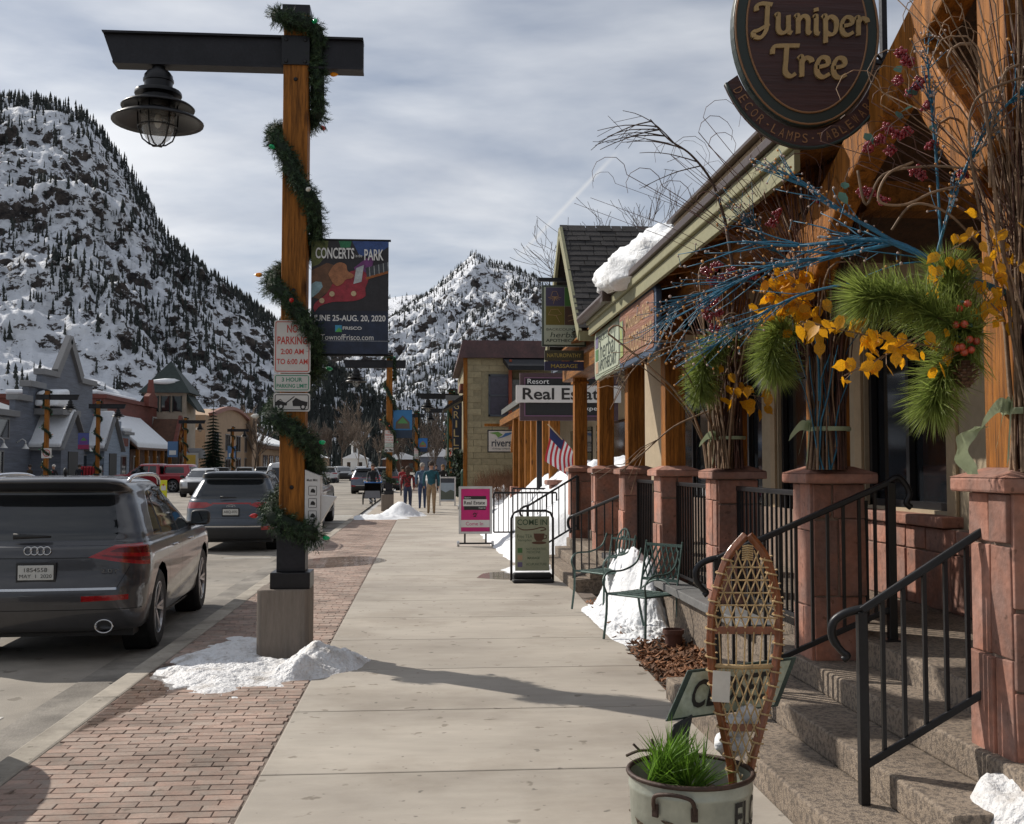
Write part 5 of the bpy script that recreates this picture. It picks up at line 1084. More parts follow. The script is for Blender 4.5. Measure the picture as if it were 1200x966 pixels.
# wall, windows, deck
wall=MB(); wins=[(8.12,9.72,1.34,3.05),(10.15,12.2,.75,3.1),(12.8,14.2,.75,3.1),(15.2,17.6,.62,3.0),(5.2,7.3,.62,3.1)]
XW=4.0
def wall_with_holes(mb,x,y0,y1,z0,z1,holes,th=.2):
    ys=sorted({y0,y1}|{h[0] for h in holes}|{h[1] for h in holes}); zs=sorted({z0,z1}|{h[2] for h in holes}|{h[3] for h in holes})
    for a,b in zip(ys,ys[1:]):
        for c,d in zip(zs,zs[1:]):
            if any(h[0]<=a+1e-6 and b<=h[1]+1e-6 and h[2]<=c+1e-6 and d<=h[3]+1e-6 for h in holes): continue
            mb.box(x,a,c,x+th,b,d)
wall_with_holes(wall,XW,1.0,20.2,.55,4.2,wins); wl=wall.build('wall',M_siding,shop)
for (a,b,c,d) in wins:
    g=MB().box(XW+.10,a,c,XW+.11,b,d).build('window',M_glassdk,shop)
    f=MB(); e=.06
    for (p,q,r,s) in ((a,a+e,c,d),(b-e,b,c,d),(a,b,c,c+e),(a,b,d-e,d),((a+b)/2-e/2,(a+b)/2+e/2,c,d)): f.box(XW+.04,p,r,XW+.09,q,s)
    f.build('window_frame',M_black,g)
    if b-a>1.7:
        f=MB().box(XW+.035,a,c+1.9 if c<1 else c+1.2,XW+.085,b,(c+1.9 if c<1 else c+1.2)+.05).build('transom',M_black,g)
for y0,y1 in ((7.95,8.10),(9.74,9.9),(12.24,12.4),(14.22,14.4),(7.32,7.5)): MB().box(XW-.03,y0,.6,XW-.002,y1,3.3).build('trim_board',M_tanboard,shop,bevel=.004)
# stone facing below the near window
def stone_face(parent,org,u,v,nrm,W,H,seed,ch=(.30,.60),gap=.012,th=.018,mat=None):
    rnd=random.Random(seed); org,u,v,nrm=V(org),V(u),V(v),V(nrm); z=0
    while z<H-.01:
        h=rnd.uniform(*ch); h=H-z if H-z-h<.14 else h
        cuts=[0,W] if W<.3 or rnd.random()<.5 else [0,W*rnd.uniform(.35,.65),W]
        if W>.6:
            k=max(2,int(W/.34)); cuts=[0]+sorted(W*(i+rnd.uniform(-.28,.28))/k for i in range(1,k))+[W]
        for a,b in zip(cuts,cuts[1:]):
            g=gap/2; t0=th*rnd.uniform(.6,1.5); P=[(a+g,z+g),(b-g,z+g),(b-g,z+h-g),(a+g,z+h-g)]; P=[(p+rnd.uniform(-.006,.006),q+rnd.uniform(-.006,.006)) for p,q in P]
            P=[(min(max(p,.003),W-.003),min(max(q,.003),H-.003)) for p,q in P]
            mb=MB(); mb.prism([org+u*p+v*q-nrm*.01 for p,q in P],nrm*(t0+.01)); mb.build('stone',mat or M_stone,parent,bevel=.006,fix=True)
        z+=h
base=MB().box(XW-.10,7.0,.55,XW-.005,20,1.22).build('wainscot',M_mortar,shop)
stone_face(base,(XW-.10,9.95,.60),(0,-1,0),(0,0,1),(-1,0,0),2.4,.62,11)
MB().box(XW-.17,7.9,1.225,XW+.02,9.95,1.31).build('stone_sill',M_stone,shop,bevel=.012)
MB().box(2.752,3.0,.30,XW,20,.6).build('porch_deck',M_agg,shop,bevel=.01)
# window notice lettering
# pillars
PY=[(4.47,4.83),(6.87,7.23),(9.17,9.53),(11.43,11.79),(13.6,13.96),(15.9,16.26),(18.6,18.96)]
PX0,PX1=2.47,2.83
for i,(a,b) in enumerate(PY):
    z0=.02 if i in (2,3,4) else .30; z0=.44 if i in (1,) else z0
    zt=1.58
    core=MB().box(PX0+.012,a+.012,z0-.1,PX1-.012,b-.012,zt).build('pillar',M_mortar,shop)
    stone_face(core,(PX0+.012,b-.004,z0),(0,-1,0),(0,0,1),(-1,0,0),.352,zt-z0,20+i); stone_face(core,(PX0+.004,a+.012,z0),(1,0,0),(0,0,1),(0,-1,0),.352,zt-z0,40+i)
    cp=MB(); ov=.06
    cp.box(PX0-ov,a-ov,zt,PX1+ov,b+ov,zt+.065); cp.add([(PX0-ov,a-ov,zt+.065),(PX1+ov,a-ov,zt+.065),(PX1+ov,b+ov,zt+.065),(PX0-ov,b+ov,zt+.065),(PX0+.06,a+.06,zt+.11),(PX1-.06,a+.06,zt+.11),(PX1-.06,b-.06,zt+.11),(PX0+.06,b-.06,zt+.11)],[(4,5,6,7),(0,1,5,4),(1,2,6,5),(2,3,7,6),(3,0,4,7)])
    cp.build('pillar_cap',M_stone,core,bevel=.012)
    c=(a+b)/2; cx=(PX0+PX1)/2; h=.11 if i else .125
    MB().box(cx-h,c-h,zt+.10,cx+h,c+h,3.42 if i else 4.1).build('post',M_wood,shop,bevel=.01)
    if i not in (0,): MB().box(cx-h-.03,c-h-.03,3.10,cx+h+.03,c+h+.03,3.14).build('post_collar',M_wood,shop,bevel=.004)
# beams, soffit, eaves
MB().box(2.54,6.6,3.36,2.76,15.2,3.62).build('beam',M_woodh,shop,bevel=.012)
MB().add([(2.26,6.5,3.60),(4.1,6.5,3.95),(4.1,20,3.95),(2.26,20,3.60),(2.26,6.5,3.63),(4.1,6.5,3.98),(4.1,20,3.98),(2.26,20,3.63)],[(0,3,2,1),(4,5,6,7),(0,1,5,4),(1,2,6,5),(2,3,7,6),(3,0,4,7)]).build('soffit',M_woodh,shop)
for k in range(11):
    y=6.9+k*.82; MB().beam((2.28,y,3.565),(4.0,y,3.87),.09,.12).build('rafter',M_woodh,shop)
MB().box(2.20,6.35,3.47,2.24,14.75,3.60).build('fascia',M_fascia,shop,bevel=.004)
MB().box(2.165,6.35,3.603,2.26,14.75,3.70).build('eave_trim',M_fascia,shop,bevel=.01)
MB().box(2.13,6.35,3.703,2.30,14.75,3.765).build('drip_edge',M_gutter_b,shop,bevel=.004)
MB().tube([(2.12,14.9,3.70),(2.12,12.75,3.70)],.065,10).box(2.06,12.7,3.63,2.2,12.9,3.77).build('gutter',M_gutter_b,shop)
MB().add([(2.26,6.4,3.77),(5.5,6.4,4.75),(5.5,19,4.75),(2.26,19,3.77)],[(0,1,2,3)]).build('roof',M('grey_roofing',(.05,.047,.045),.9,var=.25,scale=12,bump=.3),shop)
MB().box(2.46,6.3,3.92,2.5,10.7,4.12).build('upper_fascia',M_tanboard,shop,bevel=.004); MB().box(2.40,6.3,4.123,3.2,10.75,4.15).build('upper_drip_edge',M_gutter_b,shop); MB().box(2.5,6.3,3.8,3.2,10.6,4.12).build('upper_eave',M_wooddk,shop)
# gable with shingles
RY,RZ,EY,EZ=17.45,5.56,15.25,3.62; GX0,GX1=2.17,4.9
sl=V((0,EY-RY,EZ-RZ)); SLn=sl.length; sd=sl.normalized(); nrm=V((0,sd.z,-sd.y)); nrm=-nrm if nrm.z<0 else nrm
deck=MB(); deck.prism([(GX0,RY,RZ-.02),(GX1,RY,RZ-.02),(GX1,EY,EZ-.02),(GX0,EY,EZ-.02)],-nrm*.06); gd=deck.build('gable_roof',M_wooddk,shop)
deck=MB(); deck.prism([(GX0,RY,RZ-.01),(GX1,RY,RZ-.01),(GX1,2*RY-EY,EZ),(GX0,2*RY-EY,EZ)],(0,0,-.07)); deck.build('gable_far_slope',M_shingle,shop)
rows=19; ex=SLn/rows; rnd=random.Random(4); smesh={}
Rm=Matrix((V((1,0,0)),-sd,nrm)).transposed().to_4x4()
for r in range(rows):
    x=GX0-.03-rnd.uniform(0,.2)
    while x<GX1-.05:
        wd=rnd.choice((.17,.21,.25,.30)); a,b=max(x,GX0-.03),min(x+wd-.006,GX1)
        if b-a>.04:
            k=(round(b-a,2)); 
            if k not in smesh:
                L_=ex*1.25; me=MB().box(0,0,0,k,L_,.010).mesh('shingle'); me.materials.append(M_shingle); smesh[k]=me
            o=bpy.data.objects.new('shingle',smesh[k]); COL.objects.link(o); p=V((a,RY,RZ))+sd*(ex*(r+1))+nrm*(.012+rnd.uniform(0,.006))
            o.matrix_world=Matrix.Translation(p)@Rm@Matrix.Rotation(-.055,4,'X'); o.parent=gd
        x+=wd
for s,yy in ((1,EY),(-1,2*RY-EY)):
    MB().beam((GX0-.02,yy,EZ-.09),(GX0-.02,RY,RZ-.07),.05,.17,up=(0,1,0)).build('barge_board',M_fascia,shop,bevel=.004); MB().beam((GX0+.3,yy-s*.05+s*.3,EZ-.12),(GX0+.3,RY,RZ-.26),.12,.16).build('gable_timber',M_wood,shop)
MB().box(GX0-.03,EY-.04,EZ-.17,2.7,EY+.0,EZ-.03).build('gable_eave',M_fascia,shop,bevel=.004)
MB().box(2.46,15.2,3.2,2.84,19.7,3.45).build('gable_beam',M_woodh,shop,bevel=.012)
# entry gable timbers over the near steps
MB().beam((2.52,7.25,2.98),(2.52,3.2,4.84),.16,.26).build('entry_rafter',M_wood,shop,bevel=.014)
MB().beam((2.50,5.30,3.78),(2.50,4.58,2.98),.15,.26).build('knee_brace',M_wood,shop,bevel=.014)
MB().beam((2.50,6.95,2.75),(2.50,6.25,3.38),.14,.18).build('knee_brace',M_wood,shop,bevel=.014)
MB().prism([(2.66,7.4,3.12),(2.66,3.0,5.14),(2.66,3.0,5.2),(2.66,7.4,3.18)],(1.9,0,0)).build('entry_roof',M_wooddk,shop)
MB().box(2.75,6.6,3.3,XW,6.8,3.6).build('cross_beam',M_woodh,shop)
# porch front wall and ledge
MB().box(2.44,7.98,-.1,2.62,14.7,.44).build('porch_wall',M_agg,shop,bevel=.01); MB().box(2.36,7.98,.443,2.60,14.7,.52).build('porch_ledge',M_ledge,shop,bevel=.008)
# railing panels between pillars (their own things)
def bar_rail(name,label,a,b,z0,z1,n,group,r=.008,curl=False,loc=None):
    a,b=V(a),V(b); t=thing(name,label,'railing',(a.x,a.y,z0),group)
    MB().beam(a+V((0,0,z1)),b+V((0,0,z1)),.05,.04).build('top_rail',M_black,t,bevel=.006); MB().beam(a+V((0,0,z0)),b+V((0,0,z0)),.03,.03).build('bottom_rail',M_black,t,bevel=.004)
    me=None
    for i in range(n+1):
        p=a.lerp(b,i/n); h=r if 0<i<n else r*2
        MB().box(p.x-h,p.y-h,z0,p.x+h,p.y+h,z1-.01).build('baluster',M_black,t)
    return t
bar_rail('railing_panel','black bar railing between the second and third stone pillars',(2.65,7.25,0),(2.65,9.15,0),.62,1.50,17,'railings between the stone pillars')
bar_rail('railing_panel','black bar railing between the third and fourth stone pillars',(2.65,9.55,0),(2.65,11.41,0),.55,1.50,17,'railings between the stone pillars')
bar_rail('railing_panel','black bar railing between the fourth and fifth stone pillars',(2.65,11.81,0),(2.65,13.58,0),.55,1.50,17,'railings between the stone pillars')
# ---- steps
def steps(label,y0,y1,xs,xe,group='concrete entrance steps'):
    t=thing('entrance_steps',label,'steps',(xs[0],y0,0),group)
    for i,x in enumerate(xs):
        e=.0015*i
        mb=MB().box(x,y0+e,-.06 if i==0 else .15*i,xe,y1-e,.15*(i+1)-(.0 if i<3 else .004)); mb.build('step',M_agg,t,bevel=.014,seg=3)
steps('wide exposed aggregate steps in the foreground beside the bucket',4.28,7.97,[1.75,2.10,2.42],2.75)
steps('aggregate steps behind the tea signboard under the shingled gable',14.75,18.9,[1.98,2.22,2.42],2.75)
# sloping handrails with scroll ends
def handrail(label,foot,head,posts,nb,group='black scroll-ended stair handrails',low=.17,scroll_top=False):
    "foot/head: top-rail end points; posts: ground heights under each end"
    f,h=V(foot),V(head); t=thing('stair_handrail',label,'handrail',(f.x,f.y,posts[0]),group)
    MB().beam(f,h,.048,.036).build('top_rail',M_black,t,bevel=.008)
    d=(h-f).normalized(); fl=V((f.x,f.y,posts[0]+low)); hl=h-(f-fl)
    hl=V((h.x,h.y,fl.z+(h.z-f.z)))
    MB().beam(fl,hl,.03,.032).build('bottom_rail',M_black,t,bevel=.004)
    MB().box(f.x-.022,f.y-.022,posts[0],f.x+.022,f.y+.022,f.z-.005).build('post',M_black,t,bevel=.004)
    if posts[1] is not None:
        MB().box(h.x-.026,h.y-.026,posts[1],h.x+.026,h.y+.026,h.z-.005).build('post',M_black,t,bevel=.004); MB().box(h.x-.06,h.y-.06,posts[1],h.x+.06,h.y+.06,posts[1]+.012).build('foot_plate',M_black,t)
    for i in range(1,nb):
        p=f.lerp(h,i/nb); q=fl.lerp(hl,i/nb); MB().box(p.x-.009,p.y-.009,q.z,p.x+.009,p.y+.009,p.z-.01).build('baluster',M_black,t)
    hz=V((d.x,d.y,0)).normalized()
    pts=[f+d*.02,f-hz*.07+V((0,0,-.015)),f-hz*.125+V((0,0,-.06)),f-hz*.13+V((0,0,-.13)),f-hz*.09+V((0,0,-.19)),f-hz*.065+V((0,0,-.21)),f-hz*.085+V((0,0,-.23))]
    MB().tube(cr_spline(pts,5),[.02]*18+[.017]*13,8).build('scroll',M_black,t,smooth=True)
    if scroll_top:
        pts=[h-d*.02,h+d*.05+V((0,0,.01)),h+hz*.10+V((0,0,-.02)),h+hz*.12+V((0,0,-.08)),h+hz*.10+V((0,0,-.13)),h+hz*.13+V((0,0,-.16))]
        MB().tube(cr_spline(pts,5),.02,8).build('scroll',M_black,t,smooth=True)
    return t
handrail('black stair handrail nearest the camera fixed to the front stone pillar',(2.0,4.93,1.03),(2.50,4.72,1.42),(.15,None),6)
handrail('black stair handrail across the second stone pillar with scrolls at both ends',(1.820,6.78,1.111),(2.916,6.70,1.592),(.15,.60),11,scroll_top=True)
handrail('black stair handrail beside the green metal chairs',(2.02,14.95,1.0),(2.60,13.95,1.35),(.0,None),7)
handrail('black stair handrail behind the tea signboard against the far snow',(1.72,18.6,1.0),(2.55,18.4,1.52),(.0,.6),8)
bar_rail('fence_panel','black bar fence in front of the big snow bank',(1.35,22.0,0),(2.62,22.0,0),.35,1.14,13,'black bar fences by the snow bank')
bar_rail('fence_panel','short black bar fence behind the pink signboard',(2.0,25.4,0),(2.9,25.2,0),.35,1.15,9,'black bar fences by the snow bank')
# ---- snow
def roof_snow(x,y):
    h=.50*(1-((y-12.6)/2.0)**4)*(1-((x-3.0)/1.0)**4) if abs(y-12.6)<2.0 and abs(x-3.0)<1.0 else -.05
    return h
mb=MB()
def fn(i,j):
    u,v=i/80*2*PI,j/32; d=V((math.sin(PI*v)*math.cos(u),math.sin(PI*v)*math.sin(u),math.cos(PI*v))); sg=lambda q,e:math.copysign(abs(q)**e,q)
    yy=11.95+1.45*sg(d.y,.8); p=V((2.86+.86*sg(d.x,.7)-.10*(yy-11.95),yy,3.92+.30*(2.86+.86*sg(d.x,.7)-2.3)+(.27-.07*(yy-11.95))*sg(d.z,.8)))
    q=p*2.2; n=mnoise.noise(q)+.5*mnoise.noise(q*2.4)+.3*mnoise.noise(q*5)+.25*mnoise.noise(q*9)
    return p+d*.15*n+V((-.12*max(0,mnoise.noise(V((p.y*2.5,1,2))))*(1 if d.x<-.3 else 0),0,.05*mnoise.noise(p*7)))
mb.grid(fn,80,33,0,True); o=mb.build('roof_snow',M_snow,smooth=True); tag(o,'thick melting snow slab hanging over the porch roof edge','snow')
def bank(x,y):
    e=min(1,max(0,(y-18.95)/1.2))*min(1,max(0,(33-y)/3)); h=(x-1.30-.25*max(0,24-y)*.12)*.80; h=min(h,1.75+.25*mnoise.noise(V((x,y*.7,0)))); return h*e-.02+.06*mnoise.noise(V((x*2,y*2,4)))
snow_heap('snow_bank',(1.3,18.9,4.9,33),bank,M_snow,'large sunlit snow bank piled behind the tea signboard and fence',n=(60,110),rough=.06,fs=2.5)
snow_heap('snow_patch',(.9,15.9,2.3,18.7),lambda x,y:gs(x,y,1.75,17.6,.5,.7,.16)-.05+.03*mnoise.noise(V((x*3,y*3,1))),M_snow,'thin snow remnant on the walk beside the tea signboard',n=(40,60),rough=.03)
def g4(x,y,cx,cy,sx,sy,h): return h*math.exp(-abs((x-cx)/sx)**3-abs((y-cy)/sy)**3)
def chair_snow(x,y):
    n=.22*mnoise.noise(V((x*1.6,y*1.6,9)))+.10*mnoise.noise(V((x*4,y*4,3))); h=g4(x,y,2.45,12.35,.24,1.25,.50)+g4(x,y,2.25,11.95,.20,.85,.36)+g4(x,y,2.28,13.0,.17,.4,.30)+g4(x,y,2.08,11.7,.30,1.45,.11)-.035
    return h+n*min(1,max(0,h*4))
snow_heap('snow_heap',(1.8,10.1,2.46,14.5),chair_snow,M_snow,'melting snow heap piled around the green metal chairs',n=(70,220),rough=.06,fs=4)
snow_heap('snow_heap',(1.95,3.5,3.1,4.95),lambda x,y:min(gs(x,y,2.60,4.36,.34,.36,.85),.46+.35*(x-2.55))-.03+.05*mnoise.noise(V((x*4,y*4,2))),M_snowdirty,'snow heap at the foot of the front stone pillar',n=(60,60),rough=.04,z0=.0)
snow_heap('snow_heap',(1.2,37,4.6,47),lambda x,y:gs(x,y,2.6,41,1.2,1.8,.95)+gs(x,y,3.6,38.5,.8,1.0,1.1)-.1+.2*mnoise.noise(V((x,y,2))),M_snow,'lumpy snow heap before the brown hedge by the grey signboard',n=(40,60),rough=.16,fs=1.6)
# ================================================================== RIGHT-HAND SIGNS AND FAR BUILDINGS
ND=V((0,-1,0))
def board(t,x0,x1,z0,z1,y,mat,th=.05,name='panel',bevel=.006): return MB().box(x0,y,z0,x1,y+th,z1).build(name,mat,t,bevel=bevel)
M_maroon=M('carved_maroon',(.040,.014,.013),.55,var=.3,scale=1.2,bump=.6,bscale=4,stretch=(.6,.6,10),dist=.01); M_dkgreen=plain('sign_dark_green',(.014,.026,.022),.45); M_gold=M('sign_gold',(.36,.25,.11),.42,.3,var=.12,bump=.05); M_goldthin=plain('gold_line',(.24,.12,.05),.5)
# ---- oval hanging sign
OC=V((2.085,5.8,4.105)); OA,OB=.415,.545
t=thing('oval_shop_sign','large oval maroon shop sign with gold lettering hanging top right','sign',(OC.x,5.8,3.4))
def oval(a,b,y0,y1,mat,name,par,n=56): return MB().prism([(OC.x+a*math.cos(2*PI*k/n),y0,OC.z+b*math.sin(2*PI*k/n)) for k in range(n)],(0,y1-y0,0)).build(name,mat,par,bevel=.006)
rimo=oval(OA,OB,5.78,5.85,M_dkgreen,'rim',t); ring=MB()
def oring(a,b,y,r,par,nm): return MB().tube([(OC.x+a*math.cos(2*PI*k/56),y,OC.z+b*math.sin(2*PI*k/56)) for k in range(57)],r,6,cap=False).build(nm,M_goldthin,par,smooth=True)
oring(OA-.012,OB-.012,5.778,.006,rimo,'gold_line'); oring(OA-.075,OB-.075,5.776,.006,rimo,'gold_line'); oval(OA-.075,OB-.075,5.773,5.782,M_maroon,'carved_panel',rimo)
# calligraphic letters as swept broad-nib strokes
NIBC=[0]
def nib(mb,pts,w,y,ang=35,th=.014):
    P=cr_spline([V(p) for p in pts],8); u=V((math.cos(R(ang)),math.sin(R(ang)),0)); NIBC[0]+=1; y-=.0007*(NIBC[0]%5); k=len(P); A=[];B=[]; pn=None
    for i,p in enumerate(P):
        d=P[min(i+1,k-1)]-P[max(i-1,0)]; n=V((-d.y,d.x,0)).normalized()
        o=n*(w*.30)+u*(w*.20)*n.dot(u); A.append(p-o); B.append(p+o)
    V3=lambda p,yy:V((OC.x+p.x,yy,OC.z+p.y)); b=len(mb.v); mb.add([V3(p,y) for p in A]+[V3(p,y) for p in B]+[V3(p,y+th) for p in A]+[V3(p,y+th) for p in B],[(i,i+1,k+i+1,k+i) for i in range(k-1)]+[(i,2*k+i,2*k+i+1,i+1) for i in range(k-1)]+[(k+i,k+i+1,3*k+i+1,3*k+i) for i in range(k-1)]+[(0,k,3*k,2*k),(k-1,2*k+k-1,3*k+k-1,2*k-1)])
def letter(ch,x,yb,s,mb,w):
    T={'J':[[(.05,.78),(.05,.95),(.25,1.05),(.62,1.02)],[(.45,1.02),(.42,.55),(.38,.1),(.18,-.18),(-.05,-.16)],[(-.05,-.17),(-.09,.0),(.12,.09),(.5,.32)]],
       'u':[[(.0,.62),(.12,.66),(.12,.15),(.25,.0),(.45,.1),(.5,.3)],[(.5,.66),(.5,.1),(.62,.02)]],
       'n':[[(.0,.6),(.12,.64),(.12,.0)],[(.12,.42),(.3,.64),(.48,.55),(.48,.1),(.58,.02)]],
       'i':[[(.02,.6),(.12,.64),(.12,.08),(.24,.02)],[(.12,.95),(.13,.82)]],
       'p':[[(.0,.6),(.12,.64),(.12,-.3)],[(.12,.5),(.32,.66),(.52,.5),(.48,.12),(.3,.0),(.12,.1)]],
       'e':[[(.08,.32),(.42,.42),(.40,.62),(.2,.64),(.06,.4),(.08,.12),(.25,.0),(.48,.12)]],
       'r':[[(.0,.58),(.12,.64),(.12,.0)],[(.12,.42),(.25,.62),(.42,.58),(.46,.48)]],
       'T':[[(-.1,.72),(-.05,.95),(.2,1.0),(.8,1.02)],[(.38,1.0),(.34,.5),(.32,.15),(.48,.0),(.66,.1)]]}
    for st in T[ch]: nib(mb,[(x+a*s,yb+b*s,0) for a,b in st],w,5.760)
mb=MB(); x=-.295
for ch,adv in zip("Juniper",(.70,.72,.66,.34,.66,.54,.5)): letter(ch,x,-.0 if False else -.035,.155,mb,.030); x+=adv*.155
mb.build('lettering',M_gold,rimo); mb=MB(); x=-.185
for ch,adv in zip("Tree",(.74,.56,.56,.5)): letter(ch,x,-.275,.17,mb,.032); x+=adv*.17
mb.build('lettering',M_gold,rimo)
# ribbon scroll below the oval
rb=MB(); ins,outs=[],[]
for k in range(25):
    a=R(-152+124*k/24); 
    ins.append(V((OC.x+(OA+.015)*math.cos(a)*1.02,5.80,OC.z+(OB+.012)*math.sin(a)-.0))); outs.append(V((OC.x+(OA+.10)*math.cos(a)*1.0,5.80,OC.z+(OB+.115)*math.sin(a))))
n=25; vs=ins+outs; vs2=[v+V((0,.04,0)) for v in vs]; F=[(i,i+1,n+i+1,n+i) for i in range(n-1)]
rb.add(vs+vs2,F+[tuple(q+2*n for q in reversed(f)) for f in F]+[(i,2*n+i,2*n+i+1,i+1) for i in range(n-1)]+[(n+i,n+i+1,3*n+i+1,3*n+i) for i in range(n-1)]+[(0,n,3*n,2*n),(n-1,2*n+n-1,3*n+n-1,2*n-1)])
rib=rb.build('ribbon',M_maroon,t); q=MB()
MB().tube([v+V((0,-.004,0)) for v in outs],.010,6).build('ribbon_edge',M_dkgreen,rib,smooth=True)
s="DECOR-LAMPS-TABLEWARE"; 
for i,ch in enumerate(s):
    a=R(-146+112*(i+.2)/len(s)); c=V((OC.x+(OA+.057)*math.cos(a),5.794,OC.z+(OB+.062)*math.sin(a))); tg=V((-(OA+.057)*math.sin(a),0,(OB+.06)*math.cos(a))).normalized(); up=V((-tg.z,0,tg.x))
    wd=.03 if ch!='-' else .012; text(q,ch,c,tg,up,wd if ch not in 'I' else .01,.052 if ch!='-' else .008,B0)
    if ch=='-': q.marks=[]; q.build('lettering',M_goldthin,rib); q=MB()
q.marks=[]; q.build('lettering',M_goldthin,rib)
br=MB().box(2.535,5.83,3.75,2.565,5.87,4.95).build('bracket_bar',M_darksteel,t)
for z in (3.95,4.45): MB().tube(cr_spline([(2.55,5.85,z),(2.50,5.84,z+.05),(2.47,5.84,z),(2.50,5.84,z-.05),(2.53,5.84,z-.02)],5),.008,6).build('bracket_scroll',M_black,t,smooth=True); MB().beam((2.47,5.82,z),(2.55,5.85,z),.02,.02).build('bracket_arm',M_black,t)
# ---- long boards hung along the eave
def eave_sign(name,label,ya,yb,za,zb,x,matrim,matfield,lines,inkmat,accent):
    t=thing(name,label,'sign',(x,(ya+yb)/2,za)); c=V((x,(ya+yb)/2,(za+zb)/2)); rt=V((0,-1,0)); up=V((0,0,1)); W=ya-yb; H=zb-za
    mb=MB(); rrect(mb,c,W,H,.12,.06,0,rt,up); p=mb.build('board',matrim,t,bevel=.008,fix=True); mb=MB(); rrect(mb,c+V((-.06,0,0)),W-.14,H-.12,.08,.008,0,rt,up); f=mb.build('field',matfield,p,fix=True)
    q=MB()
    for s,dy,dz,w_,h_,off,sh in lines: text(q,s,c+V((-.071,-dy,dz)),rt,up,w_,h_,off,0,sh)
    q.build('lettering',inkmat,f)
    for (dy,dz,w_,h_,mt) in accent: mb=MB(); rrect(mb,c+V((-.069,-dy,dz)),w_,h_,.01,.006,0,rt,up); mb.build('picture',mt,f,fix=True)
M_sage=M('sage_sign',(.30,.34,.25),.5,var=.08,scale=3,bump=.1); M_sagel=M('sage_light',(.40,.44,.34),.5,var=.06,scale=3,bump=.1); M_brownsign=M('brown_grain_sign',(.22,.09,.048),.55,var=.3,scale=1.5,bump=.5,bscale=5,stretch=(1,1,10)); M_bluetrim=plain('slate_blue_trim',(.055,.085,.14),.45); M_signtan=plain('sign_tan',(.42,.27,.14),.5); M_olive=plain('olive_letters',(.09,.15,.04),.5); M_dkolive=plain('dark_olive_letters',(.04,.055,.04),.5)
for a in ('lilac','leafg','peach'): plain('tile_'+a,{'lilac':(.14,.12,.22),'leafg':(.06,.16,.05),'peach':(.42,.28,.18)}[a],.6)
eave_sign('eave_sign','sage green apothecary board under the eave, farther of the two',14.85,12.85,2.85,3.5,2.36,M_sage,M_sagel,[("BACKCOUNTRY",.12,.20,1.35,.09,B0,0),("herbal",.1,.04,1.15,.24,B0,.15),("APOTHECARY",.12,-.16,1.35,.15,B1,0)],M_dkolive,[(-.72,.17,.22,.15,MATS['tile_lilac']),(-.72,.0,.22,.15,MATS['tile_leafg']),(-.72,-.17,.22,.15,MATS['tile_peach'])])
eave_sign('eave_sign','brown carved board with slate blue trim under the eave, nearer of the two',12.7,10.62,2.82,3.52,2.32,M_bluetrim,M_brownsign,[("Mountain Side",.1,.13,1.3,.16,B1,.1),("WOODEN TOYS",.12,-.12,1.5,.22,B1,0)],M_signtan,[(-.82,-.02,.20,.42,M('picture_rainbow',(.05,.10,.25),.5,scale=3,col2=(.30,.35,.12),fac=(.42,.58),bump=0))])
# ---- projecting apothecary sign
t=thing('projecting_sign','square tiled herbal apothecary sign projecting from the shingled gable','sign',(2.2,17,3.5)); y=17.0
p=board(t,1.80,2.50,3.56,4.53,y,M_dkolive,.06); MB().box(1.83,y-.006,3.59,2.47,y,4.50).build('face',M_sagel,p)
TL=[plain('tile_violet',(.06,.05,.10),.6),plain('tile_green',(.05,.15,.03),.6),plain('tile_mustard',(.15,.12,.015),.6),plain('tile_brown',(.08,.04,.025),.6)]
for i in range(4): MB().box(1.86+.30*(i%2),y-.010,4.20-.30*(i//2),2.155+.30*(i%2),y-.006,4.47-.30*(i//2)+.025).build('tile',TL[i],p)
q=MB(); cx,cz=2.0,4.36
for k in range(7): a=R(200+20*k+20); q.tube([(cx+.05*math.cos(R(25*k)),y-.012,cz-.01),(cx+.11*math.cos(R(200+23*k)),y-.012,cz+.08*math.sin(R(200+23*k)))],.004,4)
q.tube([(cx-.06,y-.012,cz-.01),(cx-.03,y-.012,cz+.07),(cx+.03,y-.012,cz+.07),(cx+.06,y-.012,cz-.01)],.004,4); q.tube([(cx,y-.012,cz-.02),(cx-.02,y-.012,cz-.13)],.004,4)
cz=4.06; q.tube([(cx-.1,y-.012,cz),(cx-.06,y-.012,cz+.08),(cx+.05,y-.012,cz+.09),(cx+.11,y-.012,cz+.01),(cx+.02,y-.012,cz-.01),(cx-.1,y-.012,cz)],.004,4); q.tube([(cx+.02,y-.012,cz-.01),(cx+.08,y-.012,cz-.12)],.004,4)
cx=2.31; q.tube([(cx-.1,y-.012,4.04),(cx+.1,y-.012,4.1)],.004,4); q.tube([(cx-.1,y-.012,3.96),(cx+.1,y-.012,4.02)],.004,4); q.tube([(cx-.08,y-.012,4.3),(cx,y-.012,4.42),(cx+.08,y-.012,4.3)],.004,4)
q.build('line_drawing',M_signtan,p); q=MB(); text(q,"BACKCOUNTRY",(2.15,y-.008,3.83),XR,ZU,.56,.04,B0); text(q,"herbal",(2.15,y-.008,3.745),XR,ZU,.42,.085,B0,0,.25); text(q,"APOTHECARY",(2.15,y-.008,3.655),XR,ZU,.58,.05,B1); q.build('lettering',M_dkolive,p)
MB().beam((1.74,y+.03,4.62),(2.75,y+.03,4.62),.05,.06).build('bracket',M_black,t)
for x in (1.92,2.38): MB().tube([(x,y+.03,4.53),(x,y+.03,4.6)],.008,5).build('hanger',M_black,t)
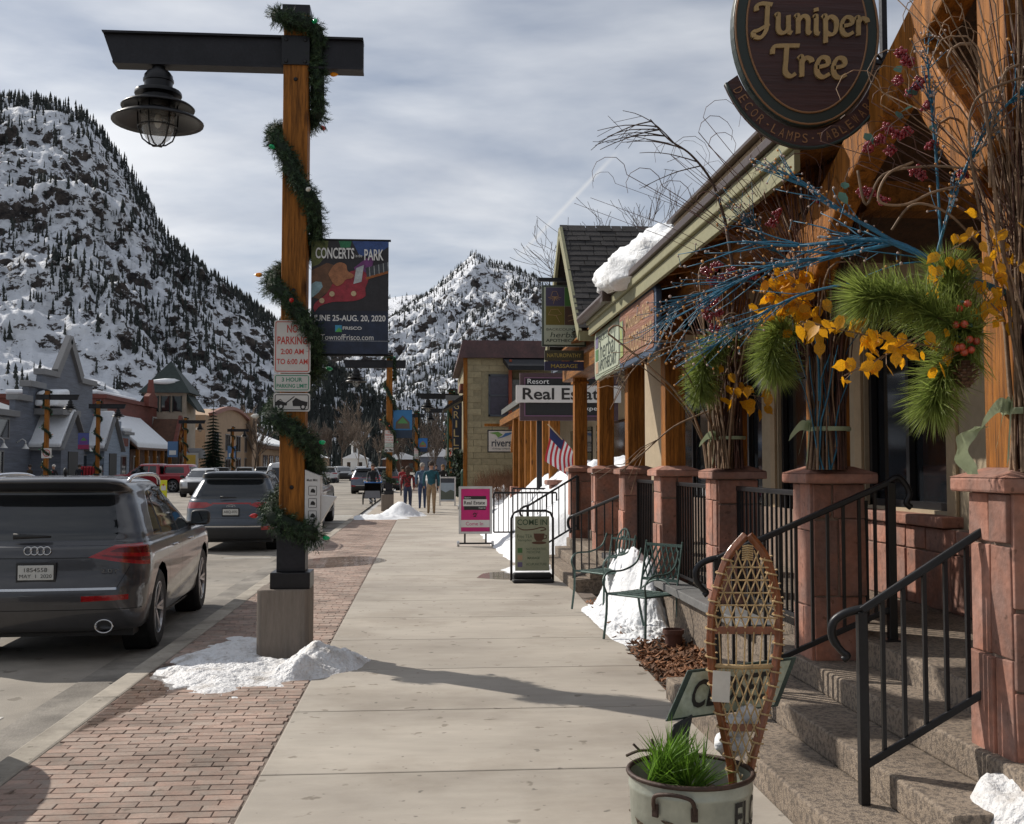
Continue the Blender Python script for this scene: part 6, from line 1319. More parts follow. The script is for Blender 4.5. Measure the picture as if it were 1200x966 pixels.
for z0,z1,s,mt,lab in ((3.34,3.50,"NATUROPATHY",M('olive_board',(.055,.05,.028),.6),'dark olive naturopathy board hung under the apothecary sign'),(3.18,3.325,"MASSAGE",plain('navy_board',(.03,.03,.075),.6),'navy massage board, lowest below the apothecary sign')):
    t=thing('hanging_board',lab,'sign',(2.2,17,z0)); p=board(t,1.84,2.46,z0,z1,17.0,mt,.03); q=MB(); text(q,s,(2.15,16.996,(z0+z1)/2),XR,ZU,.54 if s[0]=='N' else .42,.062,B1); q.build('lettering',plain('letters_mustard',(.36,.28,.07),.5),p)
    for x in (1.9,2.4): MB().tube([(x,17.015,z1),(x,17.015,z1+.06)],.005,5).build('hanger',M_black,t)
# ---- estate agent's large sign
t=thing('estate_sign','large black sign with white Real Estate band behind the timber posts','sign',(3.2,26,1.7)); p=board(t,2.26,4.55,2.80,3.86,26,M('black_ribbed',(.012,.012,.013),.6,scale=1,var=.3,stretch=(20,1,1)),.1)
mb=MB()
for a in ((2.22,2.76,4.59,2.86),(2.22,3.80,4.59,3.90),(2.22,2.86,2.32,3.80),(4.49,2.86,4.59,3.80)): mb.box(a[0],25.96,a[1],a[2],26.12,a[3])
mb.build('frame',plain('plum_frame',(.06,.03,.035),.6),p); mb=MB()
for a in ((2.32,2.86,4.49,2.885),(2.32,3.775,4.49,3.80),(2.32,2.885,2.345,3.775)): mb.box(a[0],25.975,a[1],a[2],25.99,a[3])
mb.build('frame_line',plain('mauve_line',(.20,.10,.17),.6),p); bd=MB().box(2.12,25.90,3.19,4.65,25.99,3.60).build('white_band',M_signw,t,bevel=.006)
q=MB(); text(q,"Real Estate",(3.30,25.893,3.395),XR,ZU,2.05,.28,B1); q.build('lettering',M_ink,bd); q=MB(); text(q,"Resort",(2.66,25.97,3.70),XR,ZU,.52,.12,B0); text(q,"Experts",(4.0,25.97,3.04),XR,ZU,.62,.13,B0); q.build('lettering',M_white,p)
for x in (2.7,4.2): MB().box(x-.06,26.1,0,x+.06,26.22,3.8).build('post',M_darksteel,t)
# ---- second timber porch building
t=thing('timber_shop','second timber porch building with grey slate roof behind the black sign','building',(4,34,0)); MB().box(5.2,27,0,9,45,4.2).build('wall',M_siding,t); MB().prism([(3.05,27.2,3.75),(9,27.2,6.5),(9,27.2,6.7),(3.05,27.2,3.95)],(0,17.5,0)).build('roof',M('slate_grey',(.10,.105,.10),.8,var=.3,scale=4,bump=.3,stretch=(1,1,3)),t)
for i,y in enumerate((26.9,28.5,30,31.7,33.6,35.8,38.2)):
    MB().box(3.02,y-.13,.9,3.28,y+.13,3.55).build('post',M_wood,t,bevel=.01); MB().box(2.92,y-.25,0,3.42,y+.25,.95).build('post_base',M_stone,t,bevel=.02)
MB().box(3.0,26.7,3.3,3.3,45,3.55).build('beam',M_woodh,t); MB().beam((3.1,39.5,2.2),(3.1,38.2,3.4),.14,.14).build('brace',M_wood,t)
for y in (28,31,34,37): MB().box(5.15,y,.8,5.22,y+2,2.9).build('window',M_glassdk,t)
t=thing('stone_gate_pier','low red stone pier with broad cap beside the snow bank','pier',(3,24.6,0)); MB().box(2.78,24.4,0,3.18,24.8,1.25).build('shaft',M_stone,t,bevel=.02); MB().box(2.68,24.3,1.25,3.28,24.9,1.36).build('cap',M_stone,t,bevel=.03)
# flag
t=thing('national_flag','striped red and white flag hanging on a slanted pole by the posts','flag',(3.1,24.5,2)); pole=MB().tube([(3.55,24.5,1.75),(2.72,24.5,2.62)],.014,8).build('pole',M('pale_wood',(.35,.25,.14),.6),t,smooth=True)
A,Bv=V((2.76,24.5,2.58)),V((3.36,24.5,1.95)); dn=V((-.10,0,-1)).normalized()
def fl(u,v): 
    p=A.lerp(Bv,u)+dn*(v*.80*(1-.25*u))+V((.03*math.sin(v*5+u*4),.05*math.sin(u*7+v*3),0)); return p
for k in range(13):
    mb=MB(); mb.grid(lambda i,j:fl((k+j)/13,i/12),13,2); mb.build('stripe',plain('flag_red',(.42,.02,.03),.8) if k%2==0 else plain('flag_white',(.62,.62,.62),.8),t,smooth=True)
mb=MB(); mb.grid(lambda i,j:fl(.0+.50*j/6,.34*i/6)+V((0,-.006,0)),7,7); mb.build('canton',plain('flag_blue',(.015,.02,.08),.8),t,smooth=True)
# ---- olive sided building with parapet
t=thing('olive_building','two-storey olive block building with rusty parapet roof at street bend','building',(4,49,0))
M_block=M('olive_block',(.34,.29,.16),.85,var=.16,scale=1.5,bump=.2); X0,X1,Y0=1.75,5.6,49.0
core=MB().box(X0,Y0,0,X1,62,6.55).build('wall',M('olive_joint',(.25,.215,.135),.9),t)
wn_=[(2.78,3.75,3.9,5.75)]
rnd=random.Random(2); z=0.03; r=0
bh=.28; bme={}
while z<6.5:
    x=X0+.003-(.35 if r%2 else 0)
    while x<X1:
        a,b=max(x,X0),min(x+.69,X1)
        if b-a>.05 and not any(a<q[1] and b>q[0] and z<q[3] and z+bh>q[2] for q in wn_) and not (a>3.7 and 3.6<z<5.6):
            k=round(b-a,2)
            if k not in bme: bme[k]=MB().box(0,0,0,k-.012,.03,bh-.014).mesh('block'); bme[k].materials.append(M('olive_block_r',(.31,.265,.165),.85,var=.16,scale=1.5,bump=.2,rand=.1))
            if nb<800:
                o=bpy.data.objects.new('block',bme[k]); COL.objects.link(o); o.location=(a,Y0-.022,z); o.parent=core
        x+=.70
    z+=bh; r+=1
w_=MB().box(2.82,Y0-.02,3.95,3.7,Y0+.05,5.7).build('window',M('violet_glass',(.05,.045,.07),.1,var=.3,scale=1,bump=0),t); f=MB()
for a in ((2.76,3.89,2.84,5.76),(3.68,3.89,3.76,5.76),(2.76,3.87,3.76,3.96),(2.76,5.68,3.76,5.78),(2.8,4.78,3.72,4.86)): f.box(a[0],Y0-.05,a[1],a[2],Y0-.005,a[3])
f.build('frame',plain('slate_frame',(.06,.07,.09),.6),w_)
MB().prism([(X0-.35,Y0-.3,6.5),(X1+.3,Y0-.3,6.5),(X1+.3,Y0+.3,7.35),(X0-.15,Y0+.3,7.35)],(0,12,0)).build('parapet',M('rust_parapet',(.06,.022,.02),.6,var=.4,scale=1,bump=.2,stretch=(2,2,.4)),t)
MB().box(X0-.12,Y0-.06,.0,X0+.06,Y0+.0,6.5).build('corner_trim',M_wood,t); MB().box(3.75,Y0-.5,3.6,5.6,Y0-.03,5.5).build('slate_panel',MATS['slate_grey'],t); MB().box(3.66,Y0-.55,3.3,3.78,Y0-.05,6.4).build('red_post',M('red_post',(.24,.05,.02),.6),t); MB().prism([(3.6,Y0-.9,5.9),(5.7,Y0-.9,5.9),(5.7,Y0-.2,6.3),(3.4,Y0-.2,6.3)],(0,0,.2)).build('dark_awning',M_darksteel,t)
MB().box(X0-.2,Y0+2,5.2,X0+.0,Y0+4.5,5.5).build('bay_trim',M_redbrown,t); MB().prism([(X0,Y0+1.2,5.0),(X0-1.0,Y0+1.2,4.3),(X0-1.0,Y0+1.2,4.2),(X0,Y0+1.2,4.8)],(0,3,0)).build('awning',M_darksteel,t)
t=thing('hanging_sign','white river logo clothing shop sign hanging beneath a timber arm','sign',(3.2,46,1.6)); MB().beam((2.42,46,3.38),(4.3,46,3.38),.12,.12).build('arm',M_wood,t); p=board(t,2.55,3.75,2.22,3.18,46,M_darksteel,.06); MB().box(2.6,45.985,2.27,3.70,46,3.13).build('face',M_signw,p); q=MB(); text(q,"rivers",(3.15,45.98,2.62),XR,ZU,.85,.30,B1); text(q,"clothing company",(3.15,45.98,2.38),XR,ZU,.8,.09,B0); q.build('lettering',plain('sign_slate',(.05,.06,.08),.6),p)
MB().poly([(2.62,45.978,3.05),(3.0,45.978,3.1),(3.2,45.978,2.98),(3.0,45.978,2.85),(2.9,45.978,2.98)]).build('green_wave',plain('logo_green',(.15,.30,.08),.6),p); MB().poly([(2.95,45.977,2.8),(3.2,45.977,2.92),(3.3,45.977,3.04),(3.66,45.977,3.08),(3.45,45.977,2.95),(3.2,45.977,2.86)]).build('blue_wave',plain('logo_blue',(.05,.15,.38),.6),p)
for x in (2.75,3.55): MB().tube([(x,46.03,3.18),(x,46.03,3.33)],.012,5).build('hanger',M_black,t)
t=thing('vertical_sign','tall dark vertical grille sign with cream letters by the olive corner','sign',(1.5,55,1.5)); p=board(t,1.28,1.78,1.9,5.2,55,plain('sign_navy',(.02,.025,.05),.6),.15); MB().box(.95,54.9,4.95,2.45,55.2,5.2).build('cap',plain('cap_grey',(.13,.14,.16),.6),p); q=MB()
for i,ch in enumerate("GRILLE"): text(q,ch if ch!='G' else 'G',(1.48,54.98,4.68-.46*i),XR,ZU,.26 if ch!='I' else .08,.36,B0)
q.build('lettering',plain('letters_cream',(.55,.42,.22),.5),p); MB().box(1.8,55.05,0,2.1,55.3,5.6).build('post',plain('sign_navy2',(.03,.04,.07),.6),t)
t=thing('green_street_post','slim dark green post with dark planting at the olive corner','post',(1.05,54.2,0)); MB().tube([(1.05,54.2,0),(1.05,54.2,4.6)],.05,8).build('shaft',plain('post_green',(.02,.07,.05),.5),t)
t=thing('green_bollard','short green bollard beside the olive building','bollard',(1.75,52,0)); MB().lathe([(.0,0),(.13,0),(.13,1.25),(.15,1.28),(.15,1.36),(.09,1.48),(0,1.52)],14,(1.75,52,0)).build('shaft',MATS['post_green'],t,smooth='auto')
# brown hedge of bare twigs
hd=MB(); rnd=random.Random(9)
for i in range(5200):
    x=rnd.uniform(2.0,5.4); y=rnd.uniform(39.5,45); b=V((x,y,rnd.uniform(.1,.7))); h=rnd.uniform(.5,1.35)*(1-.16*abs(x-3.8)); tip=b+V((rnd.gauss(0,.22),rnd.gauss(0,.22),h)); s=V((.010,.004,0)); hd.add([b-s,b+s,tip],[(0,1,2)])
o=thing('twig_hedge','brown leafless twig hedge behind the lumpy snow heap','hedge',(3.7,42,0)); hd.build('twigs',M('hedge_twig',(.20,.115,.07),.9,var=.4,scale=3,bump=0),o,kind='stuff')
mb=MB(); mb.blob((3.7,42.3,.35),(1.6,2.4,.75),14,10,amp=.4); mb.build('hedge_core',M('hedge_core',(.07,.04,.028),.95,var=.5,scale=8,bump=.8,bscale=20),o,smooth=True)
dk=thing('dark_planting','dark evergreen planting at the foot of the vertical sign','plant',(1.75,53.5,0)); mb=MB(); rnd=random.Random(3)
for i in range(1500):
    c=V((1.7+rnd.gauss(0,.28),53.3+rnd.gauss(0,.4),rnd.uniform(.2,2.4))); E_=Euler((rnd.uniform(0,6),rnd.uniform(0,6),rnd.uniform(0,6))).to_matrix(); mb.add([c+E_@V(p)*.12 for p in ((-1,0,0),(0,-.4,0),(1,0,0),(0,.4,0))],[(0,1,2,3)])
mb.build('foliage',M_spruce,dk); MB().tube([(1.7,53.3,0),(1.7,53.3,1.8)],.05,6).build('stem',M_bark,dk)
# bare trees behind the porch roof
for i,(px,Y,h,lab) in enumerate([(790,22,7.7,'bare branched tree behind the porch roof, left of the oval sign'),(838,19,7.3,'bare branched tree behind the porch roof just below the oval sign'),(752,26,6.5,'slender bare tree rising above the roof snow slab')]):
    p=at(px,300,y=Y); bare_tree('bare_tree',lab,(p.x,p.y,0),h,M_twigd,70+i,.55,depth=4,n=4,group='bare trees behind the porch roof',minr=.005,r0=.09,lean=(-.05,0))
# ================================================================== FOREGROUND AND SIDEWALK THINGS
M_galv=M('galvanised_pale',(.40,.42,.36),.42,.35,var=.14,scale=4,bump=.12,bscale=30,col2=(.32,.34,.29),fac=(.4,.66)); M_rust=M('rusty_rim',(.06,.035,.026),.6,.3,var=.4,scale=12,bump=.2)
M_shoewood=M('snowshoe_wood',(.20,.062,.020),.38,var=.3,scale=3,bump=.15,bscale=12,stretch=(8,8,1),coat=.3); M_cord=M('rawhide_cord',(.46,.32,.16),.7,var=.25,scale=20,bump=.1); M_tag=plain('card_tag',(.62,.58,.52),.7)
BC=V((1.04,4.30,0)); BR=.243
t=thing('metal_bucket','pale galvanised bucket with dark rim holding a snowshoe, bottom centre','bucket',BC)
bk=MB().lathe([(0,.004),(.205,.004),(.21,.0),(.225,.06),(.226,.075),(.239,.435),(.2425,.44),(.2425,.45),(.2405,.455),(BR,.488),(BR,.495),(BR-.006,.495),(.232,.38),(.22,.30),(0,.30)],48,BC).build('drum',M_galv,t,smooth='auto')
MB().tube([(BC.x+BR*math.cos(k*PI/24),BC.y+BR*math.sin(k*PI/24),.495) for k in range(49)],.010,8,cap=False).build('rim',M_rust,t,smooth=True)
for a0 in (-118,62):
    a=R(a0); r=BR+.004; e=.075/BR; P=[(BC.x+(r+d)*math.cos(a+s),BC.y+(r+d)*math.sin(a+s),z) for s,z,d in ((-e,.405,.006),(-e,.43,.012),(-e*.8,.462,.02),(0,.475,.024),(e*.8,.462,.02),(e,.43,.012),(e,.405,.006))]
    hdl=MB().tube(cr_spline(P,5),.008,8).build('handle',M_rust,t,smooth=True)
    for s in (-e,e): q=a+s; c=V((BC.x+r*math.cos(q),BC.y+r*math.sin(q),.40)); mb=MB(); mb.rbox(c,(.026,.012,.05),Matrix.Rotation(q-PI/2,3,'Z')); mb.build('handle_bracket',M_rust,hdl,bevel=.003)
vs,fs,x0,x1,y0,y1=TX[("FLOUR",B1)]; mb=MB(); P=[]
for v in vs:
    a=R(-60)+((v.x-x0)/(x1-x0))*(.34/BR); z=.315+((v.y-y0)/(y1-y0))*.115; r=.2378+(z-.315)*.033; P.append((BC.x+r*math.cos(a),BC.y+r*math.sin(a),z))
mb.add(P,fs); mb.build('lettering',M_ink,bk)
MB().blob(BC+V((0,0,.34)),(.22,.22,.09),14,8,amp=.3).build('packing',M('brown_packing',(.10,.07,.045),.95,var=.4,scale=20,bump=.6),t,smooth=True)
# snowshoe
SO=at(868,905,y=4.37); ST=at(876,627,y=4.42); SH=(ST-SO).length+.07; sup=(ST-SO).normalized(); srt=V((1,-.12,0)).normalized(); SO=SO-sup*.07
def sp(u,v,d=0): return SO+sup*v+srt*u+srt.cross(sup)*d      # d toward the camera is positive
PROF=[(0,.026),(.10,.04),(.25,.078),(.42,.122),(.58,.138),(.72,.132),(.84,.105),(.92,.072),(.97,.040),(.99,.02),(1.0,.004)]
Ls=SH
def hw(f): return interp(PROF,max(0,min(1,f)))
t=thing('snowshoe','old wooden snowshoe laced with rawhide standing in the bucket','snowshoe',(BC.x,BC.y,.34))
for s in (-1,1):
    P=[sp(s*hw(k/30),Ls*k/30) for k in range(31)]; mb=MB()
    for a,b in zip(P,P[1:]): mb.beam(a,b+(b-a)*.08,.030,.024,up=srt.cross(sup))
    mb2=MB(); 
    # one swept bar: square tube of 4 sides
    mb2.tube(cr_spline([sp(s*max(.006,hw(k/14)),Ls*k/14) for k in range(15)],4),.0195,4); mb2.build('frame',M_shoewood,t,bevel=.004)
for f in (.24,.62): MB().beam(sp(-hw(f),Ls*f),sp(hw(f),Ls*f),.03,.012,up=srt.cross(sup)).build('crossbar',M_shoewood,t,bevel=.003)
MB().tube([sp(-hw(.48),Ls*.48),sp(0,Ls*.475),sp(hw(.48),Ls*.48)],.010,6).build('toe_cord',M_cord,t,smooth=True)
cd=MB(); rnd=random.Random(5)
def cordline(f0,f1,a,b,r=.0032,sag=.004):
    p,q=sp(a,Ls*f0,.004+rnd.uniform(0,.008)),sp(b,Ls*f1,.004+rnd.uniform(0,.008)); cd.tube([p,p.lerp(q,.5)+V((0,0,rnd.uniform(-sag,sag))),q],r,4)
for lo,hi,n in ((.64,.93,7),(.05,.46,8)):
    for k in range(-n,n+1):
        for sgn in (-1,1):
            f=lo; x=k*(.26/n)*1.0; seg=[]; step=.012
            while f<=hi:
                xx=x+sgn*(f-lo)*.42
                inside_=abs(xx)<hw(f)-.004
                if inside_: seg.append((f,xx))
                elif len(seg)>2: break
                f+=step
            if len(seg)>2: cordline(seg[0][0]-.01,seg[-1][0]+.01,seg[0][1],seg[-1][1])
for k in range(7):
    x=-.105+.035*k; cordline(.485,.615,x*.9,x)
for k in range(5): f=.67+.05*k; cordline(f,f,-hw(f),hw(f))
for f in [.08+.055*k for k in range(16)]:
    for s in (-1,1):
        c=sp(s*hw(f),Ls*f); dx=srt*.024; dn=srt.cross(sup)*.024
        cd.tube([c+dx*math.cos(k*PI/4)+dn*math.sin(k*PI/4)+sup*(.003*k-.012) for k in range(9)],.0036,4)
for k in range(7): f=.90+.009*k; cd.tube([sp(-.022,Ls*f,.012),sp(0,Ls*(f+.004),.022),sp(.022,Ls*f,.012)],.0035,4)
cd.build('lacing',M_cord,t,kind='stuff')
tg=MB(); c=sp(-.095,Ls*.405,.03); tg.prism([c+srt*a+V((0,0,b)) for a,b in ((-.036,-.062),(.034,-.066),(.04,.058),(-.030,.062))],srt.cross(sup)*.002); tg.build('price_tag',M_tag,t); MB().tube([c+V((0,0,.055)),sp(-.09,Ls*.475,.02)],.0016,4).build('tag_string',M_cord,t)
# closed sign board
t=thing('closed_sign','weathered dark green closed sign board propped behind the snowshoe','sign',(1.1,4.5,.4))
A=at(780,846,y=4.47); Bq=at(806,786,y=4.47); Cq=at(934,770,y=4.53); D=at(912,828,y=4.53)
MB().prism([A,D,Cq,Bq],(0,.012,0)).build('board',M('sign_bottle_green',(.03,.05,.04),.6,var=.4,scale=10,bump=.2),t,bevel=.003,fix=True); ce=(A+Bq+Cq+D)/4; sh=lambda p:ce+(p-ce)*.9+V((0,-.004,0))
fl_=MB().poly([sh(A),sh(D),sh(Cq),sh(Bq)]).build('field',M('sign_pale_green',(.30,.34,.25),.65,var=.25,scale=8,bump=.1,col2=(.40,.44,.36),fac=(.4,.6)),t)
rt=(D-A).normalized(); upv=((Bq-A)-rt*((Bq-A).dot(rt))).normalized(); q=MB(); text(q,"CLOSED",ce+V((0,-.008,0)),rt,upv,.36,.115,B1,0,.3); q.build('lettering',M_ink,fl_)
t=thing('slate_panel','black framed panel leaning inside the bucket left of the snowshoe','panel',(.9,4.4,.35)); P=[at(770,905,y=4.40),at(800,905,y=4.42),at(812,838,y=4.46),at(790,850,y=4.45)]; MB().prism(P,(0,.015,0)).build('panel',M('black_slate',(.012,.012,.013),.5,var=.3,scale=30,bump=.3),t,bevel=.003,fix=True)
# pine tuft in the bucket
M_pinebr=M('pine_bright',(.12,.24,.025),.55,var=.35,scale=12,bump=0); island_rand(M_pinebr,.45); translucent(M_pinebr,.4)
M_pinedk=M('pine_bough',(.080,.125,.035),.6,var=.35,scale=8,bump=0); island_rand(M_pinedk,.5)
def needles(mb,c,d,n,l,spread,w_,rnd,droop=.15):
    d=V(d).normalized(); u=d.orthogonal().normalized(); v=d.cross(u)
    for i in range(n):
        a=rnd.uniform(0,2*PI); s=spread*math.sqrt(rnd.random()); k=(d+(u*math.cos(a)+v*math.sin(a))*s).normalized(); L_=l*rnd.uniform(.7,1.1); m=c+k*L_*.55; e=c+k*L_+V((0,0,-droop*L_*rnd.random())); sd=k.cross(V((rnd.gauss(0,1),rnd.gauss(0,1),rnd.gauss(0,1)))).normalized()*w_
        mb.add([c-sd,c+sd,m+sd*.8,e,m-sd*.8],[(0,1,2,4),(4,2,3)])
t=thing('pine_tuft','bright green artificial pine tuft in the bucket beside the snowshoe','plant',(BC.x-.06,BC.y-.05,.36)); mb=MB(); rnd=random.Random(8)
for k in range(18):
    c=BC+V((-.075+rnd.gauss(0,.05),-.06+rnd.gauss(0,.04),.42+rnd.uniform(-.03,.09))); needles(mb,c,(rnd.gauss(.0,.55),rnd.gauss(-.2,.4),1),34,.24,.5,.0036,rnd)
mb.build('needles',M_pinebr,t); MB().tube([BC+V((-.07,-.05,.33)),BC+V((-.07,-.05,.46))],.012,6).build('stem',M_bark,t)
t=thing('dark_twig','dark forked twig poking out over the bucket rim','twig',(.86,4.35,.45)); MB().tube(cr_spline([at(790,900,y=4.36),at(770,882,y=4.33),at(750,880,y=4.3),at(734,886,y=4.28)],4),[.008]*6+[.006]*7,5).tube([at(768,882,y=4.33),at(764,866,y=4.33)],.006,5).tube([at(750,880,y=4.3),at(742,872,y=4.3)],.005,5).build('twig',M_twigd,t)
t=thing('white_batting','lump of white cotton batting showing through the snowshoe lacing','batting',(1.2,4.42,.4)); mb=MB()
for px,py,r in ((862,852,.05),(876,838,.045),(850,872,.045),(884,848,.035),(866,872,.05)): mb.blob(at(px,py,y=4.46),r,12,9,amp=.5,sd=px,fs=3)
mb.build('batting',M_snow,t,smooth=True)
# ---- green metal chairs
M_verd=M('verdigris_metal',(.045,.085,.075),.55,.3,var=.35,scale=10,bump=.15,col2=(.075,.12,.108),fac=(.4,.65))
def chair(label,loc,rz,medallion):
    t=thing('metal_chair',label,'chair',loc,'green metal chairs',rz); b=lambda mb,n:mb.build(n,M_verd,t,local=True)
    w,d,h=.25,.23,.44
    fr=MB(); fr.tube([(-d,-w,h),(-d,w,h),(d,w,h),(d,-w,h),(-d,-w,h)],.011,6); b(fr,'seat_frame')
    for i in range(8): y=-w+.06+i*(2*w-.12)/7; MB().box(-d,y-.021,h-.004+.003*(i%2),d,y+.021,h+.002+.003*(i%2)).build('seat_strap',M_verd,t,local=True)
    for i in range(7): x=-d+.06+i*(2*d-.12)/6; MB().box(x-.021,-w,h-.002+.003*(i%2),x+.021,w,h+.004+.003*(i%2)).build('seat_strap',M_verd,t,local=True)
    for sy in (-1,1):
        b(MB().tube(cr_spline([(-d-.03,sy*(w+.015),0),(-d-.005,sy*w,.25),(-d,sy*w,h)],4),.013,6),'leg'); b(MB().tube(cr_spline([(d+.09,sy*w*.9,0),(d+.02,sy*w*.95,.25),(d,sy*w,h)],4),.013,6),'leg')
        b(MB().tube(cr_spline([(-d,sy*w,h),(-d-.03,sy*(w+.02),h+.12),(-d+.06,sy*(w+.035),h+.20),(.05,sy*(w+.03),h+.21),(d-.02,sy*(w+.0),h+.28),(d+.05,sy*(w-.01),h+.42)],5),.0105,6),'arm')
    bx=lambda z:d+.02+(z-h)*.20
    if not medallion:
        for sy in (-1,1): b(MB().tube([(bx(h),sy*w*.92,h),(bx(h+.50),sy*w*.92,h+.50)],.011,6),'back_post')
        for z in (h+.12,h+.46): b(MB().beam((bx(z),-w*.92,z),(bx(z),w*.92,z),.012,.03),'back_rail')
        for k in range(7):
            for sg in (-1,1):
                z0,z1=h+.13,h+.45; y0=-w*.92+k*w*.92*2/7+(0 if sg>0 else w*.26); y1=y0+sg*w*.26
                b(MB().beam((bx(z0)+.002*sg,y0,z0),(bx((z0+z1)/2)+.002*sg,y1,(z0+z1)/2),.007,.018),'lattice'); b(MB().beam((bx((z0+z1)/2)+.002*sg,y1,(z0+z1)/2),(bx(z1)+.002*sg,y0,z1),.007,.018),'lattice')
        b(MB().tube(cr_spline([(bx(h+.02),-w*.9,h+.02),(bx(h+.09),-w*.4,h+.10),(bx(h+.11),0,h+.12),(bx(h+.09),w*.4,h+.10),(bx(h+.02),w*.9,h+.02)],4),.009,6),'back_arch')
    else:
        for sy in (-1,1): b(MB().tube([(bx(h),sy*w*.8,h),(bx(h+.4),sy*w*.8,h+.40)],.011,6),'back_post')
        for z in (h+.14,h+.36): b(MB().beam((bx(z),-w*.8,z),(bx(z),w*.8,z),.012,.025),'back_rail')
        for rr in (1,.55): b(MB().tube([(bx(h+.29+.19*rr*math.sin(k*PI/10)),w*.45*rr*math.cos(k*PI/10),h+.29+.19*rr*math.sin(k*PI/10)) for k in range(21)],.011,6),'medallion')
        for k in (-1,0,1): b(MB().beam((bx(h+.14),k*.05,h+.12),(bx(h+.46),k*.05,h+.47),.007,.018),'lattice')
    return t
chair('verdigris metal armchair with lattice back, nearer of the two by the snow',(2.10,10.62,.0),R(38),False)
chair('verdigris metal armchair with oval back half buried in snow',(2.05,12.6,.03),R(34),True)
t=thing('flower_pot','small empty rust brown flower pot on the leafy bed','pot',(2.27,10.0,.02)); MB().lathe([(.0,.02),(.07,.02),(.085,.15),(.10,.15),(.10,.19),(.09,.19),(.075,.06),(0,.05)],18,(2.27,10.0,.0)).build('pot',M('terracotta_dark',(.085,.035,.024),.8,var=.25),t,smooth='auto')
# ---- pavement sign boards
t=thing('tea_signboard','cream come in tea signboard in a black tubular frame on the walk','sign',(1.53,16,0)); y=15.95
fr=[(1.235,y,.02),(1.235,y,.92),(1.27,y,1.0),(1.34,y,1.03),(1.74,y,1.03),(1.81,y,1.0),(1.845,y,.92),(1.845,y,.02)]; MB().tube(fr,.018,8).build('frame',M_black,t,smooth=True)
p=MB().box(1.29,y-.012,.16,1.79,y+.012,.95).build('panel',M('cream_green_panel',(.30,.32,.22),.5,var=.08,scale=4,bump=.03),t,bevel=.004)
mb=MB(); mb.prism([(1.22,y-.2,0),(1.86,y-.2,0),(1.86,y-.03,.14),(1.22,y-.03,.14)],(0,.36,0)); mb=MB().box(1.24,y-.22,0,1.84,y+.22,.05,taper=0); mb.box(1.26,y-.10,.05,1.82,y+.10,.13); mb.build('base',M_rubber,t,bevel=.03,seg=3)
M_teag=plain('tea_green',(.045,.085,.045),.6); M_cof=plain('coffee_brown',(.10,.045,.025),.6); yy=y-.0135; q=MB()
text(q,"COME IN",(1.54,yy,.865),XR,ZU,.44,.085,B1); text(q,"Free TEA",(1.43,yy,.66),XR,ZU,.22,.05,B0); text(q,"Samples",(1.43,yy,.60),XR,ZU,.20,.045,B0); text(q,"NATUROPATHIC",(1.60,yy,.475),XR,ZU,.30,.035,B0); text(q,"MEDICINE",(1.56,yy,.43),XR,ZU,.20,.035,B0); text(q,"MASSAGE",(1.56,yy,.345),XR,ZU,.18,.035,B1); text(q,"ACUPUNCTURE",(1.60,yy,.255),XR,ZU,.30,.035,B0); q.build('lettering',M_teag,p)
q=MB(); q.poly([(1.56,yy,.70),(1.72,yy,.70),(1.71,yy,.63),(1.68,yy,.59),(1.60,yy,.59),(1.57,yy,.63)]); q.build('cup_print',M_cof,p); MB().poly([(1.54+.11*math.cos(k*PI/8)+.10,yy-.0005,.565+.022*math.sin(k*PI/8)) for k in range(16)]).build('saucer_print',M_cof,p); MB().tube([(1.715,yy,.68),(1.75,yy,.67),(1.745,yy,.63),(1.70,yy,.62)],.007,4).build('cup_handle_print',M_cof,p); MB().tube(cr_spline([(1.32,yy,.80),(1.4,yy,.755),(1.55,yy,.76),(1.68,yy,.79),(1.74,yy,.76),(1.66,yy,.74)],5),.007,4).build('steam_print',M_cof,p)
for z,c in ((.455,'leafg'),(.35,'peach'),(.25,'lilac')): MB().box(1.325,yy-.001,z-.035,1.395,yy,z+.035).build('picture',MATS['tile_'+c],p)
t=thing('pink_signboard','bright pink estate agent signboard on wheels on the walk','sign',(1.02,22.9,0)); y=22.9; M_mag=plain('magenta_panel',(.48,.008,.14),.5); M_alu=M('aluminium_frame',(.55,.55,.55),.35,.6,var=.06,bump=.02)
fr=MB()
for a in ((.67,.26,.72,1.25),(1.32,.26,1.37,1.25),(.72,.26,1.32,.31),(.72,1.20,1.32,1.25)): fr.box(a[0],y-.02,a[1],a[2],y+.02,a[3])
fr.build('frame',M_alu,t,bevel=.004); p=MB().box(.72,y-.008,.31,1.32,y+.008,1.20).build('panel',M_mag,t); MB().box(.72,y-.011,.40,1.32,y-.008,.55).build('white_band',M_signw,p); MB().box(.76,y-.014,.84,1.26,y-.008,.98).build('white_band',M_signw,p)
q=MB(); q.box(.78,y-.011,.98,1.24,y-.008,1.05); q.box(.78,y-.011,.76,1.24,y-.008,.84); q.build('black_band',M_ink,p); q=MB(); text(q,"Real Estate",(1.0,y-.016,.91),XR,ZU,.44,.075,B1); q.build('lettering',M_ink,p); q=MB(); text(q,"Come In",(1.0,y-.013,.475),XR,ZU,.36,.075,B0); q.build('lettering',M_mag,p); q=MB(); text(q,"Resort",(.86,y-.013,1.015),XR,ZU,.13,.03,B0); text(q,"Experts",(1.16,y-.013,.80),XR,ZU,.14,.035,B0); q.build('lettering',M_white,p)
MB().tube([(.97,y-.012,.66),(1.0,y-.012,.70),(1.04,y-.012,.68),(1.02,y-.012,.62),(.98,y-.012,.63)],.01,4).build('emblem',M_ink,p)
for x in (.80,1.24): MB().box(x-.018,y-.02,.06,x+.018,y+.02,.27).build('leg',M_black,t); 
MB().box(.66,y-.05,.05,1.38,y+.05,.08).build('axle',M_black,t)
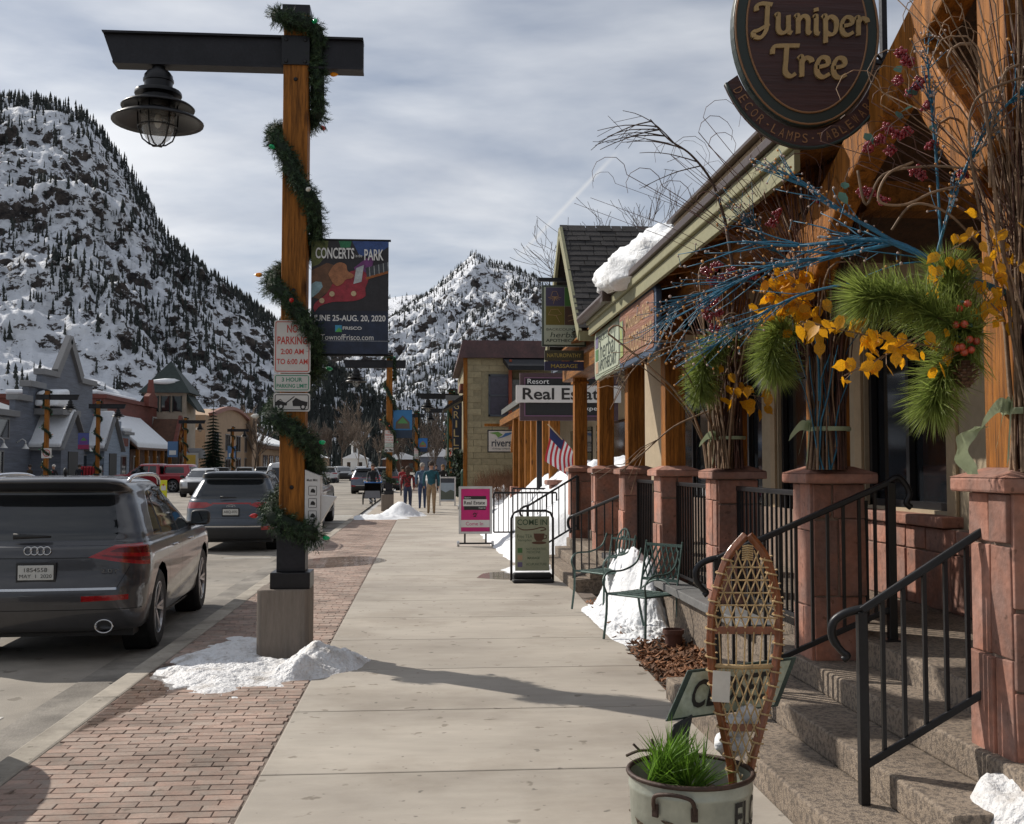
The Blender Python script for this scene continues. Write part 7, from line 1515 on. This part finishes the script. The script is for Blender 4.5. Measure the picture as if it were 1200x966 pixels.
for x in (.66,1.38): MB().lathe([(0,-.025),(.055,-.025),(.06,0),(.055,.025),(0,.025)],16,(x,y,.06),Matrix.Rotation(R(90),3,'Y')).build('wheel',M_alu,t,smooth='auto')
t=thing('picture_signboard','grey framed signboard with landscape picture near the walking couple','sign',(.87,46,0)); y=46.0; fr=MB()
for a in ((.53,.0,.59,1.2),(1.16,.0,1.22,1.2),(.59,1.14,1.16,1.2),(.59,.16,1.16,.22)): fr.box(a[0],y-.03,a[1],a[2],y+.03,a[3])
fr.build('frame',M_alu,t); p=MB().box(.59,y-.01,.22,1.16,y+.01,1.14).build('panel',plain('sky_print',(.32,.40,.48),.6),t); MB().box(.59,y-.013,.95,1.16,y-.01,1.14).build('dark_band',plain('slate_print',(.05,.06,.08),.6),p); MB().poly([(.59,y-.013,.26),(1.16,y-.013,.26),(1.16,y-.013,.6),(1.0,y-.013,.66),(.8,y-.013,.55),(.59,y-.013,.66)]).build('hill_print',plain('hill_print',(.10,.12,.10),.6),p)
# ---- clothes rack and shoppers across the road
t=thing('clothes_rack','rail of red shirts outside the grey shopfront','clothes rack',(-22.2,75,0)); MB().tube([(-23,75,0),(-23,75,1.7),(-21.6,75,1.7),(-21.6,75,0)],.03,6).build('rail',M_darksteel,t)
for k in range(7): x=-22.95+.19*k; MB().prism([(x,74.75,.65),(x,75.25,.65),(x,75.22,1.5),(x,75.08,1.62),(x,74.92,1.62),(x,74.78,1.5)],(.12,0,0)).build('shirt',plain('shirt_red',(.36,.02,.03),.8) if k<6 else M_white,t)
# ================================================================== PEOPLE
PEND=[]
def person(label,loc,rz,h,shirt,pants,hair,shoe=(.02,.02,.02),skin=(.42,.24,.17),stride=.25,arms=(.15,-.15),fore=(.2,.2),coat=0,hairlong=False,cap=None,lean=0,wide=1.0,armout=.0,face=False,group='people on the pavement'):
    k=h/1.75; V_=[]; E_=[]; Rr=[]; reg=[]
    def a(x,y,z,r,par=None,g=0,ry=None):
        V_.append((x*k,y*k,z*k)); Rr.append((r*k,(ry or r)*k)); reg.append(g)
        if par is not None: E_.append((par,len(V_)-1))
        return len(V_)-1
    W=wide; L_=lean
    pel=a(0,0,.95,.135*W,None,2,.105); wa=a(0,L_*.15,1.08,.128*W,pel,1,.10); ch=a(0,L_*.3,1.28,.150*W,wa,1,.11); nk0=a(0,L_*.42,1.45,.085,ch,1,.075); nk=a(0,L_*.46,1.51,.052,nk0,3); hd=a(0,L_*.48+.012,1.60,.085,nk,3,.092); hd2=a(0,L_*.48+.015,1.685,.075,hd,4,.085)
    for s,st in ((1,stride),(-1,-stride)):
        hp=a(s*.085,0,.90,.10*W,pel,2); kn=a(s*.09,st*.5+.02,.50,.068,hp,2); an=a(s*.09,st*.5-(.10 if st<0 else -.10*abs(st)*2),.09,.046,kn,2); a(s*.10,st*.5+.10-(.10 if st<0 else -.02),.045,.042,an,5)
    for s,ar,fo in ((1,arms[0],fore[0]),(-1,arms[1],fore[1])):
        sh=a(s*(.185*W),L_*.38,1.40,.062,ch,1); el=a(s*(.225*W+armout),L_*.38+ar*.5-.02,1.13,.046,sh,1); wr=a(s*(.225*W+armout*.5),L_*.38+ar*.6+fo*.8,.90+abs(fo)*.35,.036,el,1); hn=a(s*(.22*W+armout*.4),L_*.38+ar*.6+fo*.9+.02,.82+abs(fo)*.42,.036,wr,3,.024); a(s*(.215*W+armout*.4),L_*.38+ar*.6+fo*.95+.04,.75+abs(fo)*.44,.020,hn,3,.014); a(s*(.19*W+armout*.4),L_*.38+ar*.6+fo*.9+.06,.80+abs(fo)*.43,.014,hn,3)
    me=bpy.data.meshes.new('person'); me.from_pydata(V_,E_,[]); o=bpy.data.objects.new('tmp_person',me); COL.objects.link(o)
    sk=o.modifiers.new('s','SKIN'); sk.use_smooth_shade=True; sk.branch_smoothing=.4
    for i,sv in enumerate(me.skin_vertices[0].data): sv.radius=Rr[i]; sv.use_root=(i==0)
    ss=o.modifiers.new('u','SUBSURF'); ss.levels=2; ss.render_levels=2
    PEND.append((o,label,loc,rz,k,[V(v) for v in V_],E_,reg,shirt,pants,hair,shoe,skin,hairlong,cap,L_,face,group))
def mk(col,nm,rough=.85,**kw): return M(nm+'_%02x%02x%02x'%tuple(int(min(1,c)*255) for c in col),col,rough,var=.25,scale=9,bump=.3,bscale=30,**kw)
M_plaid=M('plaid_shirt',(.20,.008,.012),.85,scale=14,col2=(.03,.01,.01),fac=(.46,.54),var=.2,bump=.1)
# walkers on this pavement (facing away = +y)
def P_(px,Y): p=at(px,545,y=Y); return (p.x,p.y,0)
person('woman in red plaid shirt and jeans walking away past the second lamp',P_(478,38.6),0,1.66,'plaid',(.025,.035,.07),(.05,.028,.018),stride=.22,arms=(.1,-.2),hairlong=True)
person('man in teal shirt and khaki trousers walking away beside plaid woman',P_(505.5,38.0),0,1.82,(.012,.075,.10),(.28,.19,.11),(.04,.028,.02),stride=-.16,wide=1.12,arms=(-.05,.05))
person('man in light blue shirt and jeans just ahead of the teal shirted man',P_(495,42.5),0,1.78,(.07,.13,.21),(.03,.05,.11),(.30,.27,.24),stride=.2,wide=1.05)
person('person in black jacket facing the camera behind the grey signboard',P_(519,52),PI,1.72,(.012,.012,.015),(.02,.02,.025),(.20,.12,.06),stride=.05,fore=(.35,.35),hairlong=True,face=True)
person('person in dark jacket pushing a child stroller toward the camera',P_(437,47.5),PI,1.74,(.015,.018,.022),(.02,.02,.025),(.08,.05,.035),skin=(.50,.24,.16),stride=.15,arms=(.35,.35),fore=(.35,.35),face=True)
person('small far person in red top beyond the plaid woman',P_(472,60),0,1.6,(.30,.02,.03),(.03,.03,.04),(.04,.03,.02),stride=.1)
person('far person in dark coat beside the distant lamp post',P_(511,70),PI,1.7,(.03,.02,.02),(.03,.03,.04),(.05,.03,.02),stride=.1,face=True)
# far side
G2='people on the far pavement'
for px,Y,lab,sh,pa,rz in ((35,66,'person in brown jacket by the grey shop window, far left',(.05,.035,.02),(.02,.02,.03),1.2),(50,67.5,'person in pale grey jacket beside the shop porch',(.14,.15,.17),(.03,.03,.04),-1.0),(63,64,'person in white hat and black vest before the shop porch',(.02,.02,.025),(.05,.06,.08),2.6),(93,72,'person in dark clothes right of the red shirt rail',(.02,.022,.03),(.02,.02,.03),.5)):
    person(lab,P_(px,Y),rz,1.72,sh,pa,(.40,.38,.34) if px==63 else (.04,.03,.02),stride=.12,group=G2,cap=(.6,.58,.55) if px==63 else None,face=px in (63,))
def finish_people():
    bpy.context.view_layer.update(); dg=bpy.context.evaluated_depsgraph_get()
    for (o,label,loc,rz,k,JV,JE,reg,shirt,pants,hair,shoe,skin,hairlong,cap,L_,face,group) in PEND:
        me=bpy.data.meshes.new_from_object(o.evaluated_get(dg)); om=o.data; bpy.data.objects.remove(o); bpy.data.meshes.remove(om)
        ms={1:M_plaid if shirt=='plaid' else mk(shirt,'cloth'),2:mk(pants,'trousers'),3:mk(skin,'skin',.55),4:mk(hair,'hair'),5:mk(shoe,'shoe',.5)}
        me.materials.clear()
        for i in range(1,6): me.materials.append(ms[i])
        mi=[]
        for p in me.polygons:
            c=p.center; best=(9,1)
            for a,b in JE:
                A,B=JV[a],JV[b]; ab=B-A; tt=max(0,min(1,(c-A).dot(ab)/ab.length_squared)); d=(c-A-ab*tt).length
                if d<best[0]: best=(d,reg[b] if tt>.45 else reg[a] if reg[a]!=2 or reg[b]==2 else (2 if reg[b]!=1 else (1 if tt>.15 else 2)))
            g=best[1]
            if g==4: g=3
            mi.append(g-1)
        me.polygons.foreach_set('material_index',mi); me.polygons.foreach_set('use_smooth',[True]*len(me.polygons))
        body=bpy.data.objects.new('person',me); COL.objects.link(body); body.location=loc; body.rotation_euler=(0,0,rz); tag(body,label,'person',group)
        hb=MB(); hc=V((0,L_*.48-.012,1.655))*k
        def fn(i,j):
            aa=2*PI*i/16; tt=PI*.64*j/8; r=V((.100,.112,.108))*k; q=V((math.sin(tt)*math.cos(aa)*r.x,math.sin(tt)*math.sin(aa)*r.y,math.cos(tt)*r.z)); 
            if q.y>0.02*k and j>5: q*=.86
            return hc+q
        hb.grid(fn,16,9,0,True); hb.build('hair',mk(cap,'cap') if cap else ms[4],body,smooth=True,local=True)
        if hairlong: MB().blob(hc+V((0,-.06,-.12))*k,V((.085,.055,.15))*k,12,8).build('long_hair',ms[4],body,smooth=True,local=True)
        if face:
            f0=V((0,L_*.48+.10,1.60))*k
            MB().blob(f0+V((0,.005,.0))*k,V((.014,.022,.026))*k,8,6).build('nose',ms[3],body,smooth=True,local=True)
            for s in (-1,1): MB().blob(f0+V((s*.032,-.008,.03))*k,.010*k,8,6).build('eye',M_ink,body,smooth=True,local=True)
            MB().blob(f0+V((0,-.006,-.045))*k,V((.028,.008,.007))*k,8,6).build('mouth',mk((.3,.1,.09),'lips'),body,smooth=True,local=True)
finish_people()
# stroller
c=V(P_(437,46.3)); t=thing('child_stroller','black three-wheeled child stroller with blue trim pushed up the road edge','stroller',c)
b=lambda mb,n,m,**k:mb.build(n,m,t,**k)
M_strol=plain('stroller_black',(.015,.016,.018),.8); M_strb=plain('stroller_blue',(.03,.14,.40),.7)
b(MB().add([c+V(p) for p in ((-.36,-.30,.30),(.36,-.30,.30),(.36,.42,.34),(-.36,.42,.34),(-.33,-.10,.95),(.33,-.10,.95),(.33,.42,.98),(-.33,.42,.98))],[(0,3,2,1),(4,5,6,7),(1,2,6,5),(2,3,7,6),(3,0,4,7)]),'cabin',M_strol,bevel=.03)
b(MB().poly([c+V(p) for p in ((-.34,-.31,.32),(.34,-.31,.32),(.30,-.20,.62),(-.30,-.20,.62))]),'front_panel',plain('stroller_grey',(.16,.16,.17),.7))
for s in (-1,1): b(MB().tube([c+V((s*.35,-.12,.96)),c+V((s*.35,.42,.99))],.03,6),'trim',M_strb,smooth=True); b(MB().tube([c+V((s*.30,.42,.80)),c+V((s*.28,.85,1.05))],.014,6),'handle_rod',M_alu,smooth=True)
b(MB().tube([c+V((-.35,-.12,.96)),c+V((.35,-.12,.96))],.03,6),'trim',M_strb,smooth=True); b(MB().tube([c+V((-.28,.85,1.05)),c+V((.28,.85,1.05))],.018,6),'handle_bar',M_rubber,smooth=True)
for x,y,r in ((-.42,.3,.27),(.42,.3,.27),(0,-.55,.15)):
    w_=MB().lathe([(r*.88,-.02),(r,0),(r*.88,.02),(r*.8,0),(r*.88,-.02)],20,c+V((x,y,r)),Matrix.Rotation(R(90),3,'Y')).build('wheel',M_rubber,t,smooth=True); sp_=MB()
    for k in range(6): a_=k*PI/6; sp_.beam(c+V((x,y-r*.85*math.cos(a_),r-r*.85*math.sin(a_))),c+V((x,y+r*.85*math.cos(a_),r+r*.85*math.sin(a_))),.008,.008,up=(1,0,0))
    sp_.build('spokes',M_alu,w_)
b(MB().tube([c+V((0,-.55,.15)),c+V((-.2,-.25,.35))],.014,6).tube([c+V((0,-.55,.15)),c+V((.2,-.25,.35))],.014,6),'front_fork',M_alu)
# ================================================================== DRIED ARRANGEMENTS ON THE PILLARS
M_stalk=M('red_brown_stalk',(.085,.036,.026),.7,var=.4,scale=9,bump=.1); island_rand(M_stalk,.4)
M_stalkg=M('grey_brown_stalk',(.20,.125,.075),.75,var=.35,scale=9,bump=.1); island_rand(M_stalkg,.3)
M_bluew=M('blue_painted_twig',(.012,.115,.20),.5,var=.35,scale=14,bump=.1); M_budp=plain('pale_bud',(.40,.30,.26),.6); M_budo=plain('orange_bud',(.55,.25,.06),.6)
M_yel=M('yellow_leaf',(.75,.36,.012),.5,var=.22,scale=9,bump=.08,rand=.18); M_berry=M('red_berry',(.22,.012,.022),.25,var=.25,scale=20,bump=0,coat=.4); M_apple=M('red_apple',(.42,.06,.025),.3,var=.3,scale=12,bump=0,coat=.3)
M_teal=M('teal_leaf',(.055,.12,.105),.5,var=.25,scale=8,bump=0); M_ribb=M('sage_ribbon',(.38,.44,.28),.45,var=.12,scale=6,bump=.05); M_cone=M('cone_brown',(.13,.068,.038),.75,var=.4,scale=20,bump=.1)
rd=random.Random(21)
translucent(M_yel,.5); translucent(M_teal,.35); translucent(M_ribb,.3)
M_pinelit=M('pine_lit',(.20,.26,.06),.55,var=.3,scale=8,bump=0,col2=(.26,.32,.075),fac=(.4,.62)); island_rand(M_pinelit,.4); translucent(M_pinelit,.45)
def leaf_mesh():
    # heart shaped aspen leaf with a slight fold
    P=[(0,0,0),(.35,-.42,.05),(.72,-.38,.09),(1.0,-.12,.05),(1.25,0,.0),(1.0,.12,.05),(.72,.38,.09),(.35,.42,.05),(-.02,.2,.03),(-.02,-.2,.03),(.6,0,-.03)]
    m=MB(); m.add(P,[(0,9,1,10),(1,2,10),(2,3,10),(3,4,10),(4,5,10),(5,6,10),(6,7,10),(7,8,0,10)]); me=m.mesh('leaf'); me.materials.append(M_yel); me.polygons.foreach_set('use_smooth',[True]*len(me.polygons)); return me
LEAF=leaf_mesh()
def put_leaf(t,p,s):
    o=bpy.data.objects.new('leaf',LEAF); COL.objects.link(o); o.parent=t; o.matrix_parent_inverse=WM[t.name].inverted(); o.location=p; o.scale=(s,s,s); o.rotation_euler=(Matrix.Rotation(rd.gauss(0,.5),3,'Z')@Matrix.Rotation(R(90)+rd.gauss(-.15,.45),3,'X')@Matrix.Rotation(R(-90)+rd.gauss(0,.8),3,'Z')).to_euler()
def leaf_spray(t,px,py,y,dx,dy,n,s,path=None):
    st=MB(); p0=at(px,py,y=y); 
    for i in range(n):
        f=i/max(1,n-1); q=at(px+dx*f+rd.gauss(0,11),py+dy*f+rd.gauss(0,10),y=y+rd.gauss(0,.05)); put_leaf(t,q,s*1.75*rd.uniform(.75,1.2))
        c=at(px+dx*f*.9,py+dy*f*.9,y=y); st.tube([c,q],.0014,3,cap=False)
    st.tube([p0,at(px+dx*.5,py+dy*.5+2,y=y),at(px+dx,py+dy,y=y)],.0028,4); st.build('leaf_stem',M_stalkg,t,kind='stuff')
def berries(t,px,py,y,n=26,r=.011,sp=.04,mat=None):
    c=at(px,py,y=y); mb=MB()
    for i in range(n): o=V((rd.gauss(0,1),rd.gauss(0,1),rd.gauss(0,1))).normalized()*sp*rd.uniform(.3,1); mb.blob(c+V((o.x,o.y,o.z*.8)),r,7,5)
    mb.build('berry_cluster',mat or M_berry,t,smooth=True,kind='stuff')
def teal_leaf(t,px,py,y,s=.05):
    c=at(px,py,y=y); E_=Euler((rd.uniform(-.6,.6),rd.uniform(-.8,.8),rd.uniform(0,6.3))).to_matrix(); P=[(0,0,0),(.4,-.35,.08),(.9,-.3,.1),(1.4,0,0),(.9,.3,.1),(.4,.35,.08)]
    mb=MB(); mb.add([c+E_@V(p)*s for p in P],[(0,1,2,3),(0,3,4,5)]); mb.build('green_leaf',M_teal,t,smooth=True)
def pine(t,path,n,l=.12,w_=.0016,mat=None,nm='pine_bough'):
    P=cr_spline(path,6); mb=MB()
    for i in range(n):
        f=rd.random()**.8*(len(P)-1.01); j=int(f); c=P[j].lerp(P[j+1],f-j); d=(P[j+1]-P[j]).normalized(); needles(mb,c,d+V((rd.gauss(0,.3),rd.gauss(0,.3),rd.gauss(0,.3))),8,l*1.3,1.75,w_*1.6,rd,.08)
    e=P[-1]; needles(mb,e,(P[-1]-P[-3]).normalized(),160,l*1.25,1.2,w_*1.5,rd,.08); b=mb.build(nm,mat or M_pinelit,t,kind='stuff'); MB().tube(P,.006,5).build('bough_stem',M_stalkg,b)
def blue_branch(t,path,r0,r1,twigs,tl,nm='blue_branch',dirs=None):
    P=cr_spline(path,6); k=len(P); mb=MB(); mb.tube(P,[r0+(r1-r0)*i/(k-1) for i in range(k)],7); buds=MB()
    for i in range(twigs):
        f=rd.uniform(.25,1)*(k-1.01); j=int(f); c=P[j].lerp(P[j+1],f-j); d=(P[j+1]-P[j]).normalized(); q=c.copy(); dd=(d+V((rd.gauss(0,.22),rd.gauss(0,.18),rd.gauss(0,.24)))).normalized(); L_=tl*rd.uniform(.5,1.2); pts=[q.copy()]
        for s in range(4): dd=(dd+V((rd.gauss(0,.08),rd.gauss(0,.08),rd.gauss(0,.08)))).normalized(); q=q+dd*L_/4; pts.append(q.copy())
        mb.tube(pts,[r1*.75,r1*.65,r1*.55,r1*.45,r1*.35],4)
        for s in range(2,5):
            if rd.random()<.75: buds.blob(pts[s]+V((rd.gauss(0,.006),0,rd.gauss(0,.006))),rd.uniform(.005,.009),6,4,m=rd.choice((0,0,1)))
            if rd.random()<.45:
                e=pts[s]+V((rd.gauss(0,.03),rd.gauss(0,.02),rd.gauss(0,.03))); mb.tube([pts[s],e],.0018,3,cap=False); buds.blob(e,.006,6,4,m=rd.choice((0,1)))
    o=mb.build(nm,M_bluew,t,smooth=True); buds.build('buds',[M_budp,M_budo],o,smooth=True,kind='stuff')
def stalks(t,cx,cy,z0,z1,n,rr,spread,mat,nm,rmin=.004,rmax=.011,dx=0,dy=0,curl=0):
    mb=MB()
    for i in range(n):
        a=rd.uniform(0,2*PI); r=rr*math.sqrt(rd.random()); b=V((cx+r*math.cos(a),cy+r*math.sin(a),z0)); h=(z1-z0)*rd.uniform(.55,1.05); tx,ty=rd.gauss(dx,spread),rd.gauss(dy,spread); pts=[]; r_=rd.uniform(rmin,rmax)
        for s in range(6): f=s/5; pts.append(b+V((tx*f*f+rd.gauss(0,.012),ty*f*f+rd.gauss(0,.012),h*f)))
        if curl and rd.random()<curl:
            p=pts[-1]; s0=rd.choice((-1,1)); R_=rd.uniform(.05,.13)
            for q in range(1,7): pts.append(p+V((s0*R_*(1-math.cos(q*.6)),rd.gauss(0,.01),R_*math.sin(q*.6))))
        mb.tube(pts,[r_*(1-.6*s/(len(pts)-1)) for s in range(len(pts))],4,cap=False)
    return mb.build(nm,mat,t,smooth=True,kind='stuff')
def band(t,cx,cy,z,r,tails=True):
    mb=MB(); mb.lathe([(r,z-.014),(r+.006,z),(r,z+.014)],24,(cx,cy,0)); o=mb.build('ribbon',M_ribb,t,smooth=True)
    if tails:
        for k,(a,b) in enumerate(((-.10,-.16),(-.05,-.22),(-.16,-.06))):
            p=V((cx-r,cy-r*.4,z)); P=[p,p+V((a*.5,-.04,.02)),p+V((a,-.05,b))]; mb=MB(); Q=cr_spline(P,5)
            mb.grid(lambda i,j:Q[i]+V((0,0,.018*(j-.5)*2*(1+.8*math.sin(i*.3))))+V((.012*(j-.5),0,0)),len(Q),2); mb.build('ribbon_tail',M_ribb,o,smooth=True)
def arrangement(label,i): a,b=PY[i]; return thing('pillar_arrangement',label,'dried arrangement',((PX0+PX1)/2-.14,(a+b)/2-.12,1.69),'dried twig arrangements on the stone pillars')
# ---- front pillar (right edge)
t=arrangement('big dried arrangement on the front pillar with pine bough, cone and apples',0); cx,cy=2.60,4.50
stalks(t,cx+.02,cy-.02,1.67,4.3,85,.10,.13,M_stalk,'stalks',.004,.009); stalks(t,cx-.02,cy-.05,1.67,3.9,26,.11,.16,M_stalkg,'pale_stalks',.006,.015,curl=.5)
stalks(t,cx-.05,cy,2.6,3.9,26,.05,.30,M_stalkg,'curly_twigs',.003,.006,dx=-.25,curl=.9); stalks(t,cx-.05,cy,2.5,3.3,30,.05,.28,M_stalk,'fine_twigs',.002,.004,dx=-.3,curl=.6)
band(t,cx,cy,1.93,.125)
bw=MB(); Q=cr_spline([at(1150,500,y=4.45),at(1132,512,y=4.4),at(1128,535,y=4.4),at(1140,556,y=4.4)],6); bw.grid(lambda i,j:Q[i]+V(((j-1.5)*.028+.01*math.sin(i*.8+j),-.02*math.cos(j*1.3),0)),len(Q),4); bw.build('ribbon_bow',M_ribb,t,smooth=True)
pine(t,[at(1150,392,y=4.42),at(1110,378,y=4.38),at(1060,352,y=4.36),at(1020,348,y=4.36)],260,.15); pine(t,[at(1150,400,y=4.45),at(1110,430,y=4.42),at(1095,470,y=4.4)],150,.14); pine(t,[at(1155,380,y=4.5),at(1120,350,y=4.5),at(1110,325,y=4.5)],110,.14)
cone=MB(); cc=at(1131,440,y=4.34)
for r in range(9):
    rad=.045*math.sin(PI*(r+.7)/9.6)+.008
    for k in range(9):
        a=2*PI*k/9+r*.35; p=cc+V((rad*math.cos(a)*.75,rad*math.sin(a)*.75,-.05+.0125*r)); e=cc+V((rad*1.25*math.cos(a),rad*1.25*math.sin(a),-.045+.0125*r)); s=V((-math.sin(a),math.cos(a),0))*.012; cone.add([p-s,p+s,e+s*.8+V((0,0,.005)),e-s*.8+V((0,0,.005))],[(0,1,2,3)])
cone.blob(cc,(.03,.03,.055),8,8); cone.build('pine_cone',M_cone,t)
for px,py in ((1124,362),(1134,356),(1120,381),(1130,380),(1136,398),(1127,407),(1144,400),(1122,408),(1138,410),(1130,413)): MB().blob(at(px,py,y=4.33+rd.uniform(-.02,.02)),.0165,10,8).build('apple',M_apple,t,smooth=True)
for px,py in ((1125,352),(1128,396),(1140,384),(1146,372),(1132,402)): teal_leaf(t,px,py,4.33,.035)
blue_branch(t,[at(1195,350,y=4.55),at(1120,320,y=4.6),at(1050,285,y=4.75),at(1000,282,y=4.9),at(930,288,y=5.1),at(870,283,y=5.2)],.018,.006,26,.34)
blue_branch(t,[at(1060,290,y=4.74),at(1000,256,y=4.85),at(950,222,y=5.0),at(915,205,y=5.1)],.010,.005,22,.26)
blue_branch(t,[at(1050,285,y=4.76),at(980,300,y=4.9),at(900,315,y=5.1),at(830,350,y=5.25)],.010,.005,30,.36); blue_branch(t,[at(1010,330,y=4.9),at(940,345,y=5.05),at(880,375,y=5.2),at(830,410,y=5.3)],.007,.004,20,.28)
blue_branch(t,[at(1195,110,y=4.35),at(1165,140,y=4.4),at(1130,200,y=4.5),at(1100,290,y=4.55),at(1098,330,y=4.6)][::-1],.008,.004,40,.22); blue_branch(t,[at(1105,330,y=4.6),at(1098,200,y=4.6),at(1090,110,y=4.6),at(1087,70,y=4.6)],.007,.004,24,.16)
for px,py in ((1060,70),(1066,72),(1052,95),(1075,100),(1080,95),(1092,170),(1040,150),(1052,158),(1062,155),(1030,165),(1018,172),(1042,176),(1080,205),(1072,200),(1020,228),(1012,226),(1035,236),(1055,62),(1086,125),(1068,108),(1128,205)): berries(t,px,py,4.62,30,.0085,.030)
for px,py in ((1050,78),(1075,112),(1055,140),(1013,156),(1070,125),(983,225),(990,222),(1095,145)): teal_leaf(t,px,py,4.6,.055)
for a in ((1100,300,4.45,50,-30,8),(1160,285,4.4,8,60,10),(1105,322,4.42,-10,10,5),(1175,300,4.42,0,70,9),(1150,340,4.42,25,30,10),(1165,262,4.4,6,40,9),(1120,300,4.42,25,20,6)): leaf_spray(t,*a,.029)
leaf_spray(t,1128,412,4.36,-190,-35,32,.030); leaf_spray(t,1075,395,4.36,-85,45,22,.030)
tw=MB()
for path in ([(1195,75,4.3),(1178,85,4.32),(1172,110,4.34),(1160,160,4.38),(1160,220,4.4)],[(1200,90,4.3),(1160,105,4.32),(1140,125,4.36),(1136,170,4.4),(1150,260,4.45)],[(1070,190,4.5),(1040,205,4.5),(1030,235,4.5),(1060,240,4.5),(1095,225,4.5),(1140,215,4.5)],[(1005,200,4.6),(1015,240,4.6),(1035,205,4.6),(1090,195,4.55),(1150,200,4.5)],[(1045,270,4.6),(1070,240,4.55),(1110,250,4.5),(1150,290,4.5)]): tw.tube(cr_spline([at(a,b,y=c) for a,b,c in path],6),.006,5)
tw.build('vine_tendrils',M_stalkg,t,smooth=True,kind='stuff')
# ---- second pillar
t=arrangement('tall dried arrangement on the second pillar with yellow leaves and blue twigs',1); cx,cy=2.58,6.86
stalks(t,cx,cy,1.67,4.35,120,.11,.16,M_stalk,'stalks',.004,.010); stalks(t,cx-.05,cy-.03,1.67,3.6,26,.12,.18,M_stalkg,'pale_stalks',.006,.014,curl=.4)
stalks(t,cx-.1,cy,2.4,3.9,60,.08,.42,M_stalk,'fine_twigs',.002,.0045,dx=-.35,curl=.5); stalks(t,cx-.06,cy-.04,1.67,2.7,16,.08,.12,M_bluew,'blue_stalks',.004,.009)
band(t,cx,cy-.01,1.93,.135)
pine(t,[at(935,395,y=6.72),at(915,388,y=6.68),at(905,410,y=6.66),at(908,428,y=6.66)],190,.17)
leaf_spray(t,930,318,6.62,-30,45,40,.040); leaf_spray(t,905,345,6.62,40,8,26,.040); leaf_spray(t,945,330,6.64,-10,45,18,.038); leaf_spray(t,925,372,6.66,30,15,14,.046); leaf_spray(t,975,375,6.5,45,-5,10,.044)
blue_branch(t,[at(960,470,y=6.75),at(950,380,y=6.7),at(880,330,y=6.6),at(820,345,y=6.5),at(790,365,y=6.45)],.008,.004,34,.36); blue_branch(t,[at(945,320,y=6.75),at(905,290,y=6.7),at(880,262,y=6.65)],.007,.004,26,.28); blue_branch(t,[at(940,360,y=6.7),at(870,385,y=6.6),at(815,400,y=6.55)],.006,.0035,22,.30)
for px,py in ((828,318),(840,312),(835,330),(850,325),(876,325),(885,322),(830,372),(842,366),(836,385),(838,352),(825,362),(912,250),(905,262),(960,235),(858,318)): berries(t,px,py,6.6,24,.011,.038)
# ---- third pillar
t=arrangement('dried arrangement on the third pillar with pine bough, left of the others',2); cx,cy=2.58,9.16
stalks(t,cx,cy,1.67,3.5,70,.11,.16,M_stalk,'stalks',.004,.010); stalks(t,cx-.1,cy-.03,1.67,3.2,26,.12,.26,M_stalkg,'pale_stalks',.006,.014,dx=-.1,curl=.5)
band(t,cx,cy-.01,1.93,.13)
pine(t,[at(868,395,y=9.0),at(840,405,y=8.98),at(825,430,y=8.96),at(822,455,y=8.96)],200,.18,.0022); leaf_spray(t,850,455,8.95,55,12,16,.05); leaf_spray(t,838,440,8.95,10,22,7,.05)
for path in ([at(850,395,y=9.1),at(790,405,y=9.1),at(745,430,y=9.1),at(715,480,y=9.1)],[at(835,480,y=9.1),at(790,500,y=9.1),at(755,530,y=9.1),at(728,552,y=9.1)],[at(840,420,y=9.1),at(780,400,y=9.1),at(740,415,y=9.1),at(722,450,y=9.1)]):
    st=MB(); Q=cr_spline(path,6); st.tube(Q,[.009*(1-.6*i/(len(Q)-1)) for i in range(len(Q))],5)
    for k in range(7):
        j=rd.randint(6,len(Q)-3); d=(Q[j+1]-Q[j]).normalized(); e=Q[j]+(d+V((rd.gauss(0,.5),rd.gauss(0,.3),rd.gauss(0,.5)))).normalized()*rd.uniform(.15,.4); st.tube([Q[j],Q[j].lerp(e,.5)+V((0,0,.03)),e],.003,4)
    st.build('bare_branch',M_stalkg,t,smooth=True)
# arching bare branches behind the roof edge, held in the second arrangement
t=thing('arching_branch','dark bare branch arching over the eave against the sky','branch',(2.45,7.0,3.3)); st=MB()
Q=cr_spline([at(850,260,y=6.9),at(835,215,y=6.8),at(810,182,y=6.7),at(783,163,y=6.6),at(762,140,y=6.55)],7); st.tube(Q,[.011*(1-.7*i/(len(Q)-1)) for i in range(len(Q))],5); st.tube([at(862,330,y=6.9),at(856,295,y=6.9),at(850,260,y=6.9)],.012,5)
for k in range(11):
    j=rd.randint(8,len(Q)-2); d=V((-1,rd.gauss(0,.3),rd.gauss(.15,.35))).normalized(); q=Q[j].copy(); pts=[q.copy()]
    for s in range(6): d=(d+V((-.05,rd.gauss(0,.06),-.10+rd.gauss(0,.05)))).normalized(); q=q+d*rd.uniform(.05,.085); pts.append(q.copy())
    st.tube(pts,[.0045,.004,.0036,.003,.0026,.0022,.0018],4)
    for s in (2,4): e=pts[s]+V((rd.gauss(-.08,.05),0,rd.gauss(-.03,.06))); st.tube([pts[s],e],.0018,3)
st.build('branch',M_twigd,t,smooth=True)
# merchandise behind the railing by the second pillar
t=thing('display_rack','blue and red patterned display hung behind the pillar railing','display',(3.0,8.1,.6)); MB().box(3.02,7.5,.75,3.06,8.7,1.42).build('panel',M('display_print',(.03,.16,.24),.6,scale=7,col2=(.30,.05,.04),fac=(.5,.58),var=.3,bump=0),t); MB().box(3.0,7.45,.6,3.08,7.5,1.45).build('post',M_black,t); MB().box(3.0,8.7,.6,3.08,8.75,1.45).build('post',M_black,t)
